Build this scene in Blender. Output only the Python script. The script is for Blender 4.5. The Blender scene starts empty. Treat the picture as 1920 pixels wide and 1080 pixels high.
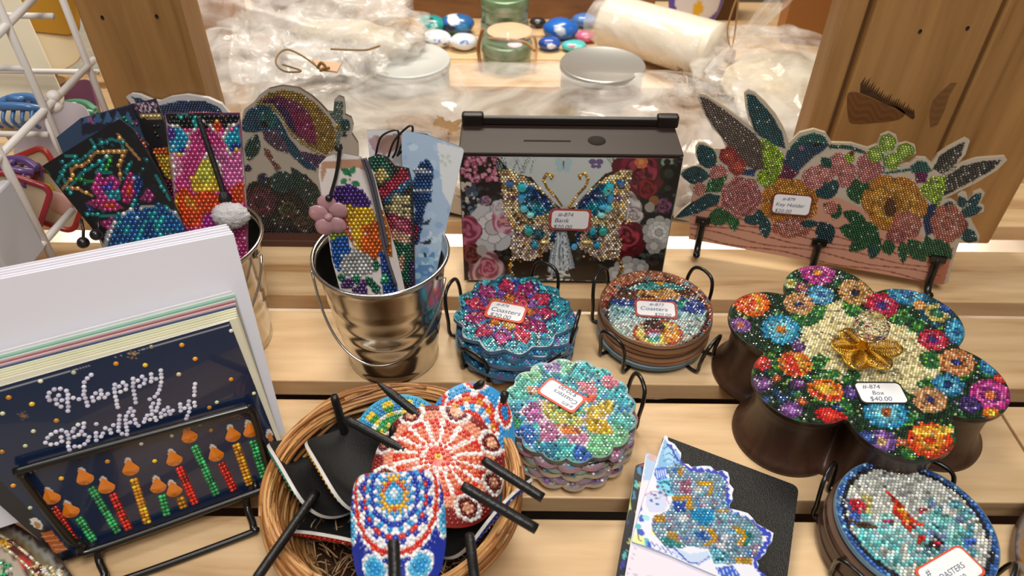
import bpy, bmesh, math, random
import numpy as np
from math import *
from mathutils import Vector, Matrix, noise
from mathutils.geometry import delaunay_2d_cdt
S = bpy.context.scene
rnd = random.Random(7); rng = np.random.default_rng(7)
# ------------------------------------------------------------------ camera
FPX, PITCH, ROLL, CAMH = 1387.0, radians(41.0), radians(0.6), 0.48
vF = np.array([0, cos(PITCH), -sin(PITCH)]); vU0 = np.array([0, sin(PITCH), cos(PITCH)]); vX = np.array([1., 0, 0])
vR = vX*cos(ROLL)+vU0*sin(ROLL); vU = -vX*sin(ROLL)+vU0*cos(ROLL); vC = np.array([0, 0, CAMH])
cd = bpy.data.cameras.new('camera'); cam = bpy.data.objects.new('camera', cd); S.collection.objects.link(cam)
cd.sensor_width = 36; cd.lens = 36*FPX/1920; cd.clip_start = .01; cd.clip_end = 30
M = Matrix([[vR[0], vU[0], -vF[0], 0], [vR[1], vU[1], -vF[1], 0], [vR[2], vU[2], -vF[2], CAMH], [0, 0, 0, 1]])
cam.matrix_world = M
cd.dof.use_dof = True; cd.dof.focus_distance = .58; cd.dof.aperture_fstop = 9.0
S.camera = cam
# ------------------------------------------------------------------ light
S.view_settings.view_transform = 'Standard'; S.view_settings.look = 'None'
S.view_settings.gamma = 1; S.view_settings.use_curve_mapping = False; S.view_settings.exposure = 0.0
W = bpy.data.worlds.new('room_light'); S.world = W; W.use_nodes = True
W.node_tree.nodes['Background'].inputs[0].default_value = (1, .93, .84, 1)
W.node_tree.nodes['Background'].inputs[1].default_value = .18
def area(name, loc, tgt, size, power, col, sy=None):
    l = bpy.data.lights.new(name, 'AREA'); l.energy = power; l.color = col; l.size = size
    if sy: l.shape = 'RECTANGLE'; l.size_y = sy
    o = bpy.data.objects.new(name, l); S.collection.objects.link(o); o.location = loc
    o.rotation_euler = (Vector(tgt)-Vector(loc)).to_track_quat('-Z', 'Y').to_euler(); return o
area('ceiling_or_fill_lamp', (.25, -.25, 1.9), (0, .45, 0), .35, 11.5, (1, .95, .88), 1.0)
area('ceiling_or_fill_lamp', (.10, -.12, 1.15), (0, .3, 0), .3, 5.4, (1, .96, .9), .5)  # added fill light, hung low to brighten the front boards
area('ceiling_or_fill_lamp', (-.7, .35, 1.9), (-.1, .45, 0), .35, 9, (1, .96, .92), .9)
area('display_lamp', (.0, 1.28, 1.0), (0, 1.15, 0), .6, 12, (1, .9, .76), .25)
# ------------------------------------------------------------------ pixel <-> world helpers
def ray(x, y): return vF*FPX+vR*(x-960)+vU*(540-y)
def at(x, y, z=0.):
    d = ray(x, y); return vC+d*((z-CAMH)/d[2])
def onp(x, y, o, n):
    d = ray(x, y); return vC+d*(np.dot(np.array(o)-vC, n)/np.dot(d, n))
def proj(P):
    v = np.asarray(P, float)-vC; k = FPX/(v@vF); return 960+(v@vR)*k, 540-(v@vU)*k
def nz(v): v = np.asarray(v, float); return v/np.linalg.norm(v)
class Pl:                                            # a plane with its own axes
    def __init__(s, o, n, up=(0, 0, 1)):
        s.o = np.asarray(o, float); s.n = nz(n); s.u = nz(np.cross(up, s.n)); s.v = np.cross(s.n, s.u)
    def uv(s, x, y): p = onp(x, y, s.o, s.n)-s.o; return p@s.u, p@s.v
    def w(s, u, v, h=0.): return s.o+s.u*u+s.v*v+s.n*h
    def off(s, h): q = Pl(s.o+s.n*h, s.n); q.u, q.v = s.u, s.v; return q
FLAT = lambda z: Pl((0, .4, z), (0, 0, 1), (0, 1, 0))
def hx(c):
    if not isinstance(c, str): return np.array(c, float)
    c = c.lstrip('#'); return np.array([int(c[i:i+2], 16)/255 for i in (0, 2, 4)])
def lin(c): c = np.clip(np.asarray(c, float), 0, 1); return np.where(c < .04045, c/12.92, ((c+.055)/1.055)**2.4)
# ------------------------------------------------------------------ materials
def newmat(name):
    m = bpy.data.materials.new(name); m.use_nodes = True; nt = m.node_tree
    return m, nt, nt.nodes['Principled BSDF']
def mat(name, c, rough=.5, metal=0., coat=0., bump=0., bs=200, spec=.5, var=0.):
    m, nt, b = newmat(name); L = nt.links.new
    b.inputs['Base Color'].default_value = (*lin(hx(c)), 1); b.inputs['Roughness'].default_value = rough
    b.inputs['Metallic'].default_value = metal; b.inputs['Coat Weight'].default_value = coat
    b.inputs['Specular IOR Level'].default_value = spec
    tc = nt.nodes.new('ShaderNodeTexCoord'); n = nt.nodes.new('ShaderNodeTexNoise'); n.inputs['Scale'].default_value = bs
    L(tc.outputs['Object'], n.inputs['Vector'])
    if bump:
        bp = nt.nodes.new('ShaderNodeBump'); bp.inputs['Strength'].default_value = bump; bp.inputs['Distance'].default_value = .001
        L(n.outputs[0], bp.inputs['Height']); L(bp.outputs[0], b.inputs['Normal'])
    if var:
        mx = nt.nodes.new('ShaderNodeMixRGB'); a = lin(hx(c)); mx.inputs[1].default_value = (*(a*(1-var)), 1)
        mx.inputs[2].default_value = (*np.clip(a*(1+var), 0, 1), 1); L(n.outputs[0], mx.inputs[0]); L(mx.outputs[0], b.inputs['Base Color'])
    return m
def colmat(name, rough, coat=0., metal=0., spec=.5, bump=0.):
    m, nt, b = newmat(name); a = nt.nodes.new('ShaderNodeAttribute'); a.attribute_name = 'Col'
    nt.links.new(a.outputs['Color'], b.inputs['Base Color']); b.inputs['Roughness'].default_value = rough
    b.inputs['Metallic'].default_value = metal; b.inputs['Coat Weight'].default_value = coat; b.inputs['Specular IOR Level'].default_value = spec
    if bump:
        n = nt.nodes.new('ShaderNodeTexNoise'); n.inputs['Scale'].default_value = 400
        bp = nt.nodes.new('ShaderNodeBump'); bp.inputs['Strength'].default_value = bump; bp.inputs['Distance'].default_value = .0005
        nt.links.new(n.outputs[0], bp.inputs['Height']); nt.links.new(bp.outputs[0], b.inputs['Normal'])
    return m
def wood(name, c1, c2, sc=(3, 40, 40), rough=.5, knots=True, dark='#5a3216', kscale=(5, 7, 7), kth=.09):
    m, nt, b = newmat(name); L = nt.links.new; N = nt.nodes.new
    tc = N('ShaderNodeTexCoord'); mp = N('ShaderNodeMapping'); mp.inputs['Scale'].default_value = sc; L(tc.outputs['Object'], mp.inputs[0])
    n1 = N('ShaderNodeTexNoise'); n1.inputs['Scale'].default_value = 1.0; n1.inputs['Detail'].default_value = 6; n1.inputs['Distortion'].default_value = 1.2; L(mp.outputs[0], n1.inputs[0])
    n2 = N('ShaderNodeTexNoise'); n2.inputs['Scale'].default_value = 6.0; n2.inputs['Detail'].default_value = 4; L(mp.outputs[0], n2.inputs[0])
    ad = N('ShaderNodeMath'); ad.operation = 'MULTIPLY_ADD'; ad.inputs[1].default_value = .35; L(n2.outputs[0], ad.inputs[0]); L(n1.outputs[0], ad.inputs[2])
    cr = N('ShaderNodeValToRGB'); cr.color_ramp.elements[0].position = .42; cr.color_ramp.elements[0].color = (*lin(hx(c1)), 1)
    cr.color_ramp.elements[1].position = .88; cr.color_ramp.elements[1].color = (*lin(hx(c2)), 1)
    e = cr.color_ramp.elements.new(.6); e.color = (*lin(hx(c1)*.35+hx(c2)*.65), 1)
    L(ad.outputs[0], cr.inputs[0]); out = cr.outputs[0]
    if knots:
        mk_ = N('ShaderNodeMapping'); mk_.inputs['Scale'].default_value = kscale; L(tc.outputs['Object'], mk_.inputs[0])
        vo = N('ShaderNodeTexVoronoi'); vo.inputs['Scale'].default_value = 1; L(mk_.outputs[0], vo.inputs[0])
        r2 = N('ShaderNodeValToRGB'); r2.color_ramp.elements[0].color = (1, 1, 1, 1); r2.color_ramp.elements[0].position = kth*.4
        r2.color_ramp.elements[1].color = (0, 0, 0, 1); r2.color_ramp.elements[1].position = kth; L(vo.outputs['Distance'], r2.inputs[0])
        mx = N('ShaderNodeMixRGB'); mx.inputs[2].default_value = (*lin(hx(dark)), 1); L(r2.outputs[0], mx.inputs[0]); L(out, mx.inputs[1]); out = mx.outputs[0]
    L(out, b.inputs['Base Color']); b.inputs['Roughness'].default_value = rough
    bp = N('ShaderNodeBump'); bp.inputs['Strength'].default_value = .25; bp.inputs['Distance'].default_value = .001
    L(ad.outputs[0], bp.inputs['Height']); L(bp.outputs[0], b.inputs['Normal']); return m
def film(name, c=(1, .97, .93), a=.35, rough=.12, sc=30, bump=.6, dist=.004):
    m, nt, b = newmat(name); L = nt.links.new; N = nt.nodes.new
    tr = N('ShaderNodeBsdfTransparent'); mx = N('ShaderNodeMixShader'); o = nt.nodes['Material Output']
    tc = N('ShaderNodeTexCoord'); n = N('ShaderNodeTexNoise'); n.inputs['Scale'].default_value = sc; n.inputs['Detail'].default_value = 5
    n.inputs['Distortion'].default_value = 1.5; L(tc.outputs['Object'], n.inputs[0])
    mr = N('ShaderNodeMapRange'); mr.inputs[1].default_value = .3; mr.inputs[2].default_value = .7; mr.inputs[3].default_value = max(0, a-.22); mr.inputs[4].default_value = min(1, a+.25)
    L(n.outputs[0], mr.inputs[0]); L(mr.outputs[0], mx.inputs[0]); L(tr.outputs[0], mx.inputs[1]); L(b.outputs[0], mx.inputs[2]); L(mx.outputs[0], o.inputs[0])
    b.inputs['Base Color'].default_value = (*c, 1); b.inputs['Roughness'].default_value = rough; b.inputs['Specular IOR Level'].default_value = .9
    bp = N('ShaderNodeBump'); bp.inputs['Strength'].default_value = bump; bp.inputs['Distance'].default_value = dist; L(n.outputs[0], bp.inputs['Height']); L(bp.outputs[0], b.inputs['Normal'])
    return m
M_print = colmat('printed_card', .38, coat=.15)
M_bead = colmat('rhinestone', .16, coat=.6, spec=.8)
M_pearl = colmat('metallic_bead', .22, metal=.55, coat=.5, spec=.8)
M_wire = mat('black_wire', '#141210', .32, coat=.3)
M_black = mat('black_leather', '#131313', .5, bump=.6, bs=900)
M_ink = mat('pen_ink', '#4a5a78', .6)
M_edge = mat('fibreboard_edge', '#8a6a4c', .7)
M_paper = mat('white_paper', '#eeeaf2', .6)
M_white = mat('white_coated_wire', '#e6e0dc', .4)
# ------------------------------------------------------------------ mesh building
ORG = {}
def empty(name, loc, label, cat, group=None):
    o = bpy.data.objects.new(name, None); o.empty_display_size = .01; S.collection.objects.link(o); o.location = loc
    o['label'] = label; o['category'] = cat
    if group: o['group'] = group
    ORG[o] = np.array(loc, float); return o
class MB:
    def __init__(s): s.v = []; s.f = []; s.c = []; s.m = []; s.s = []; s.k = 0
    def add(s, v, f, col=(1, 1, 1), mi=0, sm=False):
        v = np.asarray(v, float).reshape(-1, 3); n = len(v); col = np.asarray(col, float)
        if col.ndim == 1: col = np.tile(col, (n, 1))
        s.v.append(v); s.c.append(col); s.f += [tuple(i+s.k for i in q) for q in f]; s.m += [mi]*len(f); s.s += [sm]*len(f); s.k += n
    def build(s, name, mats, parent=None, loc=None, shade=None):
        v = np.vstack(s.v); org = ORG[parent] if parent is not None else (np.array(loc, float) if loc is not None else np.array([v[:, 0].mean(), v[:, 1].mean(), v[:, 2].min()]))
        me = bpy.data.meshes.new(name); me.from_pydata((v-org).tolist(), [], s.f)
        for m in (mats if isinstance(mats, (list, tuple)) else [mats]): me.materials.append(m)
        me.polygons.foreach_set('material_index', s.m); me.polygons.foreach_set('use_smooth', s.s)
        a = me.color_attributes.new('Col', 'FLOAT_COLOR', 'POINT'); cc = np.ones((len(v), 4)); cc[:, :3] = lin(np.vstack(s.c)); a.data.foreach_set('color', cc.ravel())
        me.update(); o = bpy.data.objects.new(name, me); S.collection.objects.link(o)
        if parent is not None: o.parent = parent
        else: o.location = org
        ORG[o] = org; return o
def tag(o, label, cat, group=None, kind=None):
    o['label'] = label; o['category'] = cat
    if group: o['group'] = group
    if kind: o['kind'] = kind
    return o
def tube(mb, pts, r, seg=8, closed=False, mi=0, col=(1, 1, 1), caps=True):
    P = np.array(pts, float); n = len(P); rr = np.broadcast_to(np.asarray(r, float), (n,))
    T = np.roll(P, -1, 0)-np.roll(P, 1, 0) if closed else np.gradient(P, axis=0)
    T /= np.linalg.norm(T, axis=1)[:, None]+1e-12
    a = np.array([0, 0, 1.]) if abs(T[0][2]) < .9 else np.array([1., 0, 0])
    N = nz(np.cross(T[0], a)); V = []
    for i in range(n):
        N = nz(N-T[i]*(N@T[i])); B = np.cross(T[i], N)
        for k in range(seg): t = 2*pi*k/seg; V.append(P[i]+rr[i]*(N*cos(t)+B*sin(t)))
    F = []
    for i in range(n if closed else n-1):
        j = (i+1) % n
        for k in range(seg): l = (k+1) % seg; F.append((i*seg+k, i*seg+l, j*seg+l, j*seg+k))
    if caps and not closed: F += [tuple(range(seg))[::-1], tuple((n-1)*seg+k for k in range(seg))]
    mb.add(V, F, col, mi, True)
def curve(pts, n=8, closed=False):                    # Catmull-Rom
    P = [np.array(p, float) for p in pts]; out = []; m = len(P)
    for i in range(m if closed else m-1):
        if closed: a, b, c, d = P[i-1], P[i], P[(i+1) % m], P[(i+2) % m]
        else: a, b, c, d = P[max(i-1, 0)], P[i], P[i+1], P[min(i+2, m-1)]
        for k in range(n):
            t = k/n; out.append(.5*(2*b+(c-a)*t+(2*a-5*b+4*c-d)*t*t+(3*b-a-3*c+d)*t**3))
    if not closed: out.append(P[-1])
    return out
def lathe(mb, c, prof, seg=48, mi=0, col=(1, 1, 1), sm=True, closed=False, bumps=None):
    V = []; n = len(prof)
    for (r, z) in prof:
        for k in range(seg): t = 2*pi*k/seg; q = r*(1 if bumps is None else bumps(t)); V.append((c[0]+q*cos(t), c[1]+q*sin(t), c[2]+z))
    F = [(i*seg+k, i*seg+(k+1) % seg, ((i+1) % n)*seg+(k+1) % seg, ((i+1) % n)*seg+k) for i in range(n if closed else n-1) for k in range(seg)]
    mb.add(V, F, col, mi, sm)
def bx(mb, o, a, b, c, mi=0, col=(1, 1, 1)):          # parallelepiped from a corner and three edge vectors
    o, a, b, c = [np.array(q, float) for q in (o, a, b, c)]
    V = [o, o+a, o+a+b, o+b, o+c, o+a+c, o+a+b+c, o+b+c]
    mb.add(V, [(3, 2, 1, 0), (4, 5, 6, 7), (0, 1, 5, 4), (1, 2, 6, 5), (2, 3, 7, 6), (3, 0, 4, 7)], col, mi)
def bevel(o, w=.001, seg=2):
    m = o.modifiers.new('bevel', 'BEVEL'); m.width = w; m.segments = seg; m.limit_method = 'ANGLE'; return o
def rrect(u0, v0, u1, v1, r, n=5):
    out = []
    for (cx, cy, a0) in ((u1-r, v1-r, 0), (u0+r, v1-r, 90), (u0+r, v0+r, 180), (u1-r, v0+r, 270)):
        for k in range(n+1): t = radians(a0+90*k/n); out.append((cx+r*cos(t), cy+r*sin(t)))
    return out
def blob(mb, c, r, seed=0, amp=.25, fr=2.0, seg=28, rings=16, mi=0, col=(1, 1, 1), axes=None, ridge=False):
    V = []; c = np.array(c, float); r = np.array(r, float)
    for i in range(rings+1):
        ph = pi*i/rings
        for k in range(seg):
            t = 2*pi*k/seg; d = np.array([sin(ph)*cos(t), sin(ph)*sin(t), cos(ph)])
            h = noise.noise(Vector(d*fr)+Vector((seed*7.3, 1, 2)))
            if ridge: h = 1-2*abs(h)+.4*noise.noise(Vector(d*fr*3)+Vector((seed, 5, 2)))
            q = d*r*(1+amp*h); V.append(c+(q if axes is None else q[0]*axes[0]+q[1]*axes[1]+q[2]*axes[2]))
    F = [(i*seg+k, (i+1)*seg+k, (i+1)*seg+(k+1) % seg, i*seg+(k+1) % seg) for i in range(rings) for k in range(seg)]
    mb.add(V, F, col, mi, True)
# ------------------------------------------------------------------ printed pictures
def cc(L, x0, y0, s): return [(x0+a/s, y0+b/s) for a, b in L]
class Cv:                                             # a little painter: colour + bead mask, looked up when a panel mesh is built
    def __init__(s, x0, y0, x1, y1, bg, bead=0, k=1.5):
        s.x0, s.y0, s.k = x0, y0, k; w, h = int((x1-x0)*k), int((y1-y0)*k)
        s.X, s.Y = np.meshgrid(x0+(np.arange(w)+.5)/k, y0+(np.arange(h)+.5)/k)
        s.a = np.zeros((h, w, 4)); s.a[..., :3] = hx(bg); s.a[..., 3] = bead
    def put(s, m, c, bead=1, var=0.):
        c = hx(c)
        if var: s.a[m, :3] = np.clip(c*(1+var*rng.standard_normal((m.sum(), 1))), 0, 1)
        else: s.a[m, :3] = c
        if bead is not None: s.a[m, 3] = bead
    def win(s, x0, y0, x1, y1):
        h, w = s.X.shape; i0, i1 = max(0, int((y0-s.y0)*s.k)-1), min(h, int((y1-s.y0)*s.k)+2); j0, j1 = max(0, int((x0-s.x0)*s.k)-1), min(w, int((x1-s.x0)*s.k)+2)
        return slice(i0, max(i0, i1)), slice(j0, max(j0, j1))
    def poly(s, P, c, bead=1, var=0.):
        P = np.array(P, float); W_ = s.win(*P.min(0), *P.max(0)); X, Y = s.X[W_], s.Y[W_]; m = np.zeros(X.shape, bool)
        for (xa, ya), (xb, yb) in zip(P, np.roll(P, -1, 0)):
            if ya != yb: m ^= ((Y > ya) != (Y > yb)) & (X < (xb-xa)*(Y-ya)/(yb-ya)+xa)
        F = np.zeros(s.X.shape, bool); F[W_] = m; s.put(F, c, bead, var); return s
    def rel(s, cx, cy, rx, ry, a=0):
        R_ = max(rx, ry)*1.25; W_ = s.win(cx-R_, cy-R_, cx+R_, cy+R_); dx, dy = s.X[W_]-cx, s.Y[W_]-cy; ca, sa = cos(radians(a)), sin(radians(a))
        u, v = (dx*ca+dy*sa)/rx, (-dx*sa+dy*ca)/ry; return W_, np.hypot(u, v), np.arctan2(v, u)
    def ell(s, cx, cy, rx, ry, c, a=0, bead=1, var=0.):
        W_, r, t = s.rel(cx, cy, rx, ry, a); F = np.zeros(s.X.shape, bool); F[W_] = r < 1; s.put(F, c, bead, var); return s
    def fl(s, cx, cy, rx, ry, cols, n=8, a=0, bead=1, gap=.16, rot=.3, sharp=.5, line=.6):   # a flower: layers of petals with darker seams
        W_, r, t = s.rel(cx, cy, rx, ry, a); A = s.a[W_]; L = len(cols)
        for i, c in enumerate(cols):
            q = 1-i/L; tt = n*(t+rot+i*.5*2*pi/n)/2; edge = q*(1-gap+gap*np.abs(np.cos(tt))**sharp)
            if i == L-1: edge = q*np.ones_like(r)
            m = r < edge; A[m, :3] = hx(c)
            if line and i < L-1: m2 = m & (np.abs(np.cos(tt)) < .17); A[m2, :3] = hx(c)*line
            if line: m3 = m & (r > edge-.05) & (i > 0); A[m3, :3] = hx(c)*.75
            if bead is not None: A[m, 3] = bead
        return s
    def rose(s, cx, cy, rx, ry, c1, c2, a=0, bead=1, f=14, n=5):
        W_, r, t = s.rel(cx, cy, rx, ry, a); A = s.a[W_]; m = r < .86+.14*np.abs(np.cos(n*t/2))
        k = .5+.5*np.sin(f*r+1.6*np.sin(t*n*.6+r*6)); k = np.clip(k*1.3-.1, 0, 1)*(1-.35*(1-r)); A[m, :3] = (hx(c1)*k[..., None]+hx(c2)*(1-k[..., None]))[m]
        if bead is not None: A[m, 3] = bead
        return s
    def leaf(s, x0, y0, x1, y1, w, c, v=None, bead=1):
        d = np.array([x1-x0, y1-y0], float); l = np.linalg.norm(d); d /= l; W_ = s.win(min(x0, x1)-w, min(y0, y1)-w, max(x0, x1)+w, max(y0, y1)+w)
        X, Y = s.X[W_]-x0, s.Y[W_]-y0; t = (X*d[0]+Y*d[1])/l; q = np.abs(-X*d[1]+Y*d[0]); m = (t > 0) & (t < 1) & (q < w*np.sin(pi*np.clip(t, 0, 1))**.8)
        A = s.a[W_]; A[m, :3] = hx(c)
        if v is not None: m2 = m & ((q < .8) | (np.abs(((t*l+q)/4) % 1) < .22)); A[m2, :3] = hx(v)
        if bead is not None: A[m, 3] = bead
        return s
    def line(s, P, w, c, bead=1):
        for (x0, y0), (x1, y1) in zip(P, P[1:]):
            W_ = s.win(min(x0, x1)-w, min(y0, y1)-w, max(x0, x1)+w, max(y0, y1)+w); X, Y = s.X[W_], s.Y[W_]; dx, dy = x1-x0, y1-y0
            t = np.clip(((X-x0)*dx+(Y-y0)*dy)/(dx*dx+dy*dy+1e-9), 0, 1); m = np.hypot(X-x0-t*dx, Y-y0-t*dy) < w/2; A = s.a[W_]; A[m, :3] = hx(c)
            if bead is not None: A[m, 3] = bead
        return s
    def dots(s, n, box, r, cols, bead=1, P=None, on=None):
        for i in range(n):
            x, y = rnd.uniform(box[0], box[2]), rnd.uniform(box[1], box[3]); q = rnd.uniform(*r)
            if on is not None and s.get(x, y)[3] != on: continue
            s.ell(x, y, q, q*.8, rnd.choice(cols), bead=bead)
        return s
    def bands(s, W_, fn): s.a[W_][..., :3] = fn(s.X[W_], s.Y[W_], s.a[W_])
    def get(s, x, y):
        i = np.clip(((np.asarray(y)-s.y0)*s.k).astype(int), 0, s.a.shape[0]-1); j = np.clip(((np.asarray(x)-s.x0)*s.k).astype(int), 0, s.a.shape[1]-1); return s.a[i, j]
def inside(P, x, y):
    P = np.array(P, float); m = np.zeros(np.shape(x), bool)
    for (xa, ya), (xb, yb) in zip(P, np.roll(P, -1, 0)):
        if ya != yb: m ^= ((y > ya) != (y > yb)) & (x < (xb-xa)*(y-ya)/(yb-ya)+xa)
    return m
def panel(mb, pl, out, t, colfn, step=.0012, edge=(.8, .75, .7), mi=0, back=None, h=0.):   # out: outline in plane (u,v); colfn(world pts)->rgb
    out = [tuple(map(float, p)) for p in out]; A = np.array(out)
    if np.sum(A[:, 0]*np.roll(A[:, 1], -1)-A[:, 1]*np.roll(A[:, 0], -1)) < 0: out = out[::-1]; A = A[::-1]
    gu, gv = np.meshgrid(np.arange(A[:, 0].min(), A[:, 0].max(), step), np.arange(A[:, 1].min(), A[:, 1].max(), step)); gu, gv = gu.ravel(), gv.ravel()
    m = inside(out, gu, gv); d = np.full(gu.shape, 9.)
    for p, q in zip(A, np.roll(A, -1, 0)):
        e = q-p; tt = np.clip(((gu-p[0])*e[0]+(gv-p[1])*e[1])/(e@e+1e-12), 0, 1); d = np.minimum(d, np.hypot(gu-p[0]-tt*e[0], gv-p[1]-tt*e[1]))
    m &= d > step*.4; n = len(out); vs = [Vector(p) for p in out]+[Vector((a, b)) for a, b in zip(gu[m], gv[m])]
    r = delaunay_2d_cdt(vs, [(i, (i+1) % n) for i in range(n)], [], 1, 1e-7)
    uv = np.array([tuple(p) for p in r[0]]); Wd = pl.o+uv[:, :1]*pl.u+uv[:, 1:2]*pl.v+pl.n*h
    mb.add(Wd, [tuple(f) for f in r[2]], colfn(Wd), mi)
    a = np.array([pl.w(u, v, h) for u, v in out]); b = a-pl.n*t
    mb.add(np.vstack([a, b]), [(i, i+n, (i+1) % n+n, (i+1) % n) for i in range(n)], edge, mi)
    r2 = delaunay_2d_cdt([Vector(p) for p in out], [(i, (i+1) % n) for i in range(n)], [], 1, 1e-7)
    u2 = np.array([tuple(p) for p in r2[0]]); mb.add(pl.o+u2[:, :1]*pl.u+u2[:, 1:2]*pl.v+pl.n*(h-t), [tuple(f)[::-1] for f in r2[2]], edge if back is None else back, mi)
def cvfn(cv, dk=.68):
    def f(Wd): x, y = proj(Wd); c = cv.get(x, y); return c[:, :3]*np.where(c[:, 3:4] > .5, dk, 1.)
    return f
# bead templates: rings of (radius, height)
def btemp(kind, seg):
    if kind == 'facet': R_ = [(1, 0), (.95, .45), (.58, .85)]
    elif kind == 'square': R_ = [(1, 0), (.95, .55), (.6, .8)]; seg = 4
    else: R_ = [(1, 0), (.92, .45), (.6, .82)]
    V = [(r*cos(2*pi*k/seg+pi/4), r*sin(2*pi*k/seg+pi/4), z) for r, z in R_ for k in range(seg)]; F = []
    for i in range(2):
        for k in range(seg): F.append((i*seg+k, i*seg+(k+1) % seg, (i+1)*seg+(k+1) % seg, (i+1)*seg+k))
    if kind == 'pearl': V.append((0, 0, 1.)); F += [(2*seg+k, 2*seg+(k+1) % seg, 3*seg) for k in range(seg)]
    else: F.append(tuple(2*seg+k for k in range(seg)))
    return np.array(V), F
def beads(mb, P, Nn, Uu, r, hgt, col, kind='facet', seg=7, mi=1, jit=.22, tilt=.16, spark=.04):
    P = np.asarray(P, float); n = len(P)
    if not n: return
    V, F = btemp(kind, seg); Nn = np.broadcast_to(Nn, P.shape).copy(); Uu = np.broadcast_to(Uu, P.shape)
    Nn += tilt*rng.standard_normal(P.shape); Nn /= np.linalg.norm(Nn, axis=1)[:, None]
    U_ = Uu-Nn*(Uu*Nn).sum(1)[:, None]; U_ /= np.linalg.norm(U_, axis=1)[:, None]; B = np.cross(Nn, U_)
    r = np.broadcast_to(r, (n,)); A = P[:, None]+U_[:, None]*V[None, :, :1]*r[:, None, None]+B[:, None]*V[None, :, 1:2]*r[:, None, None]+Nn[:, None]*V[None, :, 2:3]*hgt
    c = np.asarray(col, float); c = np.broadcast_to(c, (n, 3))*(1+jit*rng.standard_normal((n, 1))); sp = rng.random(n) < spark; c = np.where(sp[:, None], c*.4+.6, c)  # a few beads are whitened: glints put into their colour
    c = np.repeat(np.clip(c, 0, 1), len(V), 0); k = len(V); F_ = [tuple(i+j*k for i in f) for j in range(n) for f in F]
    mb.add(A.reshape(-1, 3), F_, c, mi, kind == 'pearl')
def grid(out, s, hexa=True, inset=0., ang=0.):
    A = np.array(out, float); ca, sa = cos(ang), sin(ang); Rm = np.array([[ca, -sa], [sa, ca]]); B = A@Rm; dv = s*.866 if hexa else s; P = []
    for j, v in enumerate(np.arange(B[:, 1].min()+s/2, B[:, 1].max(), dv)):
        for u in np.arange(B[:, 0].min()+s/2+(s/2 if hexa and j % 2 else 0), B[:, 0].max(), s): P.append((u, v))
    P = np.array(P)@Rm.T; m = inside(out, P[:, 0], P[:, 1]); P = P[m]; d = np.full(len(P), 9.)
    for p, q in zip(A, np.roll(A, -1, 0)):
        e = q-p; tt = np.clip(((P[:, 0]-p[0])*e[0]+(P[:, 1]-p[1])*e[1])/(e@e+1e-12), 0, 1); d = np.minimum(d, np.hypot(P[:, 0]-p[0]-tt*e[0], P[:, 1]-p[1]-tt*e[1]))
    return P[d > inset+s*.35]
def stud(mb, pl, out, cv, s=.0026, kind='facet', hgt=.0011, h=0., hexa=True, inset=0., seg=7, sub=None, rf=.47, ang=0., **kw):  # cover the beaded area of a picture
    P = grid(out, s, hexa, inset, ang); Wd = pl.o+P[:, :1]*pl.u+P[:, 1:2]*pl.v+pl.n*h; x, y = proj(Wd); c = cv.get(x, y); m = c[:, 3] > .5
    beads(mb, Wd[m], pl.n, pl.u, s*rf, hgt, c[m, :3], kind, seg, **kw)
def pxout(pl, pts): return [pl.uv(x, y) for x, y in pts]
def text(parent, s, O, ex, ey, size, m, h=.0002, name='lettering', sh=.2):   # O: world origin of the baseline; ex, ey unit vectors
    c = bpy.data.curves.new('t', 'FONT'); c.body = s; c.size = 1; c.shear = sh; o = bpy.data.objects.new('t', c); S.collection.objects.link(o)
    bpy.context.view_layer.update(); me = bpy.data.meshes.new_from_object(o); v = np.array([tuple(q.co) for q in me.vertices]); f = [tuple(p.vertices) for p in me.polygons]
    bpy.data.objects.remove(o); n = np.cross(ex, ey); mb = MB(); mb.add(np.array(O)+v[:, :1]*size*ex+v[:, 1:2]*size*ey+n*h, f); return mb.build(name, m, parent)
def price(parent, pl, q, border, lines, ink=None, h=.0022, bw=.09, name='price_label'):   # q: TL,TR,BR,BL pixels
    p = [pl.off(h).uv(*a) for a in q]; P4 = [pl.w(u, v, h) for u, v in p]; BL = P4[3]; ex = (P4[2]-BL+P4[1]-P4[0])/2; ey = (P4[0]-BL+P4[1]-P4[2])/2; w, hh = np.linalg.norm(ex), np.linalg.norm(ey)
    o_ = (P4[0]+P4[1]+P4[2]+P4[3])/4-(ex+ey)/2; eu, ev = ex/w, nz(ey-ex*(ex@ey)/w/w)
    mb = MB()
    for k, (ins, hz, col) in enumerate(((0, 0, border), (bw*hh, .00015, '#f4f3f6'))):
        R_ = rrect(ins, ins, w-ins, hh-ins, .16*hh); n = len(R_); a = np.array([o_+eu*x+ev*y+pl.n*hz for x, y in R_]); mb.add(np.vstack([a, a-pl.n*.0003]), [tuple(range(n))]+[(i, i+n, (i+1) % n+n, (i+1) % n) for i in range(n)], hx(col))
    L = mb.build(name, M_label, parent)
    for (s, x, y, sz) in lines: text(L, s, o_+eu*w*x+ev*hh*y, eu, ev, sz*hh, ink or M_ink, .0003)
    return L
M_label = colmat('label_paper', .5)
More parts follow.
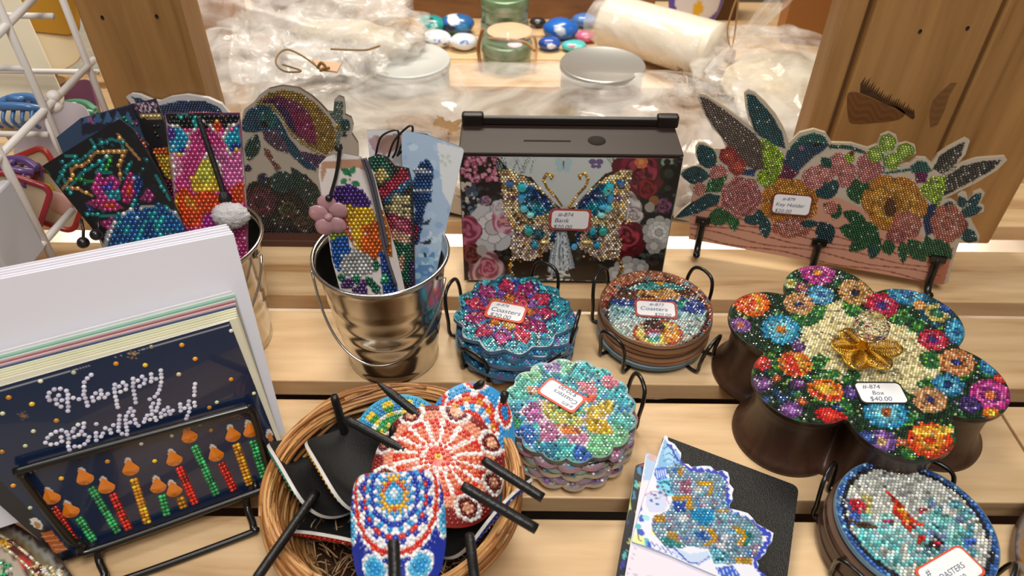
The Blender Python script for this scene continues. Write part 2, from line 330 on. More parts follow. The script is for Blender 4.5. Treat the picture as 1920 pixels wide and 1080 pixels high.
# ================================================================== the setting
M_pine = wood('pine_slat', '#a87e52', '#e6c69a', (2.6, 24, 24), .42, dark='#8a5a30', kscale=(4, 7, 7), kth=.07)
M_post = wood('pine_post', '#68441f', '#b0844f', (22, 22, 1.6), .5, dark='#4a2a12', kscale=(7, 7, 3), kth=.02)
M_hole = mat('dark_hole', '#1d120a', .9)
M_room = mat('room_wall', '#b8a488', .9); M_floor = mat('shop_floor', '#3c3029', .8)
def struct(name, a, b, c, o, m):
    mb = MB(); bx(mb, o, a, b, c); ob = mb.build(name, m); ob['kind'] = 'structure'; return ob
struct('floor', (5, 0, 0), (0, 5, 0), (0, 0, .02), (-2.5, -1.6, -.82), M_floor)
struct('wall_back', (5, 0, 0), (0, .05, 0), (0, 0, 2.9), (-2.5, 3.35, -.8), M_room)
struct('wall_left', (.05, 0, 0), (0, 5, 0), (0, 0, 2.9), (-2.55, -1.6, -.8), M_room)
struct('wall_right', (.05, 0, 0), (0, 5, 0), (0, 0, 2.9), (2.5, -1.6, -.8), M_room)

SH = empty('slatted_shelf', (0, .4, -.019), 'pale pine slatted display shelf that everything stands on', 'shelf')
def board(name, o, a, b, c, m, parent=SH, w=.0012):
    mb = MB(); bx(mb, np.array(o)-0, a, b, c); o_ = mb.build(name, m, parent); return bevel(o_, w)
TH = .019
XS = at(1880, 782)[0]
for y0, y1 in ((-.02, .07), (.0975, .187), (.2075, .2964), (.3141, .4071), (.4274, .5158), (.5386, .619), (.664, .753), (.775, .864), (.886, .975), (.995, 1.085), (1.088, 1.178), (1.181, 1.34)):
    if y0 == .3141:
        board('slat', (-.9, y0, -TH), (XS+.9, 0, 0), (0, y1-y0, 0), (0, 0, TH), M_pine); board('slat', (XS+.0025, y0, -TH), (.6, 0, 0), (0, y1-y0, 0), (0, 0, TH), M_pine)
    else: board('slat', (-.9, y0, -TH), (1.9, 0, 0), (0, y1-y0, 0), (0, 0, TH), M_pine)
for x in (-.62, .62): board('cross_bar', (x, -.02, -TH-.038), (.04, 0, 0), (0, 1.36, 0), (0, 0, .0375), M_pine)
# posts
LP = empty('wooden_post', (-.342, .655, 0), 'brown pine post with two nail holes rising at the back left', 'post')
RP = empty('wooden_post', (.40, .634, 0), 'brown pine post of several boards with a large dark knot at the back right', 'post')
board('post_board', (-.389, .655, 0), (.094, 0, 0), (0, .038, 0), (0, 0, .9), M_post, LP)
def post(nm, x0, x1, y, d): return board(nm, (x0, y, 0), (x1-x0, 0, 0), (0, d, 0), (0, 0, .9), M_post, RP, w=.002)
post('post_board', .3070, .413, .634, .019)
post('post_board', .4165, .51, .632, .019)
post('post_edge', .283, .3035, .640, .030)
for P in ((192, 33), (294, 31)):                      # nail holes
    q = onp(*P, (0, .655, 0), (0, -1, 0)); mb = MB(); lathe(mb, (0, 0, 0), [(0.0001, 0), (.0016, 0), (.0016, .0004)], 12); V = mb.v[0]; mb.v[0] = np.c_[V[:, 0]+q[0], q[1]-.0002-V[:, 2]*.3, V[:, 1]*1.3+q[2]]; mb.build('nail_hole', M_hole, LP)
for P in ((1725, 59), (1814, 53)):
    q = onp(*P, (0, .634, 0), (0, -1, 0)); mb = MB(); lathe(mb, (0, 0, 0), [(0.0001, 0), (.0016, 0), (.0016, .0004)], 12); V = mb.v[0]; mb.v[0] = np.c_[V[:, 0]+q[0], q[1]-.0002-V[:, 2]*.3, V[:, 1]*1.3+q[2]]; mb.build('nail_hole', M_hole, RP)
# the big knot on the right post: a stain with its own ragged outline
KP = Pl((.36, .6337, .2), (0, -1, 0))
kt = Cv(1540, 100, 1800, 330, '#84592f', k=1)
kn = MB(); K1 = cc([(680, 650), (720, 620), (790, 640), (900, 690), (1010, 720), (1070, 760), (1040, 800), (960, 820), (850, 830), (740, 835), (690, 810)], 1400, 0, 3.6)
tk = []
for i in range(26):
    t = i/25; bx0, by0 = 775+345*t, 600+165*t+20*sin(t*3); hh_ = (118-70*t)*(.55+.45*rnd.random()); tk += [(bx0-6, by0-34+22*t), (bx0+hh_*.36, by0-hh_)]
K2 = cc(tk+[(1135, 795), (1120, 805), (1060, 765), (1000, 725), (900, 685), (830, 650), (765, 625)], 1400, 0, 3.6)
K1 = [tuple(p) for p in curve(K1, 5, True)]
K3 = cc([(1235, 760), (1260, 680), (1310, 620), (1380, 560), (1420, 560), (1370, 640), (1345, 720), (1330, 760), (1290, 840), (1240, 860)], 1400, 0, 3.6)
for K, c1, c2 in ((K1, '#7a4c28', '#64401f'), (K2, '#4c3018', '#38220f'), (K3, '#7c5630', '#6e4a28')):
    def f(Wd, a=hx(c1), b=hx(c2)): t = .5+.5*np.sin(Wd[:, 2]*900+Wd[:, 0]*500+3*np.sin(Wd[:, 0]*260)); return a*t[:, None]+b*(1-t[:, None])
    panel(kn, KP, pxout(KP, K), .0004, f, .0015, hx(c1))
kn.build('knot', colmat('knot_wood', .5), RP)

# lower shelf glimpsed through the gaps
mb = MB(); bx(mb, (-.9, -.1, -.42), (1.9, 0, 0), (0, 1.5, 0), (0, 0, .02)); tag(mb.build('lower_shelf_board', mat('dark_board', '#5a4030', .7)), 'dark brown lower shelf board glimpsed through the gaps between the slats', 'shelf')
mb = MB()
NX, NY = 90, 24
V = [(-.75+1.5*i/NX, .50+.68*j/NY, -.10+.02*noise.noise(Vector((i*.25, j*.4, 3)))) for j in range(NY+1) for i in range(NX+1)]
mb.add(V, [(j*(NX+1)+i, j*(NX+1)+i+1, (j+1)*(NX+1)+i+1, (j+1)*(NX+1)+i) for j in range(NY) for i in range(NX)], (.95, .93, .9), 0, True)
tag(mb.build('white_packing_sheet', mat('packing_sheet', '#efeae2', .5)), 'crumpled white packing sheet lying below the slats at the back, seen through the gap', 'sheet')
area('under_shelf_fill', (0, .80, -.025), (0, .74, -1), 1.2, 2.4, (1, .93, .82), .15)  # hidden fill light, added to brighten the sheet seen through the gaps
mb = MB(); bx(mb, (-.14, .40, -.40), (.14, 0, 0), (0, .12, 0), (0, 0, .05)); tag(bevel(mb.build('yellow_box', mat('yellow_card', '#a89018', .5)), .004), 'dull yellow box on the lower shelf seen through the slat gap beside the basket', 'box')
mb = MB(); bx(mb, (.02, .42, -.40), (.22, 0, 0), (0, .12, 0), (0, 0, .06)); tag(bevel(mb.build('grey_box', mat('grey_card', '#5a5450', .5)), .004), 'grey box on the lower shelf seen through the slat gap below the pastel coasters', 'box')

# ------------------------------------------------------------------ flower shaped box
LC = [(.2775+.067*cos(radians(a)), .412+.067*sin(radians(a))) for a in (93, 33, -27, -87, -147, 153)]
def lobes(rs, n=180):
    out = []
    for k in range(n):
        t = 2*pi*k/n; d = np.array([cos(t), sin(t)]); best = .045
        for cx, cy in LC:
            w = np.array([cx-.2775, cy-.412]); b = d@w; disc = b*b-(w@w-rs*rs)
            if disc > 0: best = max(best, b+sqrt(disc))
        out.append((.2775+best*d[0], .412+best*d[1]))
    return out
FB = empty('flower_box', (.2775, .412, 0), 'dark wooden flower shaped box with beaded floral lid and crystal knob', 'box')
mb = MB(); prof = [(.0415, 0), (.0415, .004), (.0385, .0065), (.0345, .014), (.0325, .026), (.0325, .040), (.0345, .050), (.0372, .0545), (.0372, .057)]
V = []; n = 180
for r_, z in prof: V += [(x, y, z) for x, y in lobes(r_)]
mb.add(V, [(i*n+k, i*n+(k+1) % n, (i+1)*n+(k+1) % n, (i+1)*n+k) for i in range(len(prof)-1) for k in range(n)], (1, 1, 1), 0, True)
mb.add([(x, y, .0) for x, y in lobes(.0415)], [tuple(range(n))[::-1]])
mb.build('body', wood('dark_stained_wood', '#2a1a12', '#4a3022', (60, 60, 4), .4, knots=False), FB)
cv = Cv(1340, 480, 1920, 890, '#16321f', 1)
cv.dots(900, (1340, 480, 1920, 890), (3, 8), ['#1d5a34', '#0f2a1c', '#2f7a44', '#0d1f16', '#244f2a', '#6f9a3a', '#1b3c6a', '#10181a'])
cv.dots(160, (1340, 480, 1920, 890), (2, 4), ['#a7c85a', '#3f6ab0', '#7b4fa0', '#c8d89a', '#d88a4a'])
ctr = cc([(560, 300), (620, 250), (690, 228), (790, 250), (820, 290), (960, 330), (1060, 370), (1085, 440), (1130, 480), (1200, 500), (1190, 600), (1100, 690), (1040, 700), (960, 640), (780, 640), (700, 650), (620, 590), (530, 540), (480, 440), (510, 340)], 1320, 480, 2.7)
cv.poly(ctr, '#dccf9c', 1, .03)
for a in np.linspace(0, 2*pi, 15)[:-1]: cv.line([(1635+38*cos(a), 655+24*sin(a)), (1635+95*cos(a+.06), 655+60*sin(a+.06))], 1.4, '#a8966a')
def L2(x0, y0, x1, y1, w, c='#1d5a34', v='#5f9a3c'): cv.leaf(1320+x0/2.7, 480+y0/2.7, 1320+x1/2.7, 480+y1/2.7, w/2.7, c, v)
for q in ((620, 260, 470, 350, 45), (420, 330, 590, 260, 45), (700, 240, 800, 290, 45), (1040, 385, 1120, 330, 35), (940, 330, 1060, 300, 40), (1090, 500, 1200, 560, 45), (500, 560, 640, 520, 35), (530, 640, 690, 590, 40), (700, 640, 790, 590, 35), (1080, 640, 1180, 690, 45), (640, 720, 760, 800, 40), (980, 850, 1080, 800, 40), (990, 980, 1070, 1020, 30), (400, 520, 330, 600, 40), (560, 740, 640, 690, 30), (1280, 620, 1360, 590, 30), (1380, 560, 1480, 600, 35)): L2(*q)
def F2(x, y, r, cols, n=8, k=.72): cv.fl(1320+x/2.7, 480+y/2.7, r/2.7, r*k/2.7, cols, n, 12)
F2(575, 85, 92, ['#b0348a', '#c94f9a', '#8d2a78', '#d98a2a'], 9); F2(495, 160, 38, ['#7a3a5a', '#c9885a'], 7)
F2(765, 185, 90, ['#b98a50', '#c99c62', '#a8793e', '#1c2440'], 12); F2(590, 200, 70, ['#3f86b0', '#6ab0cc', '#2a5a90'], 8)
F2(435, 140, 34, ['#b8c890', '#d8b040'], 6); F2(240, 240, 98, ['#e0641e', '#e8862a', '#e8b832', '#f0d04a'], 12); F2(210, 235, 60, ['#d8481e', '#e0702a'], 9)
F2(480, 245, 78, ['#c08a58', '#d0a070', '#b07a48', '#2a3a6a'], 11); F2(185, 350, 56, ['#7a4a8a', '#9a6ab0', '#c07048'], 8)
F2(390, 372, 104, ['#2f8fb8', '#55b4d4', '#79c8dc', '#c47832'], 12); F2(480, 460, 42, ['#5a3a6a', '#7a4f88'], 7)
F2(900, 250, 88, ['#a01c3c', '#c43050', '#8a1f5a', '#3a3a80'], 10); F2(1030, 195, 110, ['#2a7aa8', '#58a8cc', '#2a5a8a'], 9, .5)
F2(1180, 290, 100, ['#1c4a5a', '#c0b060', '#2a6a4a'], 7); F2(1090, 250, 34, ['#c88a4a', '#e0b060'], 6); F2(1230, 260, 44, ['#1c3f80', '#3a6ab8'], 7)
F2(1285, 385, 70, ['#2a8ab8', '#5abada', '#2a6aa0'], 8, .9); F2(1160, 425, 80, ['#b0243c', '#d04860', '#a01c50', '#3a3a88'], 10)
F2(1280, 540, 98, ['#c07a48', '#d89a62', '#b06a3a', '#2a3a80'], 12); F2(1235, 655, 84, ['#2a78a8', '#52a8c8', '#1c3a70'], 9)
F2(1450, 705, 112, ['#c0308a', '#d860a8', '#8a2a78', '#e07a3a'], 13); F2(1450, 560, 60, ['#2a78a8', '#5ab0d8'], 8); F2(1500, 620, 34, ['#c83030', '#e05a4a'], 7)
F2(1145, 730, 90, ['#c89060', '#dcae80', '#b0784a', '#2a3a80'], 12); F2(1350, 755, 60, ['#3a2a6a', '#6a4a98', '#2a2a5a'], 8)
F2(1450, 795, 44, ['#e0762a', '#e8b040'], 7); F2(920, 790, 120, ['#2c8ab8', '#50b0d0', '#7ac8dc', '#c06a3a'], 13)
F2(1145, 935, 122, ['#d8401e', '#e0702a', '#e8a832', '#e04a20'], 14, .75); cv.ell(1320+1160/2.7, 480+885/2.7, 38, 9, '#e8b83a'); cv.dots(60, (1712, 795, 1780, 815), (1.5, 3), ['#f0d060', '#e89030'])
F2(895, 940, 82, ['#6a4a90', '#9a70b8', '#c8a070'], 9); F2(1000, 945, 34, ['#b05a38', '#d88a5a'], 7); F2(830, 920, 50, ['#2a3a70', '#4a6ab0'], 7)
F2(460, 548, 90, ['#d87a2a', '#e8a83a', '#e8c048'], 11); cv.poly(cc([(400, 500), (450, 500), (500, 600), (420, 600)], 1320, 480, 2.7), '#cc3a24'); F2(290, 540, 52, ['#c82a2a', '#e04a3a'], 8)
F2(615, 680, 96, ['#d86a22', '#e8a032', '#e8c048'], 12, .6); cv.poly(cc([(530, 680), (700, 715), (690, 735), (540, 705)], 1320, 480, 2.7), '#cc3a20')
F2(290, 650, 56, ['#6a4078', '#9464a8'], 8); F2(370, 620, 26, ['#b04a30', '#e0803a'], 6); F2(440, 780, 60, ['#6a3f80', '#9a6ab0'], 8); F2(640, 810, 84, ['#c8242a', '#e04432'], 9, .45)
F2(480, 650, 44, ['#4a2a5a', '#7a4a80'], 7); F2(495, 735, 30, ['#b04a30', '#e0884a'], 6); F2(750, 690, 50, ['#4a3a80', '#7a60a8'], 7); F2(400, 720, 30, ['#1c3a6a', '#3a62a8'], 6); F2(680, 770, 26, ['#1c3a6a', '#3a62a8'], 6)
lid = FLAT(.0605); lo = [(x-lid.o[0], y-lid.o[1]) for x, y in lobes(.0385)]
if lid.u[0] < 0: lo = [(-a, b) for a, b in lo]
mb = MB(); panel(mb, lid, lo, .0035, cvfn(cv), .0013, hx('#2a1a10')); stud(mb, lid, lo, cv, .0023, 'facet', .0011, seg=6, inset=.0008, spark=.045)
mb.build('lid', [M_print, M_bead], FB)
price(FB, lid, [(1604, 716), (1692, 717), (1709, 757), (1615, 757)], '#20201c', [('#-874', .16, .68, .26), ('Box', .3, .40, .26), ('$40.00', .2, .12, .28)], h=.0018, bw=.06)
M_gold = mat('gold_filigree', '#d8a63c', .28, metal=1.)
M_lace = mat('gold_lace', '#d8a63c', .3, metal=1.); nt = M_lace.node_tree; vo = nt.nodes.new('ShaderNodeTexVoronoi'); vo.feature = 'DISTANCE_TO_EDGE'; vo.inputs['Scale'].default_value = 330; tcn = nt.nodes.new('ShaderNodeTexCoord'); nt.links.new(tcn.outputs['Object'], vo.inputs['Vector']); ltn = nt.nodes.new('ShaderNodeMath'); ltn.operation = 'LESS_THAN'; ltn.inputs[1].default_value = .085; nt.links.new(vo.outputs['Distance'], ltn.inputs[0]); nt.links.new(ltn.outputs[0], nt.nodes['Principled BSDF'].inputs['Alpha'])
kc = at(1614, 656, .064)
mb = MB()
for (tx, ty) in ((1560, 652), (1578, 620), (1598, 691), (1666, 693), (1692, 655)):
    t = at(tx, ty, .070); d = t-kc; d[2] = 0; l = np.linalg.norm(d); d /= l; s_ = np.array([-d[1], d[0], 0])
    P = lambda a, b: kc+d*a*l+s_*b+np.array([0, 0, .002+.005*a])
    oc = [P(.1+.9*u, .0102*sin(pi*min(1, u*1.0))**.55) for u in np.linspace(0, 1, 20)]+[P(.1+.9*u, -.0102*sin(pi*min(1, u*1.0))**.55) for u in np.linspace(1, 0, 20)]
    tube(mb, oc, .0007, 5, True); ax = np.linspace(.1, 1, 11)
    tube(mb, [P(a, 0) for a in ax], .0006, 5)
    for sg in (1, -1):
        Vp = []; 
        for i_ in range(13):
            u_ = i_/12; w = .0102*sin(pi*min(.999, max(.001, u_)))**.55
            for j_ in range(5): Vp.append(P(.1+.9*u_, sg*w*j_/4)+np.array([0, 0, .0012*(1-(j_/4)**2)]))
        mb.add(Vp, [(i_*5+j_, i_*5+j_+1, (i_+1)*5+j_+1, (i_+1)*5+j_) for i_ in range(12) for j_ in range(4)], (1, 1, 1), 1, True)
    for k in np.linspace(.15, .9, 13):
        w = .0102*sin(pi*k)**.55
        for sg in (-1, 1): tube(mb, [P(.1+.9*k, sg*w)+[0, 0, .0004], P(.1+.9*max(.02, k-.05), sg*w*.5)+[0, 0, .0012], P(.1+.9*max(0, k-.1), 0)+[0, 0, .0014]], .0004, 4)
fil = mb.build('filigree_petals', [M_gold, M_lace], FB)
mb = MB(); lathe(mb, kc, [(.0001, 0), (.006, 0), (.0065, .003), (.0035, .006), (.003, .012), (.0055, .015), (.0001, .016)], 24); mb.build('knob_stem', M_gold, FB)
m_, nt, b = newmat('crystal'); b.inputs['Transmission Weight'].default_value = 1; b.inputs['Roughness'].default_value = .02; b.inputs['IOR'].default_value = 1.5; b.inputs['Base Color'].default_value = (1, .97, .93, 1)
mb = MB(); V = []; sg, rg = 12, 7; kz = kc+np.array([0, 0, .0255])
for i in range(rg+1):
    ph = pi*i/rg
    for k in range(sg): t = 2*pi*(k+.5*(i % 2))/sg; V.append(kz+.0135*np.array([sin(ph)*cos(t), sin(ph)*sin(t), cos(ph)*.92]))
F_ = []
for i in range(rg):
    for k in range(sg):
        a, b_, c, d = i*sg+k, i*sg+(k+1) % sg, (i+1)*sg+k, (i+1)*sg+(k+1) % sg
        F_ += [(a, c, b_), (b_, c, d)] if i % 2 else [(a, c, d), (a, d, b_)]
mb.add(V, F_); mb.build('crystal_ball', m_, FB)

# ------------------------------------------------------------------ coaster racks
def rack(name, c, r, loops, label, h=.050):
    t = empty(name, (c[0], c[1], 0), label, 'coaster rack', 'black wire coaster racks'); w = .0017
    mb = MB(); tube(mb, [(c[0]+r*.8*cos(a), c[1]+r*.8*sin(a), .0045) for a in np.linspace(0, 2*pi, 41)[:-1]], w*.8, 8, True)
    for s_ in (0, 1): tube(mb, [(c[0]+q*r*.8*(1-s_), c[1]+q*r*.8*s_, .0030) for q in (-1, 0, 1)], w*.8)
    mb.build('base_ring', M_wire, t)
    for (az, hh, wd) in loops:
        a = radians(az); d = np.array([cos(a), sin(a), 0]); s_ = np.array([-sin(a), cos(a), 0]); C_ = np.array([c[0], c[1], 0]); R0 = r+.001; hh = hh or h
        p = [C_+d*(r*.62)+s_*wd*.35+[0, 0, .0017], C_+d*(R0-.002)+s_*wd*.5+[0, 0, .0017], C_+d*(R0+.003)+s_*wd*.5+[0, 0, .004], C_+d*(R0+.0035)+s_*wd*.5+[0, 0, hh*.35], C_+d*(R0+.005)+s_*wd*.5+[0, 0, hh*.7], C_+d*(R0+.0065)+s_*wd*.36+[0, 0, hh*.93], C_+d*(R0+.007)+[0, 0, hh]]
        q = [x-2*s_*((x-C_)@s_) for x in p[:-1]][::-1]
        mb = MB(); tube(mb, curve(p+q, 7), w, 8); mb.build('wire_loop', M_wire, t)
    return t
rack('coaster_rack', (0, .480), .051, ((160, 0, .030), (57, 0, .028), (-14, .043, .03), (-53, .026, .026), (236, .034, .027)), 'black wire rack holding the magenta lotus coasters in front of the butterfly bank')
rack('coaster_rack', (.129, .486), .051, ((38, 0, .028), (146, 0, .028), (222, .040, .027), (-40, .034, .027)), 'black wire rack holding the brown rimmed round coasters left of the flower box')
rack('coaster_rack', (.046, .378), .050, ((14, .046, .026), (285, .034, .030), (188, .02, .027), (100, .02, .027)), 'black wire rack holding the pastel rainbow coasters beside the basket')
rack('coaster_rack', (.273, .275), .052, ((140, .04, .028), (52, .036, .028), (215, .032, .028), (-40, .04, .028)), 'black wire rack holding the blue rimmed round coasters at bottom right corner')
ORD = ['topmost', 'second from top', 'third from top', 'fourth from top', 'fifth from top', 'bottom']
def coaster(c, r, z, shape, cvx, edge, label, grp, t=.004, beaded=True, s=.0026, kind='facet', rot=0., dx=(0, 0), step=.0013):
    pl = FLAT(z); n = 120; out = []
    for k in range(n):
        a = 2*pi*k/n; q = r*shape(a+rot); out.append(((c[0]+dx[0]+q*cos(a))-pl.o[0], (c[1]+dx[1]+q*sin(a))-pl.o[1]))
    if pl.u[0] < 0: out = [(-a, b) for a, b in out]
    mb = MB(); f = cvfn(cvx) if isinstance(cvx, Cv) else (lambda Wd: np.tile(hx(cvx), (len(Wd), 1)))
    panel(mb, pl, out, t, f, step, hx(edge))
    if beaded and isinstance(cvx, Cv): stud(mb, pl, out, cvx, s, kind, .0011, inset=.0006, seg=6, spark=.05)
    o = mb.build('coaster', [M_print, M_bead], None, loc=(c[0]+dx[0], c[1]+dx[1], z-t)); return tag(o, label, 'coaster', grp)
circ = lambda a: 1.
# stack 2: round scene coasters
cv = Cv(1100, 490, 1360, 720, '#7fa6a8', 1)
def c2(x, y): return 1110+x/4.696, 490+y/4.696
for i, (y, c) in enumerate(((130, '#4a2a22'), (180, '#2a7a78'), (215, '#3a8a86'), (255, '#5a3222'), (300, '#6a4430'), (345, '#2a4a88'), (385, '#7ab0b4'), (430, '#8fbcc0'), (480, '#a8c4c4'), (530, '#b0b8b0'), (590, '#9fb4ac'), (650, '#b4b0a0'), (700, '#a8988a'))):
    cv.poly([c2(0, y), c2(1221, y-10), c2(1221, y+80), c2(0, y+80)], c, 1, .06)
cv.poly([c2(*p) for p in ((400, 260), (650, 240), (800, 300), (780, 340), (400, 330))], '#c48a42', 1, .1); cv.poly([c2(*p) for p in ((420, 290), (560, 310), (540, 330), (430, 320))], '#5a2a18')
cv.poly([c2(*p) for p in ((150, 330), (380, 350), (380, 400), (160, 380))], '#2a4a94'); cv.poly([c2(*p) for p in ((760, 330), (900, 330), (1000, 400), (980, 470), (780, 440))], '#2c4490', 1, .08)
cv.poly([c2(*p) for p in ((750, 340), (860, 340), (800, 420), (750, 420))], '#2a8a7a'); cv.poly([c2(*p) for p in ((560, 180), (640, 170), (640, 210), (570, 215))], '#d89a3a')
cv.ell(*c2(580, 640), 47, 26, '#a83a28'); cv.ell(*c2(580, 630), 42, 22, '#d8c060'); cv.ell(*c2(700, 640), 16, 17, '#d88a30'); cv.ell(*c2(545, 575), 20, 14, '#4a2a20'); cv.ell(*c2(540, 625), 15, 7, '#a83a4a'); cv.ell(*c2(545, 650), 12, 5, '#a8b0c8'); cv.ell(*c2(548, 690), 11, 6, '#2a9a8a')
cv.dots(260, (1130, 520, 1335, 655), (1, 2.2), ['#e8e4dc', '#c8e0e0', '#f4f0e8', '#d8c8b8', '#3a6a78'])
W_, r_, t_ = cv.rel(1232, 590, 106, 71, 3); A = cv.a[W_]; m_ = r_ > .86; A[m_, :3] = hx('#42241c'); m_ = r_ > .92; A[m_, :3] = hx('#a86a4a')
for a in np.arange(0, 6.28, .12): q = rnd.choice(['#c08058', '#7a3a2a', '#b0503a', '#c89878', '#3a7a98', '#8a2a2a']); cv.ell(1232+103*cos(a), 590+69*sin(a), 5, 3, q)
for k in range(6):
    z = .036-.0052*k; last = k == 5
    o = coaster((.1285, .487), .0500-.0006*(k % 2), z, circ, cv if k == 0 else ('#7d94a0' if last else '#6d5140'), '#4e6878' if last else ['#a87c5c', '#9a7050', '#8a6244'][k % 3], ('round beaded coaster with brown rim and small yellow badge scene, topmost of its stack' if k == 0 else 'round brown edged coaster, %s of the stack left of the flower box' % ORD[k]), 'round brown rimmed coasters', beaded=k == 0, dx=(.001*sin(k*2.1), .001*cos(k*3)), t=.0036)
    if k == 0: price(o, FLAT(z), [(1190, 561), (1269, 566), (1271, 598), (1191, 592)], '#b0504a', [('#-877', .35, .66, .24), ('Coasters', .12, .38, .30), ('$20.00', .45, .08, .24)])
# stack 1: lotus coasters
cv = Cv(820, 490, 1120, 760, '#2f9ab0', 1)
cv.dots(300, (830, 500, 1110, 720), (2, 6), ['#2f9ab0', '#4ab8c8', '#2a78b0', '#3a5ab0', '#58c0cc'])
def c1(x, y): return 840+x/4.907, 500+y/4.907
cx_, cy_ = 955, 585
for (rx, ry, n, cols, off, ww) in ((104, 76, 12, ['#3aa8b8', '#2f94ac'], 0, .30), (92, 66, 12, ['#3a5ab8', '#4a4aa0', '#2a8ab0'], .26, .26), (93, 67, 11, ['#b8305a', '#9a2a6a', '#c83a5a', '#a83a7a'], .1, .30), (66, 46, 9, ['#7a4a98', '#c04068', '#8a5aa8'], .3, .32), (54, 37, 8, ['#d0763a', '#c8485a', '#c8983a'], 0, .36), (36, 24, 7, ['#c8485a', '#a83a78', '#d08a4a'], .2, .4)):
    for k in range(n):
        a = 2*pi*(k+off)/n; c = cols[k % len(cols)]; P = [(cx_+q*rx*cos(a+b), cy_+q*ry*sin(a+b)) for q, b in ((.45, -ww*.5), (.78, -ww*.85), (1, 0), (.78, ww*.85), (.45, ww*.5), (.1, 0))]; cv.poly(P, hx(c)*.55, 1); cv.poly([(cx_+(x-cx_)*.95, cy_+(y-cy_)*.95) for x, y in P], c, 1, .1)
cv.dots(120, (850, 515, 1065, 665), (1, 2), ['#f0d8d8', '#d8a0b0', '#a0d8e0', '#e8c070', '#8ab0e8'])
lot = lambda a: .86+.14*(1-abs(((a*12/(2*pi)) % 1)-.5)*2)**.75
cvb = Cv(820, 560, 1120, 760, '#3a8ab0', 1).dots(700, (820, 560, 1120, 760), (2, 5), ['#2f6ab8', '#3a9ab8', '#2a4a9a', '#5ab8c8', '#6a5aa8', '#3a8a9a', '#8a6ab0'])
for k in range(6):
    z = .037-.0055*k; low = k >= 2
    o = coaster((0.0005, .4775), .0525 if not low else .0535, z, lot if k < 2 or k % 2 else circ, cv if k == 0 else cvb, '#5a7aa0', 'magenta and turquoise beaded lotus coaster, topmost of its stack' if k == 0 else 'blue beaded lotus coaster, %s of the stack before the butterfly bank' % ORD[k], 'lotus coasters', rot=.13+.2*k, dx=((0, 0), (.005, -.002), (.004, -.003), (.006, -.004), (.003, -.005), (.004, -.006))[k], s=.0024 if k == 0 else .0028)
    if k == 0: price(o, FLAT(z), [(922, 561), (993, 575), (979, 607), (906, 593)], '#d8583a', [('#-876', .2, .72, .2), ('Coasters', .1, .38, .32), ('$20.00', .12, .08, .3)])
# stack 3: pastel rainbow coasters
cv = Cv(910, 660, 1220, 900, '#58b0b8', 1)
def c3(x, y): return 920+x/3.6, 660+y/3.6
cv.dots(900, (915, 665, 1215, 895), (2, 6), ['#4fb0b0', '#62bcb0', '#5a9ad0', '#4a82c8', '#7ac8b8', '#6aa8d8'])
for x, y, q, c in ((270, 150, 22, '#8ac8a0'), (500, 90, 24, '#8ac8a8'), (630, 110, 20, '#4ab0b8'), (810, 200, 18, '#d88090'), (900, 300, 30, '#4ab0c0'), (920, 480, 30, '#6ac0b8'), (230, 560, 24, '#3a70c0'), (390, 680, 26, '#2f8aa8'), (530, 700, 26, '#4ab0b0'), (650, 680, 26, '#3a70c8'), (800, 610, 46, '#7ac090'), (180, 250, 30, '#62c0b0'), (150, 420, 30, '#3a8ab0'), (150, 480, 16, '#2f8a5a'), (420, 100, 16, '#a890c8')): cv.ell(*c3(x, y), q, q*.72, c, 0, 1, .08)
for P, c in ((((205, 400), (270, 340), (360, 350), (400, 400), (350, 460), (260, 470)), '#a85a98'), (((320, 480), (430, 470), (480, 560), (440, 600), (330, 600), (340, 540)), '#b8709a'), (((500, 560), (570, 520), (670, 560), (640, 630), (560, 620)), '#c888a8'), (((640, 450), (760, 430), (830, 550), (720, 550), (660, 530)), '#dcb02a'), (((640, 380), (800, 320), (840, 370), (780, 440), (660, 450)), '#d8b84a'), (((580, 210), (690, 200), (720, 260), (700, 300), (600, 260)), '#c87a88'), (((640, 300), (720, 290), (700, 340), (640, 350)), '#d85a3a'), (((240, 230), (330, 240), (310, 290), (260, 290)), '#d09a7a'), (((340, 330), (420, 340), (560, 420), (640, 470), (560, 530), (420, 480), (360, 430)), '#c8c060'), (((440, 490), (560, 500), (640, 540), (520, 560), (470, 540)), '#d8803a')):
    Q = [c3(*p) for p in P]; m0 = np.mean(Q, 0); cv.poly([tuple(m0+1.12*(np.array(p)-m0)) for p in Q], '#e0c8d0'); cv.poly(Q, c, 1, .1)
cv.dots(40, (1020, 755, 1100, 800), (2, 3.5), ['#7ab87a', '#c8c870', '#d8a0a8', '#a8d0a0'])
scal = lambda a: .91+.09*abs(sin(a*8))**.6
cols = ['#b8d8c8', '#c898b8', '#d8d0a8', '#e0b8c0', '#a8c8d0', '#d8c8a0']
cvp = Cv(910, 700, 1230, 960, '#c8b0c0', 1).dots(500, (910, 700, 1230, 960), (4, 9), ['#efe6c8', '#d888b0', '#98d0b4', '#9aa4d8', '#e8b8c0', '#f0e8d8', '#d8688c', '#8fc8d4', '#a88ac8', '#f0e8c0', '#e8d8c0'])
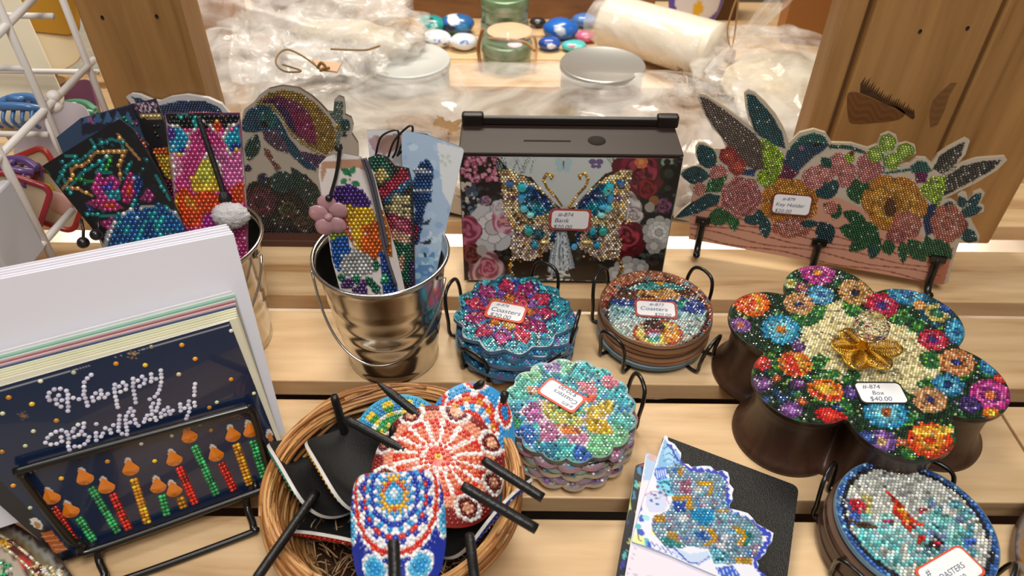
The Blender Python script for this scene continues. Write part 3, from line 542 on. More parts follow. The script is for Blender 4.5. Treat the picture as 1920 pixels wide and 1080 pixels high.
for k in range(6):
    z = .039-.0056*k
    o = coaster((.0452, .3685), .0515 if k < 2 else .0508, z, scal, cv if k == 0 else cvp, ['#d8ccb4', '#c89ab0', '#a0c0b0', '#d8c8a8', '#b8a0c0'][k % 5] if k else '#6a6a60', 'pastel rainbow beaded coaster with scalloped rim, topmost of its stack' if k == 0 else 'pastel scalloped coaster, %s of the stack beside the basket' % ORD[k], 'pastel rainbow coasters', rot=.1+.17*k, dx=((0, 0), (.001, -.002), (-.001, 0), (.002, -.002), (0, -.001), (.001, -.003))[k], s=.0027 if k == 0 else .0034)
    if k == 0: price(o, FLAT(z), [(1072, 776), (1003, 733), (1032, 707), (1102, 746)], '#d8503a', [('#-875', .1, .70, .2), ('Coasters', .08, .40, .3), ('$20.00', .2, .08, .3)])
# stack 4: blue rimmed coasters
cv = Cv(1530, 850, 1890, 1200, '#c9ccc4', 1)
def c4(x, y): return 1480+x/4.155, 820+y/4.155
cv.dots(700, (1530, 860, 1880, 1190), (2, 5), ['#d4d2c6', '#b8bcbc', '#c8ccc8', '#a4aab0', '#dcd8cc'])
cv.dots(90, (1600, 960, 1820, 1060), (6, 13), ['#6fc0c4', '#88ccd0', '#8ac0b8', '#a8c8d0']); cv.dots(60, (1730, 940, 1830, 1040), (5, 10), ['#6ab0ac', '#7a94b8', '#5a9aa8'])
cv.dots(40, (1590, 990, 1690, 1080), (5, 10), ['#5ac0c0', '#9ad4d4']); cv.dots(20, (1590, 940, 1610, 980), (4, 7), ['#3a5aa8', '#4a6ab8'])
for P, c in ((((745, 405), (790, 440), (880, 530), (960, 640), (1060, 690), (1000, 700), (940, 740), (890, 710), (860, 640), (800, 590), (820, 520)), '#b8321e'), (((830, 540), (900, 570), (960, 680), (900, 660)), '#d8842a'), (((460, 500), (520, 470), (570, 510), (650, 540), (620, 570), (560, 560), (540, 600), (490, 560)), '#c0283a'), (((1000, 530), (1040, 560), (1100, 545), (1040, 590), (1020, 610)), '#b02a38'), (((680, 640), (800, 640), (830, 670), (760, 670)), '#9a2a5a'), (((1000, 770), (1060, 760), (1040, 820), (990, 850)), '#b02a24'), (((1130, 740), (1160, 790), (1210, 830), (1160, 880), (1100, 850), (1050, 860), (1110, 800)), '#22242c'), (((1130, 800), (1180, 820), (1150, 860), (1110, 840)), '#b02438'), (((450, 640), (600, 660), (700, 710), (640, 720), (520, 690)), '#4a3428'), (((540, 420), (640, 470), (640, 600), (600, 600), (590, 560), (610, 520)), '#c8b86a'), (((1370, 800), (1460, 800), (1440, 840), (1370, 850)), '#3a5ab0')): cv.poly([c4(*p) for p in P], c, 1, .12)
pc = FLAT(.036)
def radial(cvx, c, z, r, rings):
    h, w = cvx.X.shape; D = vF*FPX+vR*(cvx.X[..., None]-960)+vU*(540-cvx.Y[..., None]); k = (z-CAMH)/D[..., 2]; d = np.hypot(D[..., 0]*k-c[0], D[..., 1]*k-c[1])/r
    for q, c_ in rings: m = d > q; cvx.a[m, :3] = hx(c_); cvx.a[m, 3] = 1
radial(cv, (.273, .2735), .036, .0515, ((.86, '#20242e'), (.915, '#3a68b0'), (.985, '#88b8dc')))
for a in np.arange(0, 6.28, .2):
    P = proj((.273+.0488*cos(a), .2735+.0488*sin(a), .036)); cv.ell(*P, 5, 3.5, rnd.choice(['#2f55a0', '#5a90cc', '#3a60a8', '#7ab0d8']))
for k in range(5):
    z = .036-.0062*k
    o = coaster((.273, .2735), .0515-.001*(k > 0), z, circ, cv if k == 0 else '#5a4234', '#8ab4d4' if k == 0 else '#4a3026', 'blue rimmed round coaster with red bird scene in beads, topmost of its stack' if k == 0 else 'dark brown edged round coaster, %s of the stack at the bottom right corner' % (ORD[k] if k < 4 else 'lowest'), 'blue rimmed round coasters', dx=(0, 0) if k == 0 else (-.006+.001*(k % 2), -.001), beaded=k == 0, t=.0055 if k else .004)
    if k == 0: price(o, FLAT(z), [(1716, 1066), (1800, 1019), (1853, 1072), (1765, 1128)], '#d8583a', [('#', .12, .66, .28), ('COASTERS', .16, .40, .24), ('$20.00', .3, .12, .24)], bw=.06)
# ------------------------------------------------------------------ butterfly bank
M_brown = mat('dark_brown_enamel', '#2b1e19', .45, coat=.2)
BB = empty('butterfly_bank', (.043, .58, 0), 'dark brown money bank with jewelled butterfly and roses on its front', 'money box')
bp_ = Pl((.0, .5585, .0), (0, -1, 0)); bw0, bw1 = bp_.uv(865, 400)[0], bp_.uv(1262, 400)[0]; bz = .1455
mb = MB(); bx(mb, (bw0+.001, .56, .004), (bw1-bw0-.002, 0, 0), (0, .050, 0), (0, 0, bz-.004)); bevel(mb.build('body', M_brown, BB), .002)
mb = MB(); bx(mb, (bw0-.0005, .5592, bz), (bw1-bw0+.001, 0, 0), (0, .0525, 0), (0, 0, .003)); bevel(mb.build('lid', M_brown, BB), .001)
mb = MB(); bx(mb, (bw0, .6075, bz+.003), (bw1-bw0, 0, 0), (0, .005, 0), (0, 0, .0085))
for x in (bw0, bw1-.017): bx(mb, (x, .6055, bz+.002), (.020, 0, 0), (0, .009, 0), (0, 0, .0125))
bevel(mb.build('rear_lip', mat('black_brown_enamel', '#1c120e', .4), BB), .003, 3)
pl = FLAT(bz+.0032); a, b = at(982, 264, bz+.003), at(1070, 265, bz+.003)
mb = MB(); bx(mb, (a[0], a[1]-.0011, bz+.0028), (b[0]-a[0], 0, 0), (0, .0024, 0), (0, 0, .0005)); mb.build('coin_slot', M_hole, BB)
c = at(1119, 264, bz+.003); mb = MB(); lathe(mb, (c[0], c[1], bz+.0028), [(.0001, .0006), (.008, .0006), (.0082, 0)], 28); mb.build('round_hole', M_hole, BB)
cv = Cv(855, 280, 1280, 540, '#191817', 0)
def B(x, y): return 820+x/3.177, 200+y/3.177
def bq(L): return [B(*p) for p in L]
cv.dots(700, (860, 285, 1275, 535), (2, 7), ['#221f1e', '#101010', '#2f3330', '#3a3434', '#26302a', '#3c2a2c', '#46504a'], 0)
cv.poly(bq([(520, 285), (1120, 285), (1090, 370), (1000, 400), (900, 500), (820, 600), (740, 610), (640, 520), (560, 420), (440, 390), (360, 300)]), '#c3cac8', 0)
for i in range(26):
    x = rnd.uniform(360, 560); cv.line(bq([(x, 400), (x+rnd.uniform(-60, 60), 290)]), .8, rnd.choice(['#5a6a58', '#7f96a0', '#44544a', '#a8bcc0']), 0)
for i in range(16):
    x = rnd.uniform(990, 1110); cv.line(bq([(1060, 400), (x, 290)]), .8, rnd.choice(['#44584a', '#6a7a6a']), 0)
for i in range(60): x, y = B(rnd.uniform(150, 350), rnd.uniform(300, 440)); q = rnd.uniform(2.5, 6); cv.fl(x, y, q, q, [rnd.choice(['#c06a86', '#a84a6a', '#d890a8', '#8a3a58']), '#d8a0b0'], 5, bead=0)
for i in range(50): x, y = B(rnd.uniform(130, 260), rnd.uniform(430, 680)); q = rnd.uniform(2, 7); cv.fl(x, y, q, q, [rnd.choice(['#4a6078', '#36485c', '#2a2a34', '#6a7f90', '#544058', '#c8c4b0'])], 5, bead=0)
def R(x, y, r, a, b, n=5, f=12, k=1.): cv.rose(*B(x, y), r/3.177, r*k/3.177, a, b, 0, 0, f, n)
def FF(x, y, r, cols, n=6, k=1.): cv.fl(*B(x, y), r/3.177, r*k/3.177, cols, n, 10, 0, line=.8)
FF(330, 720, 150, ['#c8c8cc', '#dcdadc', '#c2bcc2'], 6); R(400, 680, 82, '#e0c4cc', '#a85a74'); R(370, 600, 50, '#d8d4d8', '#a8a0a8')
R(175, 740, 95, '#cc7a90', '#7a2f48'); R(290, 970, 115, '#d8b8bc', '#7a4a54'); R(305, 960, 60, '#d090a0', '#983a58'); R(205, 875, 62, '#984040', '#3a1f20'); FF(265, 855, 32, ['#b0a8a8'])
FF(1200, 380, 165, ['#5a1828', '#7c2438', '#92304a', '#6a1c2c'], 9); R(1215, 400, 105, '#a03a50', '#3c0f1c'); FF(1215, 330, 40, ['#c86a48', '#d08a50']); R(1250, 490, 66, '#8c2430', '#4a1018'); R(1165, 430, 40, '#7c2438', '#2c0c14')
FF(1370, 330, 60, ['#26332a', '#8a9488', '#1c241e'], 7); FF(1380, 400, 60, ['#151a16', '#2c382e'], 7)
R(1120, 600, 100, '#dcd6d2', '#90888c'); R(1170, 650, 60, '#d8d0cc', '#8c8486'); R(1350, 590, 50, '#8a5470', '#3c2030'); FF(1290, 560, 30, ['#8a5a3a']); FF(1265, 600, 30, ['#9c9488'], 5)
FF(1130, 790, 118, ['#5a1420', '#80202e', '#9c2c3c'], 8); R(1125, 780, 88, '#b8404e', '#44101a'); R(1100, 895, 36, '#7c1c22', '#3a0c10')
FF(1320, 750, 100, ['#a8a8a4', '#c8c8c4', '#dcdcd8', '#b0b0ac'], 9); FF(1290, 830, 50, ['#9c9c98', '#c0c0bc'], 6); FF(1140, 990, 100, ['#a8a8a8', '#c4c4c4', '#d8d8d8'], 8); FF(1060, 1000, 50, ['#b8b8b8', '#d0d0d0'], 6); FF(1210, 960, 50, ['#a0a0a0', '#c4c4c4'])
R(290, 560, 34, '#b898a8', '#5a4050')
for x, y in ((750, 345),):
    for dx, dy, q in ((-25, -15, 26), (30, -15, 26), (-20, 25, 20), (22, 25, 20)): cv.ell(*B(x+dx, y+dy), q/3.177, q/3.177, '#a8c4cc', 0, 0)
    cv.ell(*B(x+2, y), 1.5, 8, '#8a5a3a', 0, 0)
for dx, dy, q in ((-20, -12, 22), (22, -12, 22), (-14, 16, 15), (16, 16, 15)): cv.ell(*B(945+dx, 340+dy), q/3.177, q/3.177*.8, '#6a5888', 0, 0)
cv.poly(bq([(695, 740), (770, 740), (830, 1010), (650, 1010)]), '#8c9cac', 0)
for i in range(60): x = rnd.uniform(705, 765); cv.line(bq([(x, 750), (735+(x-735)*2.4, 1000)]), .7, rnd.choice(['#c8d4dc', '#e4eaee', '#5a6c7c', '#9cacb8']), 0)
for i in range(40): x, y = rnd.uniform(560, 960), rnd.uniform(985, 1045); cv.ell(*B(x, y), rnd.uniform(3, 11), rnd.uniform(1, 3), rnd.choice(['#c0c8cc', '#e0e4e4', '#4a4440', '#8c949a', '#241c18']), rnd.uniform(-20, 20), 0)
cv.poly(bq([(450, 900), (560, 900), (680, 1000), (560, 1010), (470, 960)]), '#1c140e', 0); cv.poly(bq([(780, 970), (950, 930), (1000, 1010), (800, 1030)]), '#2a1c14', 0)
# butterfly wings (jewelled area)
for sgn in (1, -1):
    def m(L): return bq([(765+sgn*(x-765), y) for x, y in L])
    cv.poly(m([(365, 375), (430, 375), (540, 430), (640, 510), (720, 600), (690, 640), (690, 720), (660, 790), (600, 830), (520, 790), (440, 720), (400, 600)]), '#c8a878', 1, .2)
    cv.poly(m([(520, 700), (690, 700), (710, 760), (680, 840), (560, 920), (450, 900), (430, 820), (460, 740)]), '#b89c84', 1, .2)
    cv.poly(m([(480, 455), (560, 465), (650, 530), (710, 610), (640, 640), (560, 660), (500, 620)]), '#1c5a80', 1, .15)
    cv.poly(m([(560, 480), (640, 520), (690, 580), (640, 600), (570, 560)]), '#16306a', 1, .1); cv.poly(m([(545, 560), (620, 560), (660, 620), (560, 640)]), '#1f7f94', 1, .1)
    for x, y, a, b, c in ((505, 480, 28, 30, '#1fa8b8'), (500, 545, 22, 34, '#2fa8c0'), (515, 605, 24, 26, '#58b8c8'), (552, 640, 24, 20, '#7ac8c8'), (435, 460, 26, 26, '#2f5a8a'), (545, 740, 30, 34, '#2a8890'), (600, 760, 40, 34, '#244a58'), (580, 820, 22, 24, '#1f88b0'), (640, 800, 36, 14, '#b89a60'), (455, 540, 20, 22, '#6a4a70'), (400, 430, 18, 18, '#d8c088'), (690, 780, 16, 40, '#1c4a78')): cv.ell(*B(765+sgn*(x-765), y), a/3.177, b/3.177, c, 0, 1)
    for i in range(110):
        x, y = rnd.choice([(rnd.uniform(370, 480), rnd.uniform(380, 700)), (rnd.uniform(450, 660), rnd.uniform(830, 920)), (rnd.uniform(440, 520), rnd.uniform(640, 850))]); cv.ell(*B(765+sgn*(x-765), y), 2, 2, rnd.choice(['#d8a850', '#c88a3a', '#e0c8b0', '#d8b0a8', '#a87858', '#8a6a9a', '#e8e0d8']))
    cv.line(m([(740, 590), (700, 530), (650, 480), (630, 430), (650, 400), (685, 410), (680, 430)]), 4.2, '#c8922f')
    cv.line(m([(450, 900), (430, 960), (450, 1010)]), 6, '#8a6428')
ol = [(bw0+0, .004), (bw1, .004), (bw1, bz), (bw0, bz)]
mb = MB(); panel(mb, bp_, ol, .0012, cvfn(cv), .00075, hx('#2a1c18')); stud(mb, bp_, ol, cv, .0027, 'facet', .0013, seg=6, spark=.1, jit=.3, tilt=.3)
# larger set stones
mb.build('front_panel', [M_print, M_bead], BB)
mb = MB(); bp2 = bp_
for x, y, a, b, c in ((505, 480, 9, 10, '#1fa8b8'), (500, 545, 7, 11, '#2f88c0'), (515, 605, 8, 9, '#58b8c8'), (552, 642, 8, 7, '#8ad8d0'), (435, 460, 7, 7, '#2f5a8a'), (545, 740, 9, 10, '#2a9890'), (580, 822, 7, 7, '#1f88b0'), (640, 800, 10, 4, '#c8aa60'), (600, 760, 9, 8, '#244a58'), (990, 595, 10, 6, '#3a98c0'), (1010, 500, 9, 12, '#2aa8a8'), (925, 740, 7, 12, '#2a98b0'), (815, 830, 7, 9, '#3a98c8')):
    for X in ((x, 1530-x) if x < 700 else (x,)):
        u, v = bp_.uv(*B(X, y)); P = bp_.w(u, v, .001); sc = .00046; V, F = btemp('facet', 8); A = P+np.outer(V[:, 0]*a*sc, bp_.u)+np.outer(V[:, 1]*b*sc, bp_.v)+np.outer(V[:, 2]*.003, bp_.n); mb.add(A, F, hx(c))
mb.build('set_stones', M_bead, BB)['kind'] = 'stuff'
price(BB, bp_, [(1029, 391), (1107, 393), (1106, 433), (1028, 431)], '#b0483a', [('#-874', .2, .66, .24), ('Bank', .12, .38, .28), ('$20.00', .1, .08, .26)], h=.0035)

# ------------------------------------------------------------------ hummingbird key holder
def stand_in(o, base, t, front=None): pass
hA, hB = at(1292, 474, 0), at(1764, 552, 0); hd = nz(hB-hA); hn = nz(np.array([hd[1], -hd[0], 0])); hn = nz(hn*cos(radians(6))+np.array([0, 0, sin(radians(6))]))
HP = Pl(hA+np.array([0, 0, .003]), hn)
def H_(x, y): return 1240+x/2.7, 160+y/2.7
def hq(L): return [H_(*p) for p in L]
HO = hq([(62, 672), (105, 630), (150, 595), (158, 540), (140, 515), (150, 500), (105, 468), (92, 447), (110, 425), (160, 408), (195, 402), (172, 350), (172, 310), (190, 288), (215, 290), (262, 320), (300, 322), (330, 320), (300, 260), (260, 220), (220, 150), (200, 110), (182, 60), (195, 42), (225, 48), (320, 110), (430, 190), (470, 230), (440, 170), (425, 110), (418, 40), (440, 22), (470, 35), (520, 80), (580, 150), (620, 220), (645, 292), (700, 240), (770, 222), (830, 240), (862, 290), (960, 293), (1045, 318), (1090, 300), (1110, 255), (1150, 238), (1190, 255), (1202, 300), (1240, 290), (1285, 305), (1290, 345), (1240, 375), (1190, 405), (1255, 395), (1290, 365), (1340, 368), (1368, 395), (1400, 350), (1450, 315), (1540, 268), (1562, 280), (1540, 350), (1495, 402), (1600, 370), (1740, 360), (1752, 378), (1700, 430), (1600, 490), (1480, 550), (1432, 575), (1470, 578), (1502, 600), (1500, 550), (1520, 535), (1545, 545), (1556, 582), (1580, 545), (1620, 528), (1638, 545), (1612, 600), (1635, 612), (1632, 640), (1565, 668), (1580, 700), (1612, 760), (1605, 795), (1560, 800), (1510, 792), (1475, 890), (1450, 1000), (1420, 1010), (1335, 995), (138, 778), (142, 690), (120, 684)])
cv = Cv(1255, 160, 1900, 545, '#b4a897', 0)
cv.poly(hq([(140, 690), (160, 560), (640, 560), (900, 570), (1400, 800), (1470, 870), (1430, 1010), (1330, 998), (130, 785)]), '#c4917c', 0)
cv.poly(hq([(1340, 870), (1480, 820), (1430, 1010), (1360, 1000)]), '#b06a50', 0)
for i in range(10):
    y = 600+i*34; P = [(x, y+(x-200)*.19+9*sin(x*.012+i*2)) for x in range(150, 1420, 60)]; cv.line(hq(P), 2.2, '#84463c', 0)
def HL(x0, y0, x1, y1, w, c='#1b4f55', v='#123a40'): cv.leaf(*H_(x0, y0), *H_(x1, y1), w/2.7, c, v)
def HF(x, y, r, cols, n=6, k=1., a=0, line=.7): cv.fl(*H_(x, y), r/2.7, r*k/2.7, cols, n, a, line=line)
def poly(L, c, b=1, v=.08): cv.poly(hq(L), c, b, v)
# sky-white arch
poly([(700, 480), (760, 380), (860, 330), (1000, 330), (1110, 400), (1200, 440), (1290, 500), (1290, 590), (1000, 570), (820, 560)], '#b9ac9b', 0, 0)
# brown wing
poly([(195, 60), (225, 62), (320, 125), (470, 245), (510, 290), (530, 420), (480, 430), (420, 400), (350, 320), (270, 215), (225, 150)], '#5e5048')
for i in range(7): cv.line(hq([(205+i*16, 75+i*32), (500-i*4, 280+i*22)]), 1.2, '#85766a')
poly([(432, 40), (470, 50), (560, 150), (610, 240), (630, 320), (560, 300), (470, 230), (440, 130)], '#19474d')
for i in range(5): cv.line(hq([(440+i*8, 60+i*45), (600-i*6, 300)]), 1., '#2c6a70')
poly([(640, 330), (690, 270), (770, 240), (825, 255), (850, 300), (820, 330), (760, 370), (700, 430), (660, 470), (620, 470), (600, 420)], '#24435a'); poly([(645, 320), (700, 262), (770, 240), (825, 255), (850, 300), (790, 290), (720, 290), (660, 340)], '#1f5c52')
poly([(620, 400), (700, 440), (660, 480), (560, 500), (600, 440)], '#6c2448'); poly([(840, 300), (960, 305), (1060, 345), (1040, 350), (940, 322), (850, 318)], '#1c4d46'); cv.ell(*H_(790, 300), 9, 4, '#101418', -10)
cv.ell(*H_(712, 318), 5, 4, '#a06a88')
poly([(500, 270), (560, 290), (620, 350), (615, 430), (570, 500), (540, 530), (480, 480), (490, 440), (520, 420)], '#8fae30', 1, .3)
poly([(410, 430), (480, 420), (470, 460), (400, 450)], '#2a4468')
HL(190, 300, 270, 425, 48); HL(100, 450, 245, 460, 46); poly([(70, 668), (140, 600), (240, 545), (300, 560), (290, 600), (180, 650), (90, 672)], '#184a52')
HF(340, 355, 50, ['#a03a38', '#c04a3a']); HF(385, 410, 48, ['#a84038', '#c85a48']); HF(290, 450, 48, ['#c87a72', '#d8928a']); HF(195, 525, 34, ['#c8847a']); poly([(240, 480), (330, 460), (300, 540), (220, 540)], '#2c6038', 1, .3)
HL(230, 690, 360, 640, 45, '#2c6a38', '#1c4a28'); HL(360, 640, 370, 740, 30, '#2c7a40', '#1c4a28'); HL(420, 690, 520, 640, 45); HL(520, 660, 530, 775, 32)
cv.rose(*H_(405, 565), 41, 40, '#cf8c86', '#a05a5a', 0, 1, 22, 7)
HF(650, 590, 150, ['#c8842c', '#dca03c', '#c88a34'], 8, .82); HF(660, 720, 105, ['#b86a58', '#cf8c80', '#c07a68'], 6, .5)
HL(780, 560, 900, 490, 50); HL(800, 690, 860, 800, 50, '#173f48', '#0f2c34'); HL(700, 700, 800, 700, 20); HL(960, 490, 1080, 560, 65, '#2a6238', '#1c4a28'); HL(960, 480, 1000, 600, 40, '#2a6238', '#1c4a28')
for x, y, q in ((770, 470, 60), (830, 440, 55), (900, 400, 60), (940, 440, 55), (1050, 400, 62), (1040, 450, 50), (930, 480, 40), (1080, 430, 45)): HF(x, y, q, ['#c67c78', '#d8928c'], 5)
cv.rose(*H_(1055, 410), 20, 17, '#d08880', '#a86060', 0, 1); HL(810, 365, 860, 420, 26, '#1c5a48'); HF(955, 365, 26, ['#9ab83a']); HF(965, 345, 14, ['#7a2a3a'])
for x, y, q in ((1145, 290, 46), (1235, 335, 48), (1170, 385, 44), (1085, 350, 44)): HF(x, y, q, ['#8cab3a', '#a8c850', '#c4dc70'], 6)
cv.line(hq([(1120, 340), (1130, 400), (1125, 440)]), 3, '#5a7a78')
# small bird
poly([(1260, 410), (1300, 380), (1340, 385), (1370, 430), (1340, 450), (1270, 440)], '#1c5850'); poly([(1130, 440), (1260, 420), (1265, 432), (1140, 450)], '#2c6a64'); poly([(1280, 440), (1350, 445), (1340, 490), (1290, 495)], '#6c1c50')
poly([(1375, 420), (1410, 355), (1460, 322), (1535, 285), (1520, 350), (1470, 420), (1420, 450)], '#34322c'); poly([(1430, 470), (1520, 410), (1620, 385), (1725, 375), (1680, 425), (1580, 480), (1460, 545), (1420, 560)], '#22221f')
for i in range(8): cv.line(hq([(1420, 440+i*14), (1720-i*26, 380+i*18)]), 1.4, '#8c8474')
for i in range(6): cv.line(hq([(1400+i*12, 440-i*4), (1525-i*6, 300+i*22)]), 1.3, '#8a8478')
poly([(1300, 530), (1370, 460), (1440, 460), (1440, 520), (1400, 620), (1330, 560)], '#93ae3a', 1, .3); poly([(1330, 600), (1390, 600), (1400, 740), (1340, 760), (1325, 680)], '#1b2f5a')
HL(1510, 560, 1530, 620, 26); HL(1540, 630, 1620, 545, 26); HL(1500, 660, 1625, 620, 28); HL(1510, 740, 1600, 785, 36); HL(1420, 620, 1490, 600, 22); HF(1525, 705, 30, ['#7a4a40'])
for a in ((1030, 760, 900, 720, 40), (1040, 700, 920, 640, 34), (1080, 740, 950, 840, 40), (1100, 760, 1060, 880, 34), (1140, 780, 1160, 860, 34), (1220, 780, 1225, 900, 26), (1250, 780, 1340, 890, 45), (1340, 760, 1370, 880, 34), (1380, 780, 1470, 880, 40), (900, 600, 870, 680, 30), (1000, 700, 1100, 780, 50)): HL(*a, '#236038', '#164228')
HL(1060, 800, 1075, 880, 20); HL(820, 600, 890, 640, 26, '#2c6a38', '#1c4a28'); HF(860, 620, 34, ['#c07a6a'])
HF(1180, 600, 172, ['#c8842a', '#dca038', '#c88c34', '#b0782c'], 6, .85, 20); cv.ell(*H_(1160, 620), 11, 17, '#5c3a1c', 0); HF(1240, 710, 80, ['#bc6e60', '#d08e80', '#b86a60'], 6, .9); HF(1190, 760, 55, ['#a85a58', '#c07a70'], 6, .7)
HF(1450, 700, 90, ['#b86a5a', '#cc8878', '#b86a5a'], 7, 1.1)
HK = empty('hummingbird_key_holder', (hA+hB)/2, 'cut-out key holder board with two beaded hummingbirds and flowers, leaning at the right post', 'key holder')
o_ = pxout(HP, HO); lo_v = min(v for u, v in o_)
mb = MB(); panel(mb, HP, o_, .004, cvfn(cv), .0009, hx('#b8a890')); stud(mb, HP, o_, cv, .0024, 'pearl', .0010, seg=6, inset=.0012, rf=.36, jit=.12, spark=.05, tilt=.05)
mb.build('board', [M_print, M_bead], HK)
for (x, y, l) in ((205, 710, 52), (790, 820, 30), (1385, 905, 56)):
    a = onp(*H_(x, y), HP.o, HP.n); mb = MB(); u = HP.u; w_ = HP.v; n_ = HP.n
    P = [a+w_*.006+n_*.001, a+n_*.003, a-w_*.012+n_*.004, a-w_*.022+n_*.007, a-w_*.027+n_*.014, a-w_*.024+n_*.019]
    P = [np.array([p[0], p[1], max(p[2], .004)]) for p in P]
    tube(mb, curve(P, 5), [.0045]*6+[.0042]*6+[.0032]*8+[.0028]*6 if False else .0036, 8); bx(mb, a-u*.007+w_*.004, u*.014, w_*.006, n_*.004); mb.build('hook', M_wire, HK)
price(HK, HP, [H_(556, 542), H_(760, 556), H_(752, 668), H_(548, 648)], '#7a3a2c', [('#-879', .25, .68, .2), ('Key Holder', .1, .40, .24), ('$20.00', .1, .1, .24)], h=.002, bw=.07)

# ------------------------------------------------------------------ turtle-backed cut-outs behind the buckets
TP = Pl((-.24, .628, .002), (0, -1, .06))
def T_(x, y): return 440+x/3.6, 160+y/3.6
def tq(L): return [T_(*p) for p in L]
TO = tq([(35, 320), (45, 240), (60, 170), (120, 125), (160, 75), (230, 25), (320, 5), (430, 20), (520, 75), (580, 130), (625, 180), (665, 185), (672, 100), (700, 75), (735, 88), (745, 150), (745, 200), (785, 220), (800, 270), (790, 330), (830, 390), (835, 470), (820, 700), (800, 960), (560, 1070), (150, 1070), (60, 950), (40, 700)])
cv = Cv(440, 155, 700, 480, '#cfc6ba', 0)
def poly(L, c, b=1, v=.12): cv.poly(tq(L), c, b, v)
poly([(40, 800), (100, 660), (230, 620), (330, 590), (480, 600), (560, 680), (640, 900), (800, 960), (560, 1070), (150, 1070)], '#1a1516', 1, .2)
poly([(140, 120), (230, 50), (330, 30), (440, 50), (540, 115), (640, 220), (690, 330), (680, 420), (620, 470), (560, 440), (450, 380), (370, 300), (300, 200), (220, 130)], '#a8853c')
poly([(170, 100), (300, 75), (420, 110), (500, 180), (548, 300), (550, 400), (500, 390), (420, 340), (360, 270), (300, 180), (230, 120)], '#7c2e5c'); poly([(380, 160), (470, 170), (540, 280), (545, 390), (460, 350), (390, 270)], '#98285c'); poly([(180, 110), (260, 100), (340, 150), (400, 250), (420, 330), (350, 270), (290, 180), (230, 130)], '#3c2a60')
cv.line(tq([(150, 130), (250, 130), (320, 210), (370, 320), (450, 390), (560, 455), (620, 485)]), 3, '#b09c60')
poly([(50, 310), (50, 240), (90, 165), (170, 130), (240, 145), (300, 220), (360, 340), (440, 440), (540, 520), (555, 580), (480, 560), (390, 480), (340, 420), (250, 380), (200, 300), (130, 320)], '#1d5270'); poly([(160, 180), (230, 160), (290, 230), (250, 290), (180, 240)], '#1e6a6c')
poly([(190, 300), (290, 300), (350, 400), (360, 460), (290, 440), (200, 370)], '#644a66'); cv.ell(*T_(200, 260), 6.5, 6.5, '#0e1014'); poly([(420, 440), (620, 480), (560, 560), (500, 520)], '#5a4068')
cv.leaf(*T_(90, 510), *T_(150, 330), 14, '#1d4f48', '#133a38'); cv.ell(*T_(320, 650), 22, 20, '#1d4a48', 0); cv.poly(tq([(380, 550), (440, 580), (560, 700), (640, 900), (500, 820), (400, 700)]), '#1a3a34', 1, .2)
poly([(200, 420), (240, 440), (260, 500), (320, 560), (280, 580), (240, 510), (200, 460)], '#94605c'); cv.ell(*T_(190, 630), 10, 11, '#1c2450'); cv.ell(*T_(90, 560), 7, 7, '#1f2a54')
cv.fl(*T_(170, 790), 32, 30, ['#5c2438', '#7a3448', '#4a1c2c'], 9); cv.fl(*T_(360, 840), 16, 16, ['#5a5a34', '#2a2a20', '#5a5a34'], 10); cv.fl(*T_(470, 930), 18, 15, ['#5c4434', '#2a201c', '#6a503a'], 9); cv.dots(60, (460, 390, 660, 450), (2, 5), ['#3a2428', '#241a1c', '#4a3438', '#1f2a24', '#6a4438'])
poly([(665, 110), (735, 110), (725, 300), (700, 420), (680, 380), (690, 260), (640, 200)], '#7f9a90'); cv.ell(*T_(745, 270), 10, 12, '#1c5a62'); cv.ell(*T_(745, 330), 5, 5, '#142444'); cv.ell(*T_(700, 285), 5, 6, '#b08c28')
TT = empty('bird_cutout', (-.235, .628, 0), 'cut-out of a blue headed bird with gold and magenta wing behind the buckets', 'ornament', 'beaded cut-outs')
cv.a[..., :3] *= .84; mb = MB(); TOv = pxout(TP, TO); panel(mb, TP, TOv, .004, cvfn(cv), .0012, hx('#4a4038')); stud(mb, TP, TOv, cv, .0026, 'pearl', .0010, seg=6, inset=.0018, rf=.40, jit=.12, tilt=.05); mb.build('board', [M_print, M_bead], TT)
mb = MB(); bx(mb, (-.285, .614, .0), (.10, 0, 0), (0, .028, 0), (0, 0, .008)); bevel(mb.build('foot', mat('brown_stain', '#4a2a1c', .5), TT), .001)
WP = Pl((-.33, .640, .002), (0, -1, .06))
WO = [(236, 182), (246, 176), (262, 178), (285, 188), (300, 190), (320, 182), (350, 178), (390, 184), (415, 195), (440, 225), (455, 300), (455, 380), (430, 425), (300, 425), (270, 300), (262, 215), (247, 196)]
cv = Cv(225, 165, 470, 440, '#c9c8cc', 0); cv.poly([(246, 182), (262, 184), (285, 195), (300, 198), (340, 188), (385, 190), (412, 202), (430, 235), (440, 300), (440, 400), (310, 400), (280, 240), (262, 200)], '#28456c', 1, .15)
cv.poly([(300, 200), (340, 192), (385, 196), (405, 208), (400, 214), (320, 212)], '#223a66', 1, .1); cv.poly([(320, 210), (400, 210), (398, 214), (320, 215)], '#a86a7c'); cv.poly([(262, 190), (285, 200), (295, 240), (270, 230)], '#2a1c2c')
WT = empty('dolphin_cutout', (-.33, .640, 0), 'white edged cut-out with blue beaded back rising behind the dark bookmarks', 'ornament', 'beaded cut-outs')
mb = MB(); WOv = pxout(WP, WO); panel(mb, WP, WOv, .004, cvfn(cv), .0012, hx('#c8c4c0')); stud(mb, WP, WOv, cv, .0026, 'pearl', .0010, seg=6, inset=.0012, rf=.40, jit=.12, tilt=.05); mb.build('board', [M_print, M_bead], WT)
mb = MB(); bx(mb, (-.36, .630, .0), (.09, 0, 0), (0, .024, 0), (0, 0, .008)); bevel(mb.build('foot', mat('brown_stain', '#4a2a1c', .5), WT), .001)

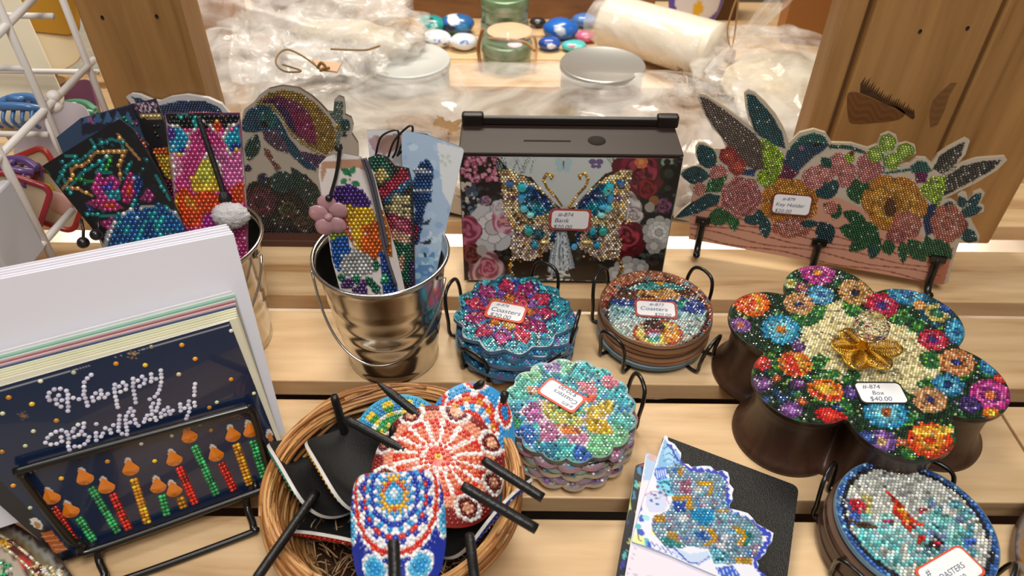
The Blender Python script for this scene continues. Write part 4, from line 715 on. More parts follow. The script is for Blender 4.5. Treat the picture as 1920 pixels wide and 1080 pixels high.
# ------------------------------------------------------------------ buckets
M_tin = mat('galvanised_tin', '#c9c6c0', .19, metal=1., bump=.08, bs=60); M_tin_in = mat('tin_inside', '#8a8580', .35, metal=1.)
def bucket(c, label, rim=.0535, base=.0385, h=.115, hang=None):
    t = empty('tin_bucket', (*c, 0), label, 'bucket', 'small galvanised tin buckets'); C_ = (c[0], c[1], 0)
    pr_ = [(base-.003, .0015), (base, 0), (base+.0012, .001), (base+.0012, .004), (base+.0002, .0055)]
    for k in range(1, 30):
        z = .0055+(h-.009)*k/30; q = base+(rim-.0015-base)*z/h; q += .0011*exp(-((z-h*.42)/.0022)**2)+.0011*exp(-((z-h*.55)/.0022)**2)+.0009*exp(-((z-h*.68)/.0022)**2)+.0006*exp(-((z-h*.30)/.002)**2); pr_.append((q, z))
    pr_ += [(rim-.001, h-.003)]; inner = [(q-.0008, z) for q, z in pr_[4:]][::-1]
    mb = MB(); lathe(mb, C_, pr_+inner+[(base-.002, .004), (.0001, .004)], 64); mb.build('pail', M_tin, t)
    mb = MB(); n = 64; tube(mb, [(c[0]+(rim)*cos(2*pi*k/n), c[1]+rim*sin(2*pi*k/n), h-.001) for k in range(n)], .0017, 8, True); mb.build('rolled_rim', M_tin, t)
    for sx in (-1, 1):
        mb = MB(); lathe(mb, (0, 0, 0), [(.0001, .002), (.003, .0016), (.0042, 0)], 16); V = mb.v[0]; a = radians(hang[0] if sx < 0 else hang[1]); d = np.array([cos(a), sin(a), 0]); s_ = np.array([-sin(a), cos(a), 0]); mb.v[0] = np.array([c[0], c[1], h-.011])+d*(rim-.002)+V[:, 2:3]*d+V[:, :1]*s_+V[:, 1:2]*np.array([0, 0, 1.]); mb.build('handle_lug', M_tin, t)
    pts = []
    a0, a1 = hang
    for k in range(33):
        u = k/32; a = radians(a0+(a1-a0)*u); s_ = sin(pi*u); q = rim+.002-(rim-base)*.55*s_**.8*.8+.004*s_; pts.append((c[0]+q*cos(a), c[1]+q*sin(a), h-.011-.066*s_**.75))
    mb = MB(); tube(mb, pts, .0011, 8); mb.build('bail_handle', M_tin, t); return t
bucket((-.105, .463), 'shiny tin bucket holding the rainbow bird and lighthouse bookmarks', hang=(192, 340))
bucket((-.259, .478), 'tin bucket half hidden behind the white envelopes, holding the black beaded bookmarks', hang=(190, 352))

def bm(name, label, o, n, out, cvx, t=.0016, s=.0030, kind='pearl', edge='#2a2a2c', grp='beaded bookmarks', up=(0, 0, 1), rf=.46, metal=True, cat='bookmark', inset=.0004):
    P = Pl(o, n, up); ol = pxout(P, out); mb = MB(); panel(mb, P, ol, t, cvfn(cvx), .0011, hx(edge)); stud(mb, P, ol, cvx, s, kind, .0014, seg=8, rf=rf, inset=inset, jit=.12, tilt=.05, spark=.02)
    o_ = mb.build(name, [M_print, M_pearl if metal else M_bead]); tag(o_, label, cat, grp); return o_, P
nb = (0.05, -.90, .42)
# left bucket, back to front
L = lambda pts: cc(pts, 60, 160, 3.176)
cv = Cv(80, 190, 330, 500, '#2c3e58', 0); cv.poly(L([(290, 200), (600, 115), (640, 200), (300, 300)]), '#1c1828', 0)
for x in range(300, 600, 60): cv.poly(L([(x, 230), (x+30, 150), (x+60, 215)]), '#35557a', 0)
for x, y in ((350, 210), (330, 200)): cv.line(L([(x, y-20), (x+10, y+20), (x+25, y-20)]), 2, '#8a4a70', 0)
cv.line(L([(520, 180), (620, 240)]), 4, '#2a8a80', 1); cv.line(L([(510, 200), (560, 240), (620, 290), (680, 350)]), 5, '#a8a8b0', 1); cv.line(L([(630, 300), (700, 380), (760, 520)]), 6, '#7a2a5a', 1); cv.dots(30, (240, 230, 310, 330), (2, 4), ['#141218', '#c87a3a', '#2a8a88', '#a8386a'], 1)
bm('bookmark', 'dark slate blue bookmark with triangle pattern, behind the teal dotted one in left bucket', (-.27, .492, .1), nb, L([(145, 310), (290, 195), (600, 108), (640, 190), (720, 420), (850, 700), (800, 1100), (560, 1100), (300, 700)]), cv)
cv = Cv(240, 180, 330, 480, '#141214', 0); cv.poly(L([(600, 110), (740, 80), (760, 200), (640, 190)]), '#2c2434', 0)
for k in range(5): cv.line(L([(610+k*28, 160), (635+k*28, 100), (655+k*28, 160)]), 1.5, ['#a87a98', '#c8b8c0'][k % 2], 0)
cv.poly(L([(640, 170), (770, 170), (770, 200), (650, 200)]), '#c8b07a', 1, .1); cv.poly(L([(720, 380), (810, 370), (820, 500), (760, 480)]), '#c8602a', 1, .1); cv.poly(L([(740, 420), (820, 420), (830, 560), (790, 540)]), '#c8a83a', 1, .1); cv.dots(10, (275, 225, 320, 275), (1.5, 2.5), ['#b8b8c0', '#2c2c34'], 1); cv.poly(L([(790, 560), (850, 560), (860, 900), (820, 800)]), '#5a1c38', 1, .2)
bm('bookmark', 'narrow black bookmark with violet zigzag top between the two bright ones in left bucket', (-.27, .486, .1), nb, L([(595, 110), (735, 78), (790, 220), (850, 600), (900, 1100), (780, 1100), (740, 500)]), cv)
cv = Cv(300, 200, 480, 480, '#c8488a', 1, 2)
cv.poly(L([(790, 165), (1235, 165), (1250, 260), (790, 260)]), '#141216', 1)
cv.dots(14, (315, 212, 380, 230), (2, 4), ['#3ab8a8', '#2aa090'], 1); cv.ell(*L([(975, 215)])[0], 7, 10, '#2ab0b0'); cv.ell(*L([(1108, 240)])[0], 10, 11, '#d84a24'); cv.dots(16, (385, 212, 450, 235), (2, 4), ['#24307a', '#4a2a7a', '#e0903a'], 1)
for P, c in ((((795, 240), (860, 240), (930, 300), (920, 380), (860, 400), (810, 390)), '#2a9ac0'), (((795, 240), (860, 245), (840, 330), (800, 340)), '#5a3a90'), (((860, 390), (920, 350), (910, 410)), '#1c3a98'), (((1140, 310), (1230, 240), (1250, 360), (1190, 390)), '#28a0c0'), (((1180, 360), (1250, 340), (1255, 390), (1190, 395)), '#1c3a98'), (((1180, 230), (1240, 215), (1240, 260)), '#4a2a80'), (((820, 395), (890, 410), (900, 520), (860, 560), (840, 560)), '#d890b0'), (((1060, 350), (1250, 400), (1265, 620), (1150, 600), (1100, 480)), '#d070a8'), (((940, 560), (1030, 430), (1110, 480), (1140, 620), (1100, 640), (1030, 640), (960, 640)), '#d8b83a'), (((990, 480), (1060, 430), (1100, 500), (1060, 600), (980, 560)), '#c8c850'), (((860, 640), (900, 600), (960, 650), (1060, 620), (1150, 690), (1120, 760), (1030, 780), (1000, 850), (920, 850), (870, 760)), '#d8501e'), (((1180, 620), (1260, 570), (1275, 700), (1200, 700)), '#d8501e'), (((1010, 780), (1110, 740), (1120, 850), (1020, 850)), '#a83090'), (((850, 640), (870, 740), (855, 740)), '#e0b83a'), (((900, 640), (980, 700), (990, 760), (920, 720)), '#d89030')): cv.poly(L(P), c, 1)
for P in (((800, 230), (870, 245), (930, 290), (980, 250), (1010, 225)), ((930, 290), (940, 330), (920, 400), (900, 420)), ((1020, 210), (1090, 270), (1140, 320), (1170, 250), (1230, 220)), ((1140, 320), (1170, 390), (1190, 420)), ((840, 400), (850, 620)), ((1000, 470), (1050, 400), (1110, 460), (1130, 560)), ((1255, 400), (1270, 620))): cv.line(L(P), 4.2, '#e4dcd8')
for P in (((820, 395), (890, 412)), ((1190, 395), (1255, 380)), ((860, 650), (860, 720))): cv.line(L(P), 4.4, '#e0c040')
bp, PP = bm('bookmark', 'pink, gold and orange flame beaded bookmark with dark tassel cord in left bucket', (-.235, .474, .1), nb, L([(790, 165), (1235, 162), (1262, 480), (1285, 800), (1290, 1100), (930, 1100), (850, 720), (815, 400)]), cv, s=.0036)
cv = Cv(70, 230, 340, 480, '#0f0f12', 1, 2)
cv.a[..., 3] = (rng.random(cv.X.shape) < 1); 
cv.dots(140, (85, 250, 300, 400), (2, 4.5), ['#121316', '#18606a', '#17181c'])
for P in (((150, 580), (200, 480), (300, 440), (380, 370), (350, 320)), ((230, 600), (300, 520), (420, 450), (470, 390)), ((260, 460), (260, 420), (200, 420)), ((400, 350), (470, 320), (540, 340), (540, 400), (480, 400)), ((170, 520), (230, 640)), ((480, 220), (560, 170), (620, 250)), ((590, 460), (560, 520), (640, 620), (600, 720)), ((740, 540), (820, 680)), ((320, 760), (420, 780), (540, 770)), ((430, 480), (380, 520), (470, 520))): cv.line(L(P), 5, '#1f9a9a')
for P in (((180, 620), (240, 540), (230, 500), (330, 460), (380, 400), (480, 390), (560, 385), (520, 480), (530, 560)), ((200, 600), (280, 620), (360, 660)), ((510, 290), (560, 350), (640, 440))): cv.line(L(P), 4.6, '#d09a5a')
for P in (((270, 560), (370, 575)), ((470, 420), (440, 510)), ((90, 520), (100, 530))): cv.line(L(P), 4.6, '#2c9a3a')
for P, c in ((((350, 620), (390, 520), (440, 560), (480, 530), (530, 580), (500, 640), (460, 690), (400, 680)), '#b83a88'), (((420, 600), (480, 580), (470, 640), (430, 640)), '#3a3a90'), (((430, 640), (520, 620), (530, 680), (450, 690)), '#2aa0b0'), (((530, 640), (560, 540), (600, 520), (620, 600), (590, 700), (550, 700)), '#b02a6a'), (((560, 600), (590, 570), (590, 660), (565, 680)), '#d8502a'), (((600, 520), (660, 560), (650, 640), (610, 680)), '#1c4a90'), (((320, 700), (400, 670), (480, 680), (550, 730), (470, 750), (380, 730)), '#b03a78'), (((400, 700), (480, 700), (540, 735), (460, 735)), '#d0522a'), (((640, 680), (690, 610), (730, 660), (700, 700)), '#a83a80'), (((380, 820), (480, 790), (560, 780), (460, 860)), '#a83a78'), (((320, 700), (370, 740), (340, 760)), '#2a4a98')): cv.poly(L(P), c, 1)
cv.ell(*L([(700, 960)])[0], 86, 78, '#c8ccd0'); cv.ell(*L([(705, 965)])[0], 80, 73, '#1c5a98'); cv.dots(60, (215, 385, 340, 470), (4, 8), ['#1f98a0', '#1c4a90', '#2aa8a8', '#1c6aa0']); cv.line(L([(620, 940), (660, 830), (760, 740)]), 6, '#1f98a0')
cv.a[cv.a[..., :3].sum(-1) < .42, 3] = 0
bm('bookmark', 'wide black bookmark with teal beads, pink lotus and blue mandala in left bucket', (-.285, .462, .1), nb, L([(60, 480), (150, 425), (420, 260), (520, 200), (600, 260), (760, 520), (870, 760), (930, 900), (900, 1100), (480, 1100), (430, 950), (340, 830), (200, 660)]), cv, s=.0040, kind='pearl')
mb = MB(); tube(mb, curve([PP.w(*PP.uv(*L([p])[0]), .004) for p in ((1000, 185), (1040, 300), (1090, 450), (1130, 570), (1160, 670))], 6), .0022, 8); c_ = PP.w(*PP.uv(430, 360), .006); blob(mb, PP.w(*PP.uv(426, 370), .005), (.005, .005, .006), 3, .2, 3)
tag(mb.build('tassel_cord', M_black), 'black braided tassel cord hanging down the pink and gold bookmark', 'cord')
mb = MB(); blob(mb, PP.w(*PP.uv(440, 400), .010), (.0145, .010, .0105), 2, .18, 6, 40, 24); tag(mb.build('pompom', mat('white_plush', '#c9c6ca', .95, bump=1., bs=900)), 'fluffy white pompom in front of the pink and gold bookmark', 'pompom')
for i, (a, b) in enumerate((((152, 410), (156, 455)), ((185, 410), (180, 440)))):
    q0, q1 = onp(*a, (-.3, .455, .1), nb), onp(*b, (-.3, .450, .1), nb); mb = MB(); tube(mb, [q0, (q0+q1)/2+[.001, 0, 0], q1], .0012, 6); blob(mb, q1, (.0046,)*3, 1, .02)
    tag(mb.build('bead_cord', M_wire), ['black bead on a short cord hanging left of the lotus bookmark', 'second black bead on a cord, nearer the lotus bookmark than its neighbour'][i], 'cord')
# right bucket
nb2 = (.06, -.93, .36)
def K(x, y): return 560+x/2.078, 200+y/2.078
def kq(Lx): return [K(*p) for p in Lx]
cv = Cv(680, 235, 800, 560, '#cdc9cc', 0); cv.poly(kq([(270, 130), (300, 110), (370, 130), (340, 190), (290, 170)]), '#a88a90', 0); cv.poly(kq([(300, 120), (400, 100), (420, 150), (330, 190)]), '#9c7a70', 0)
bm('bookmark', 'pale bookmark with faded pink print standing furthest back in the right bucket', (-.08, .495, .1), nb2, kq([(265, 92), (420, 90), (520, 100), (540, 740), (330, 740)]), cv)
cv = Cv(720, 240, 880, 560, '#9fb4cc', 0); cv.dots(60, (745, 255, 860, 540), (5, 14), ['#b4c6d8', '#8aa4c4', '#c4d0dc', '#a8bcd4', '#92aacc'], 0); cv.poly(kq([(540, 140), (645, 165), (600, 400), (560, 330)]), '#cfd2d6', 0); cv.poly(kq([(440, 640), (530, 560), (520, 690), (440, 690)]), '#5c86b8', 0); cv.dots(24, (770, 440, 830, 530), (4, 10), ['#7aa4c8', '#98bcd4', '#b8ccd8'], 0)
cv.poly(kq([(475, 215), (505, 205), (525, 240), (520, 300), (515, 350), (490, 400), (470, 520), (440, 560), (430, 680), (410, 680), (440, 500), (455, 400), (440, 340), (445, 290), (460, 250)]), '#2c4a80', 1, .1)
for y, c in ((250, '#b4bcc8'), (300, '#2a5a98'), (325, '#c0ccd8'), (360, '#24508c')): cv.poly(kq([(448, y-10), (520, y-4), (518, y+12), (446, y+8)]), c)
cv.poly(kq([(440, 460), (470, 460), (460, 520), (435, 510)]), '#8a2a34')
for x, y in ((500, 450), (505, 525)): cv.poly(kq([(x-35, y+5), (x-10, y-2), (x+18, y-15), (x+5, y+10), (x-5, y+12)]), '#2a3240', 0)
cv.ell(*K(492, 577), 3, 4, '#2a3240', 0, 0)
for a in range(5): cv.ell(K(572, 208)[0]+8*cos(a*1.257+.3), K(572, 208)[1]+8*sin(a*1.257+.3), 5, 3.4, '#b8c0b8', degrees(a*1.257+.3), 0)
bm('bookmark', 'pale blue watercolour bookmark with dark blue lighthouse in the right bucket', (-.08, .478, .1), nb2, kq([(400, 115), (420, 95), (500, 110), (635, 158), (645, 170), (580, 450), (520, 720), (380, 720), (410, 400)]), cv, s=.0028)
cv = Cv(700, 280, 790, 560, '#3a3432', 1)
for P, c in ((((275, 200), (330, 190), (370, 240), (360, 290), (300, 300)), '#3a6a5a'), (((290, 260), (330, 230), (350, 270), (320, 310)), '#c8b070'), (((310, 330), (400, 240), (430, 260), (430, 290), (330, 370)), '#a8344a'), (((330, 360), (440, 270), (440, 300), (340, 390)), '#3a6a90'), (((335, 400), (370, 340), (430, 350), (440, 440), (340, 410)), '#c8bc90'), (((345, 410), (440, 440), (440, 500), (400, 490), (350, 460)), '#9c3a5c'), (((370, 430), (430, 450), (420, 480), (380, 470)), '#c86a80'), (((350, 470), (440, 500), (430, 560), (360, 520)), '#d0a890'), (((365, 520), (440, 540), (440, 700), (380, 660)), '#2a6a50'), (((375, 590), (410, 580), (410, 650), (385, 640)), '#c8a08a'), (((340, 440), (360, 440), (370, 600), (350, 560)), '#b0502a'), (((430, 600), (520, 660), (500, 720), (430, 700)), '#4a3a6a')): cv.poly(kq(P), c, 1, .1)
for y in (375, 400, 425): cv.line(kq([(340, y), (435, y+15)]), 1.4, '#3a3028')
bm('bookmark', 'multicoloured onion dome tower bookmark behind the rainbow bird in the right bucket', (-.09, .466, .1), nb2, kq([(270, 200), (310, 185), (345, 195), (375, 230), (430, 240), (445, 300), (450, 480), (455, 740), (360, 740), (300, 500)]), cv, s=.0028)
cv = Cv(590, 290, 760, 560, '#cfc6c2', 0); cv.poly(kq([(85, 215), (250, 200), (260, 250), (235, 240), (110, 240), (90, 300)]), '#a88068', 0)
for q in ((205, 270, 165, 240), (190, 290, 160, 290), (210, 290, 240, 310), (195, 265, 220, 235)): cv.leaf(*K(q[0], q[1]), *K(q[2], q[3]), 6, '#2a7a52', '#1c5a3a', 0)
cv.line(kq([(190, 240), (200, 290), (225, 320)]), 1.4, '#1c5a3a', 0)
for P, c in ((((120, 360), (150, 310), (200, 300), (250, 330), (285, 380), (270, 400), (200, 395), (150, 380)), '#4c2a80'), (((130, 380), (200, 390), (190, 430), (220, 560), (180, 480), (150, 450)), '#c86a4a'), (((170, 380), (290, 400), (310, 480), (300, 560), (230, 570), (200, 470)), '#d8b030'), (((250, 470), (310, 440), (325, 560), (300, 610), (240, 560)), '#d86a20'), (((120, 480), (180, 470), (190, 510), (140, 540), (120, 520)), '#94a83a'), (((120, 520), (190, 500), (200, 560), (160, 640), (130, 600)), '#1f5aa8'), (((160, 610), (210, 550), (290, 590), (310, 640), (210, 670), (170, 650)), '#b4b4b4'), (((320, 400), (355, 420), (365, 590), (330, 560)), '#d07a2c'), (((315, 560), (340, 570), (390, 720), (330, 740)), '#28509c')): cv.poly(kq(P), c, 1)
for x, y, q in ((190, 690, 26), (250, 690, 20), (240, 720, 30), (300, 710, 20)): cv.fl(*K(x, y), q/2.078, q/2.4, ['#5a4078', '#7a5a98'], 8)
for q in ((320, 730, 260, 660), (340, 700, 330, 650), (300, 640, 305, 600), (220, 690, 225, 650), (160, 680, 165, 650)): cv.leaf(*K(q[0], q[1]), *K(q[2], q[3]), 7, '#1c6a50', '#5ac89a')
cv.ell(*K(165, 355), 4, 3, '#141018')
bm('bookmark', 'rainbow bird bookmark with violet head and orange breast at front of the right bucket', (-.115, .450, .1), nb2, kq([(78, 270), (80, 225), (110, 195), (160, 180), (240, 195), (290, 250), (330, 400), (380, 560), (420, 740), (170, 745), (130, 600)]), cv, s=.0033)
mb = MB(); Q = Pl((-.115, .444, .1), nb2); g = lambda x, y, h=0.: Q.w(*Q.uv(*K(x, y)), h)
tube(mb, curve([g(120, 350), g(145, 260), g(158, 165), g(165, 150), g(160, 200), g(148, 270), g(124, 352)], 8), .0009, 6); blob(mb, g(155, 160), (.003, .003, .003)); blob(mb, g(118, 357), (.0028,)*3, 1, .05)
tag(mb.build('bead_cord', M_wire), 'thin black cord with a small pale bead hanging beside the rainbow bird bookmark', 'cord')
for i, P in enumerate(([(250, 200), (275, 270), (305, 390), (340, 560), (380, 690)], [(262, 196), (290, 270), (318, 390), (350, 540)])):
    mb = MB(); tube(mb, curve([g(*p, .003+.002*i) for p in P], 8), .0014, 6); tag(mb.build('suede_cord', mat('grey_cord', '#4a4650', .6)), ['grey doubled cord lying down the front of the rainbow bird bookmark', 'second grey cord just right of the first on the rainbow bird bookmark'][i], 'cord')
Q2 = Pl((-.085, .484, .1), nb2); g2 = lambda x, y, h=0.: Q2.w(*Q2.uv(*K(x, y)), h)
for i, P in enumerate(([(300, 190), (320, 120), (370, 92), (390, 105), (380, 170), (365, 200)], [(350, 195), (375, 130), (430, 75), (445, 90), (420, 150), (385, 190)], [(385, 190), (420, 120), (480, 102), (515, 120), (518, 140), (505, 145), (500, 130)])):
    mb = MB(); tube(mb, curve([g2(*p, .002*i) for p in P], 8), .0009, 6); tag(mb.build('cord_loop', M_wire), ['leftmost thin black loop of cord above the right bucket', 'middle, tallest black loop of cord above the right bucket', 'rightmost black loop of cord curling over the lighthouse bookmark'][i], 'cord')
mb = MB(); m_, nt, b = newmat('pink_resin'); b.inputs['Base Color'].default_value = (*lin(hx('#d8a8b0')), 1); b.inputs['Roughness'].default_value = .2; b.inputs['Transmission Weight'].default_value = .4
Q3 = Pl((-.15, .445, .1), nb2)
for i in range(5): a = i*1.257+.4; u, v = Q3.uv(617, 405); blob(mb, Q3.w(u+.008*cos(a), v+.010*sin(a)), (.0075, .0028, .0075), i, .06)
blob(mb, Q3.w(*Q3.uv(617, 405), .003), (.003,)*3); tag(mb.build('flower_charm', m_), 'translucent pink resin flower charm at the left rim of the right bucket', 'charm')
# ------------------------------------------------------------------ greeting cards on a wire easel
cL, cR = at(150, 1035, .02), at(500, 910, .02); chd = nz(cR-cL); chn = np.array([chd[1], -chd[0], 0]); chn = nz(chn*cos(radians(12))+np.array([0, 0, sin(radians(12))]))
CP = Pl(cL-chn*.004, chn)
def sheet(name, d, q, m, t=.0007, label=None, cat='card', grp=None, cvx=None, stp=.0012):
    P = CP.off(-d); c = []
    for x, y in q:
        u, v = P.uv(x, y); zmin = (.003-P.o[2])/P.v[2]; c.append((u, max(v, zmin)))
    mb = MB()
    if cvx is None:
        a = [P.w(u, v) for u, v in c]; b = [p-P.n*t for p in a]; mb.add(a+b, [(3, 2, 1, 0), (4, 5, 6, 7)]+[(i, (i+1) % 4, (i+1) % 4+4, i+4) for i in range(4)])
        o = mb.build(name, m)
    else: panel(mb, P, c, t, cvfn(cvx), .0008, hx('#e8e4dc')); return P, c, mb
    return tag(o, label, cat, grp)
EN = [('#eceaf4', (425, 421)), ('#f2f0fa', (429, 425)), ('#e6e4f0', (432, 430)), ('#f4f2fc', (435, 434)), ('#f1f0fb', (438, 438))]
for i, (c, (x, y)) in enumerate(EN):
    d = .034-.0022*i; sheet('envelope', d, [(-190, y+.195*(x+190)), (x, y), (531+i, 805+2*i), (-60, 1010)], mat('envelope_paper', c, .6), .0012, ['rearmost white envelope behind the birthday cards', 'second white envelope from the back behind the birthday cards', 'middle white envelope behind the birthday cards', 'fourth white envelope from the back behind the birthday cards', 'frontmost white envelope, its plain face showing above the birthday cards'][i], 'envelope', 'white envelopes')
CE = ['#e6e2e4', '#cfe4da', '#86b8a4', '#dcd8d0', '#a86a74', '#e4c0c0', '#44587a', '#e8e6cc', '#dcdab8', '#e8e4c8', '#e0dcc0', '#ece8d0']
for i, c in enumerate(CE):
    f = i/(len(CE)-1); d = .0225-.0180*f; x, y = 440+4*f-(6 if i == 0 else 0), 546+50*f
    sheet('greeting_card', d, [(-190, y+.262*(x+190)), (x, y), (530+4*f, 838+8*f), (100, 1035)], mat('card_stock', c, .55, var=.08, bs=60), .0011, '%s edged greeting card, %s in the row behind the navy birthday card' % (dict(zip(CE, ['grey white', 'pale mint', 'teal green', 'light grey', 'dusty red', 'pink', 'slate blue', 'pale yellow', 'straw', 'light cream', 'beige cream', 'ivory']))[c], ['rearmost', 'second', 'third', 'fourth', 'fifth', 'sixth', 'seventh', 'eighth', 'ninth', 'tenth', 'eleventh', 'last'][i]), 'card', 'greeting cards behind the birthday card')
cv = Cv(-200, 590, 560, 1085, '#1a2a4a', 0, 2); cv.line([(-190, 788), (430, 609)], 1.6, '#b8bcc4', 0)
cv.dots(0, (0, 0, 1, 1), (1, 2), ['#fff'])
cv.poly([(-200, 770), (-20, 880), (200, 1100), (-200, 1100)], '#111420', 0)
a6 = lambda x, y: (x/3, 720+y/3)
a5 = lambda x, y: (x/3, 400+y/3)
for (x, y), g in ((a5(750, 795), '#c09a5a'), (a6(133, 178), '#8a6a48'), (a6(1330, 175), '#7a6248'), (a6(160, 480), '#b8b8b0')):
    for k in range(4): a = k*pi/4+.3; cv.line([(x-12*cos(a), y-9*sin(a)), (x+12*cos(a), y+9*sin(a))], 1.5, g, 0)
# side candles printed
cv.poly([a6(*p) for p in ((225, 840), (290, 825), (380, 930), (310, 955))], '#b8602c', 0); 
for k in range(4): cv.line([a6(240+k*24, 860+k*24), a6(310+k*22, 850+k*26)], 2, '#e0a070', 0)
cv.ell(*a6(205, 785), 14, 8, '#e8e4e0', 42, 0); cv.ell(*a6(210, 795), 8, 5, '#b88850', 42, 0)
cv.ell(*a6(1515, 285), 6, 11, '#e0dcd8', -10, 0); cv.ell(*a6(1520, 300), 5, 8, '#d8884a', -10, 0); cv.poly([a6(*p) for p in ((1515, 335), (1545, 335), (1570, 390), (1535, 380))], '#c88070', 0)
CA = [((290, 640), (300, 690), (430, 900), 'r'), ((398, 715), (440, 750), (530, 885), 'g'), ((478, 530), (510, 580), (665, 835), 'g'), ((598, 580), (630, 615), (725, 820), 'r'), ((735, 478), (750, 530), (830, 785), 'y'), ((890, 578), (910, 620), (940, 740), 'g'), ((980, 600), (1010, 635), (1035, 700), 'y'), ((980, 425), (1005, 465), (1100, 675), 'r'), ((1065, 295), (1090, 345), (1220, 625), 'g'), ((1215, 400), (1240, 440), (1320, 600), 'r'), ((1310, 290), (1325, 335), (1405, 570), 'y'), ((1410, 265), (1420, 315), (1485, 525), 'g')]
CC = dict(r='#d8281c', g='#2fa05c', y='#e89a1c')
for fl_, tp, bt, c in CA:
    d = nz(np.array(bt)-np.array(tp)); ang = degrees(atan2(d[1], d[0])); x, y = a6(fl_[0]-8, fl_[1]-22); cv.ell(x, y, 15, 7, '#e4dcd4', ang, 0)
    n = np.array([-d[1], d[0]]); w = 24; P = [np.array(tp)+n*w, np.array(tp)-n*w, np.array(bt)-n*w, np.array(bt)+n*w]; cv.poly([a6(*p) for p in P], hx(CC[c])*.55, 0)
BC = empty('birthday_card', (cL+cR)/2*[1, 1, 0]+[0, 0, .003], 'navy Happy Birthday card with beaded lettering and candles, frontmost on the wire easel', 'card')
P, c_, mb = sheet('x', .0028, [(-190, 779), (430, 602), (548, 900), (118, 1052)], None, .0012, cvx=cv); mb.build('printed_front', [colmat('glossy_card', .22, coat=.7), M_bead], BC)
def bd(mb, pts, r, h, col, kind='pearl', sq=1., seg=9, **kw):
    W_ = np.array([P.w(*P.uv(*p), .0002) for p in pts]); beads(mb, W_, P.n, P.u, r, h, np.tile(hx(col), (len(W_), 1)), kind, seg, tilt=.03, **kw)
HB = [(660, 472), (632, 497), (610, 525), (608, 558), (610, 588), (606, 615), (617, 640), (628, 670), (634, 695), (348, 632), (357, 602), (393, 577), (437, 572), (481, 587), (492, 615), (490, 643), (490, 672), (495, 702), (492, 732), (360, 655), (412, 682), (442, 702), (425, 620), (404, 650), (448, 655), (530, 638), (572, 648), (668, 635), (692, 605), (730, 585), (734, 612), (715, 640), (676, 660), (758, 635), (780, 610), (830, 543), (828, 572), (831, 598), (835, 630), (843, 657), (846, 685), (852, 706), (862, 556), (890, 528), (912, 548), (910, 577), (872, 594), (962, 500), (965, 530), (962, 557), (967, 587), (972, 615), (978, 644), (982, 672), (997, 513), (1028, 485), (1050, 507), (1042, 535), (1010, 555), (1093, 467), (1097, 495), (1093, 520), (1130, 502), (1163, 440), (1165, 468), (1168, 492), (1166, 525), (1160, 552), (1153, 580), (1140, 606), (1120, 630), (1083, 648),
      (1411, 538), (1406, 566), (1408, 592), (1405, 620), (1406, 672), (1410, 697), (1303, 684), (1305, 706), (1307, 732), (1335, 713), (1366, 662), (1362, 690), (1373, 712), (1367, 740), (1355, 768), (1347, 790), (1250, 1730/2.37), (1150, 655), (1107, 678), (1148, 680), (1093, 705), (1137, 708), (1100, 730), (1130, 732), (1098, 757), (1120, 780), (1130, 800), (1085, 795), (1165, 775), (1163, 750), (1185, 727), (1215, 708), (1222, 735), (1195, 760), (1232, 755), (1065, 765), (1050, 790), (1042, 812), (945, 715), (930, 742), (967, 735), (913, 770), (960, 765), (908, 797), (912, 825), (915, 850), (920, 875), (918, 902), (942, 815), (977, 795), (983, 822), (1002, 840), (865, 768), (863, 797), (860, 825), (858, 850), (857, 877), (882, 898), (820, 835), (697, 827), (695, 892), (695, 918), (697, 945), (733, 918), (745, 895), (762, 857), (795, 870), (803, 892), (607, 822), (565, 832), (605, 850), (535, 860), (590, 880), (525, 882), (570, 905), (612, 905), (645, 922), (637, 948), (612, 973), (577, 990), (540, 990), (503, 1013), (495, 990), (495, 963), (498, 932), (538, 920), (492, 905), (480, 885), (445, 872), (405, 883), (370, 903), (345, 927), (330, 962), (368, 975), (410, 970), (448, 952), (442, 922)]
mb = MB(); bd(mb, [(x/3.8575, 580+y/3.8575) for x, y in HB], .00145, .0012, '#e2e0f6', 'facet', spark=.15, jit=.05); mb.build('lettering_beads', M_bead, BC)
YD = [a6(*p) for p in ((50, 75), (180, 112), (318, 205), (75, 570), (12, 380), (345, 530), (605, 435), (870, 432), (1188, 260), (1178, 132))]+[a5(*p) for p in ((653, 845), (817, 853), (1023, 740), (1098, 818), (1006, 905), (1300, 933))]
WD = [a6(*p) for p in ((15, 165), (188, 265), (143, 347), (285, 422), (340, 412), (795, 335), (967, 290), (1220, 102), (1428, 52), (170, 695), (1125, 228))]+[a5(*p) for p in ((415, 895), (228, 943), (852, 750), (1300, 660))]
mb = MB(); bd(mb, YD, .0016, .0009, '#f0a020'); bd(mb, WD, .0014, .0008, '#dcdcb0'); mb.build('dot_beads', M_bead, BC)['kind'] = 'stuff'
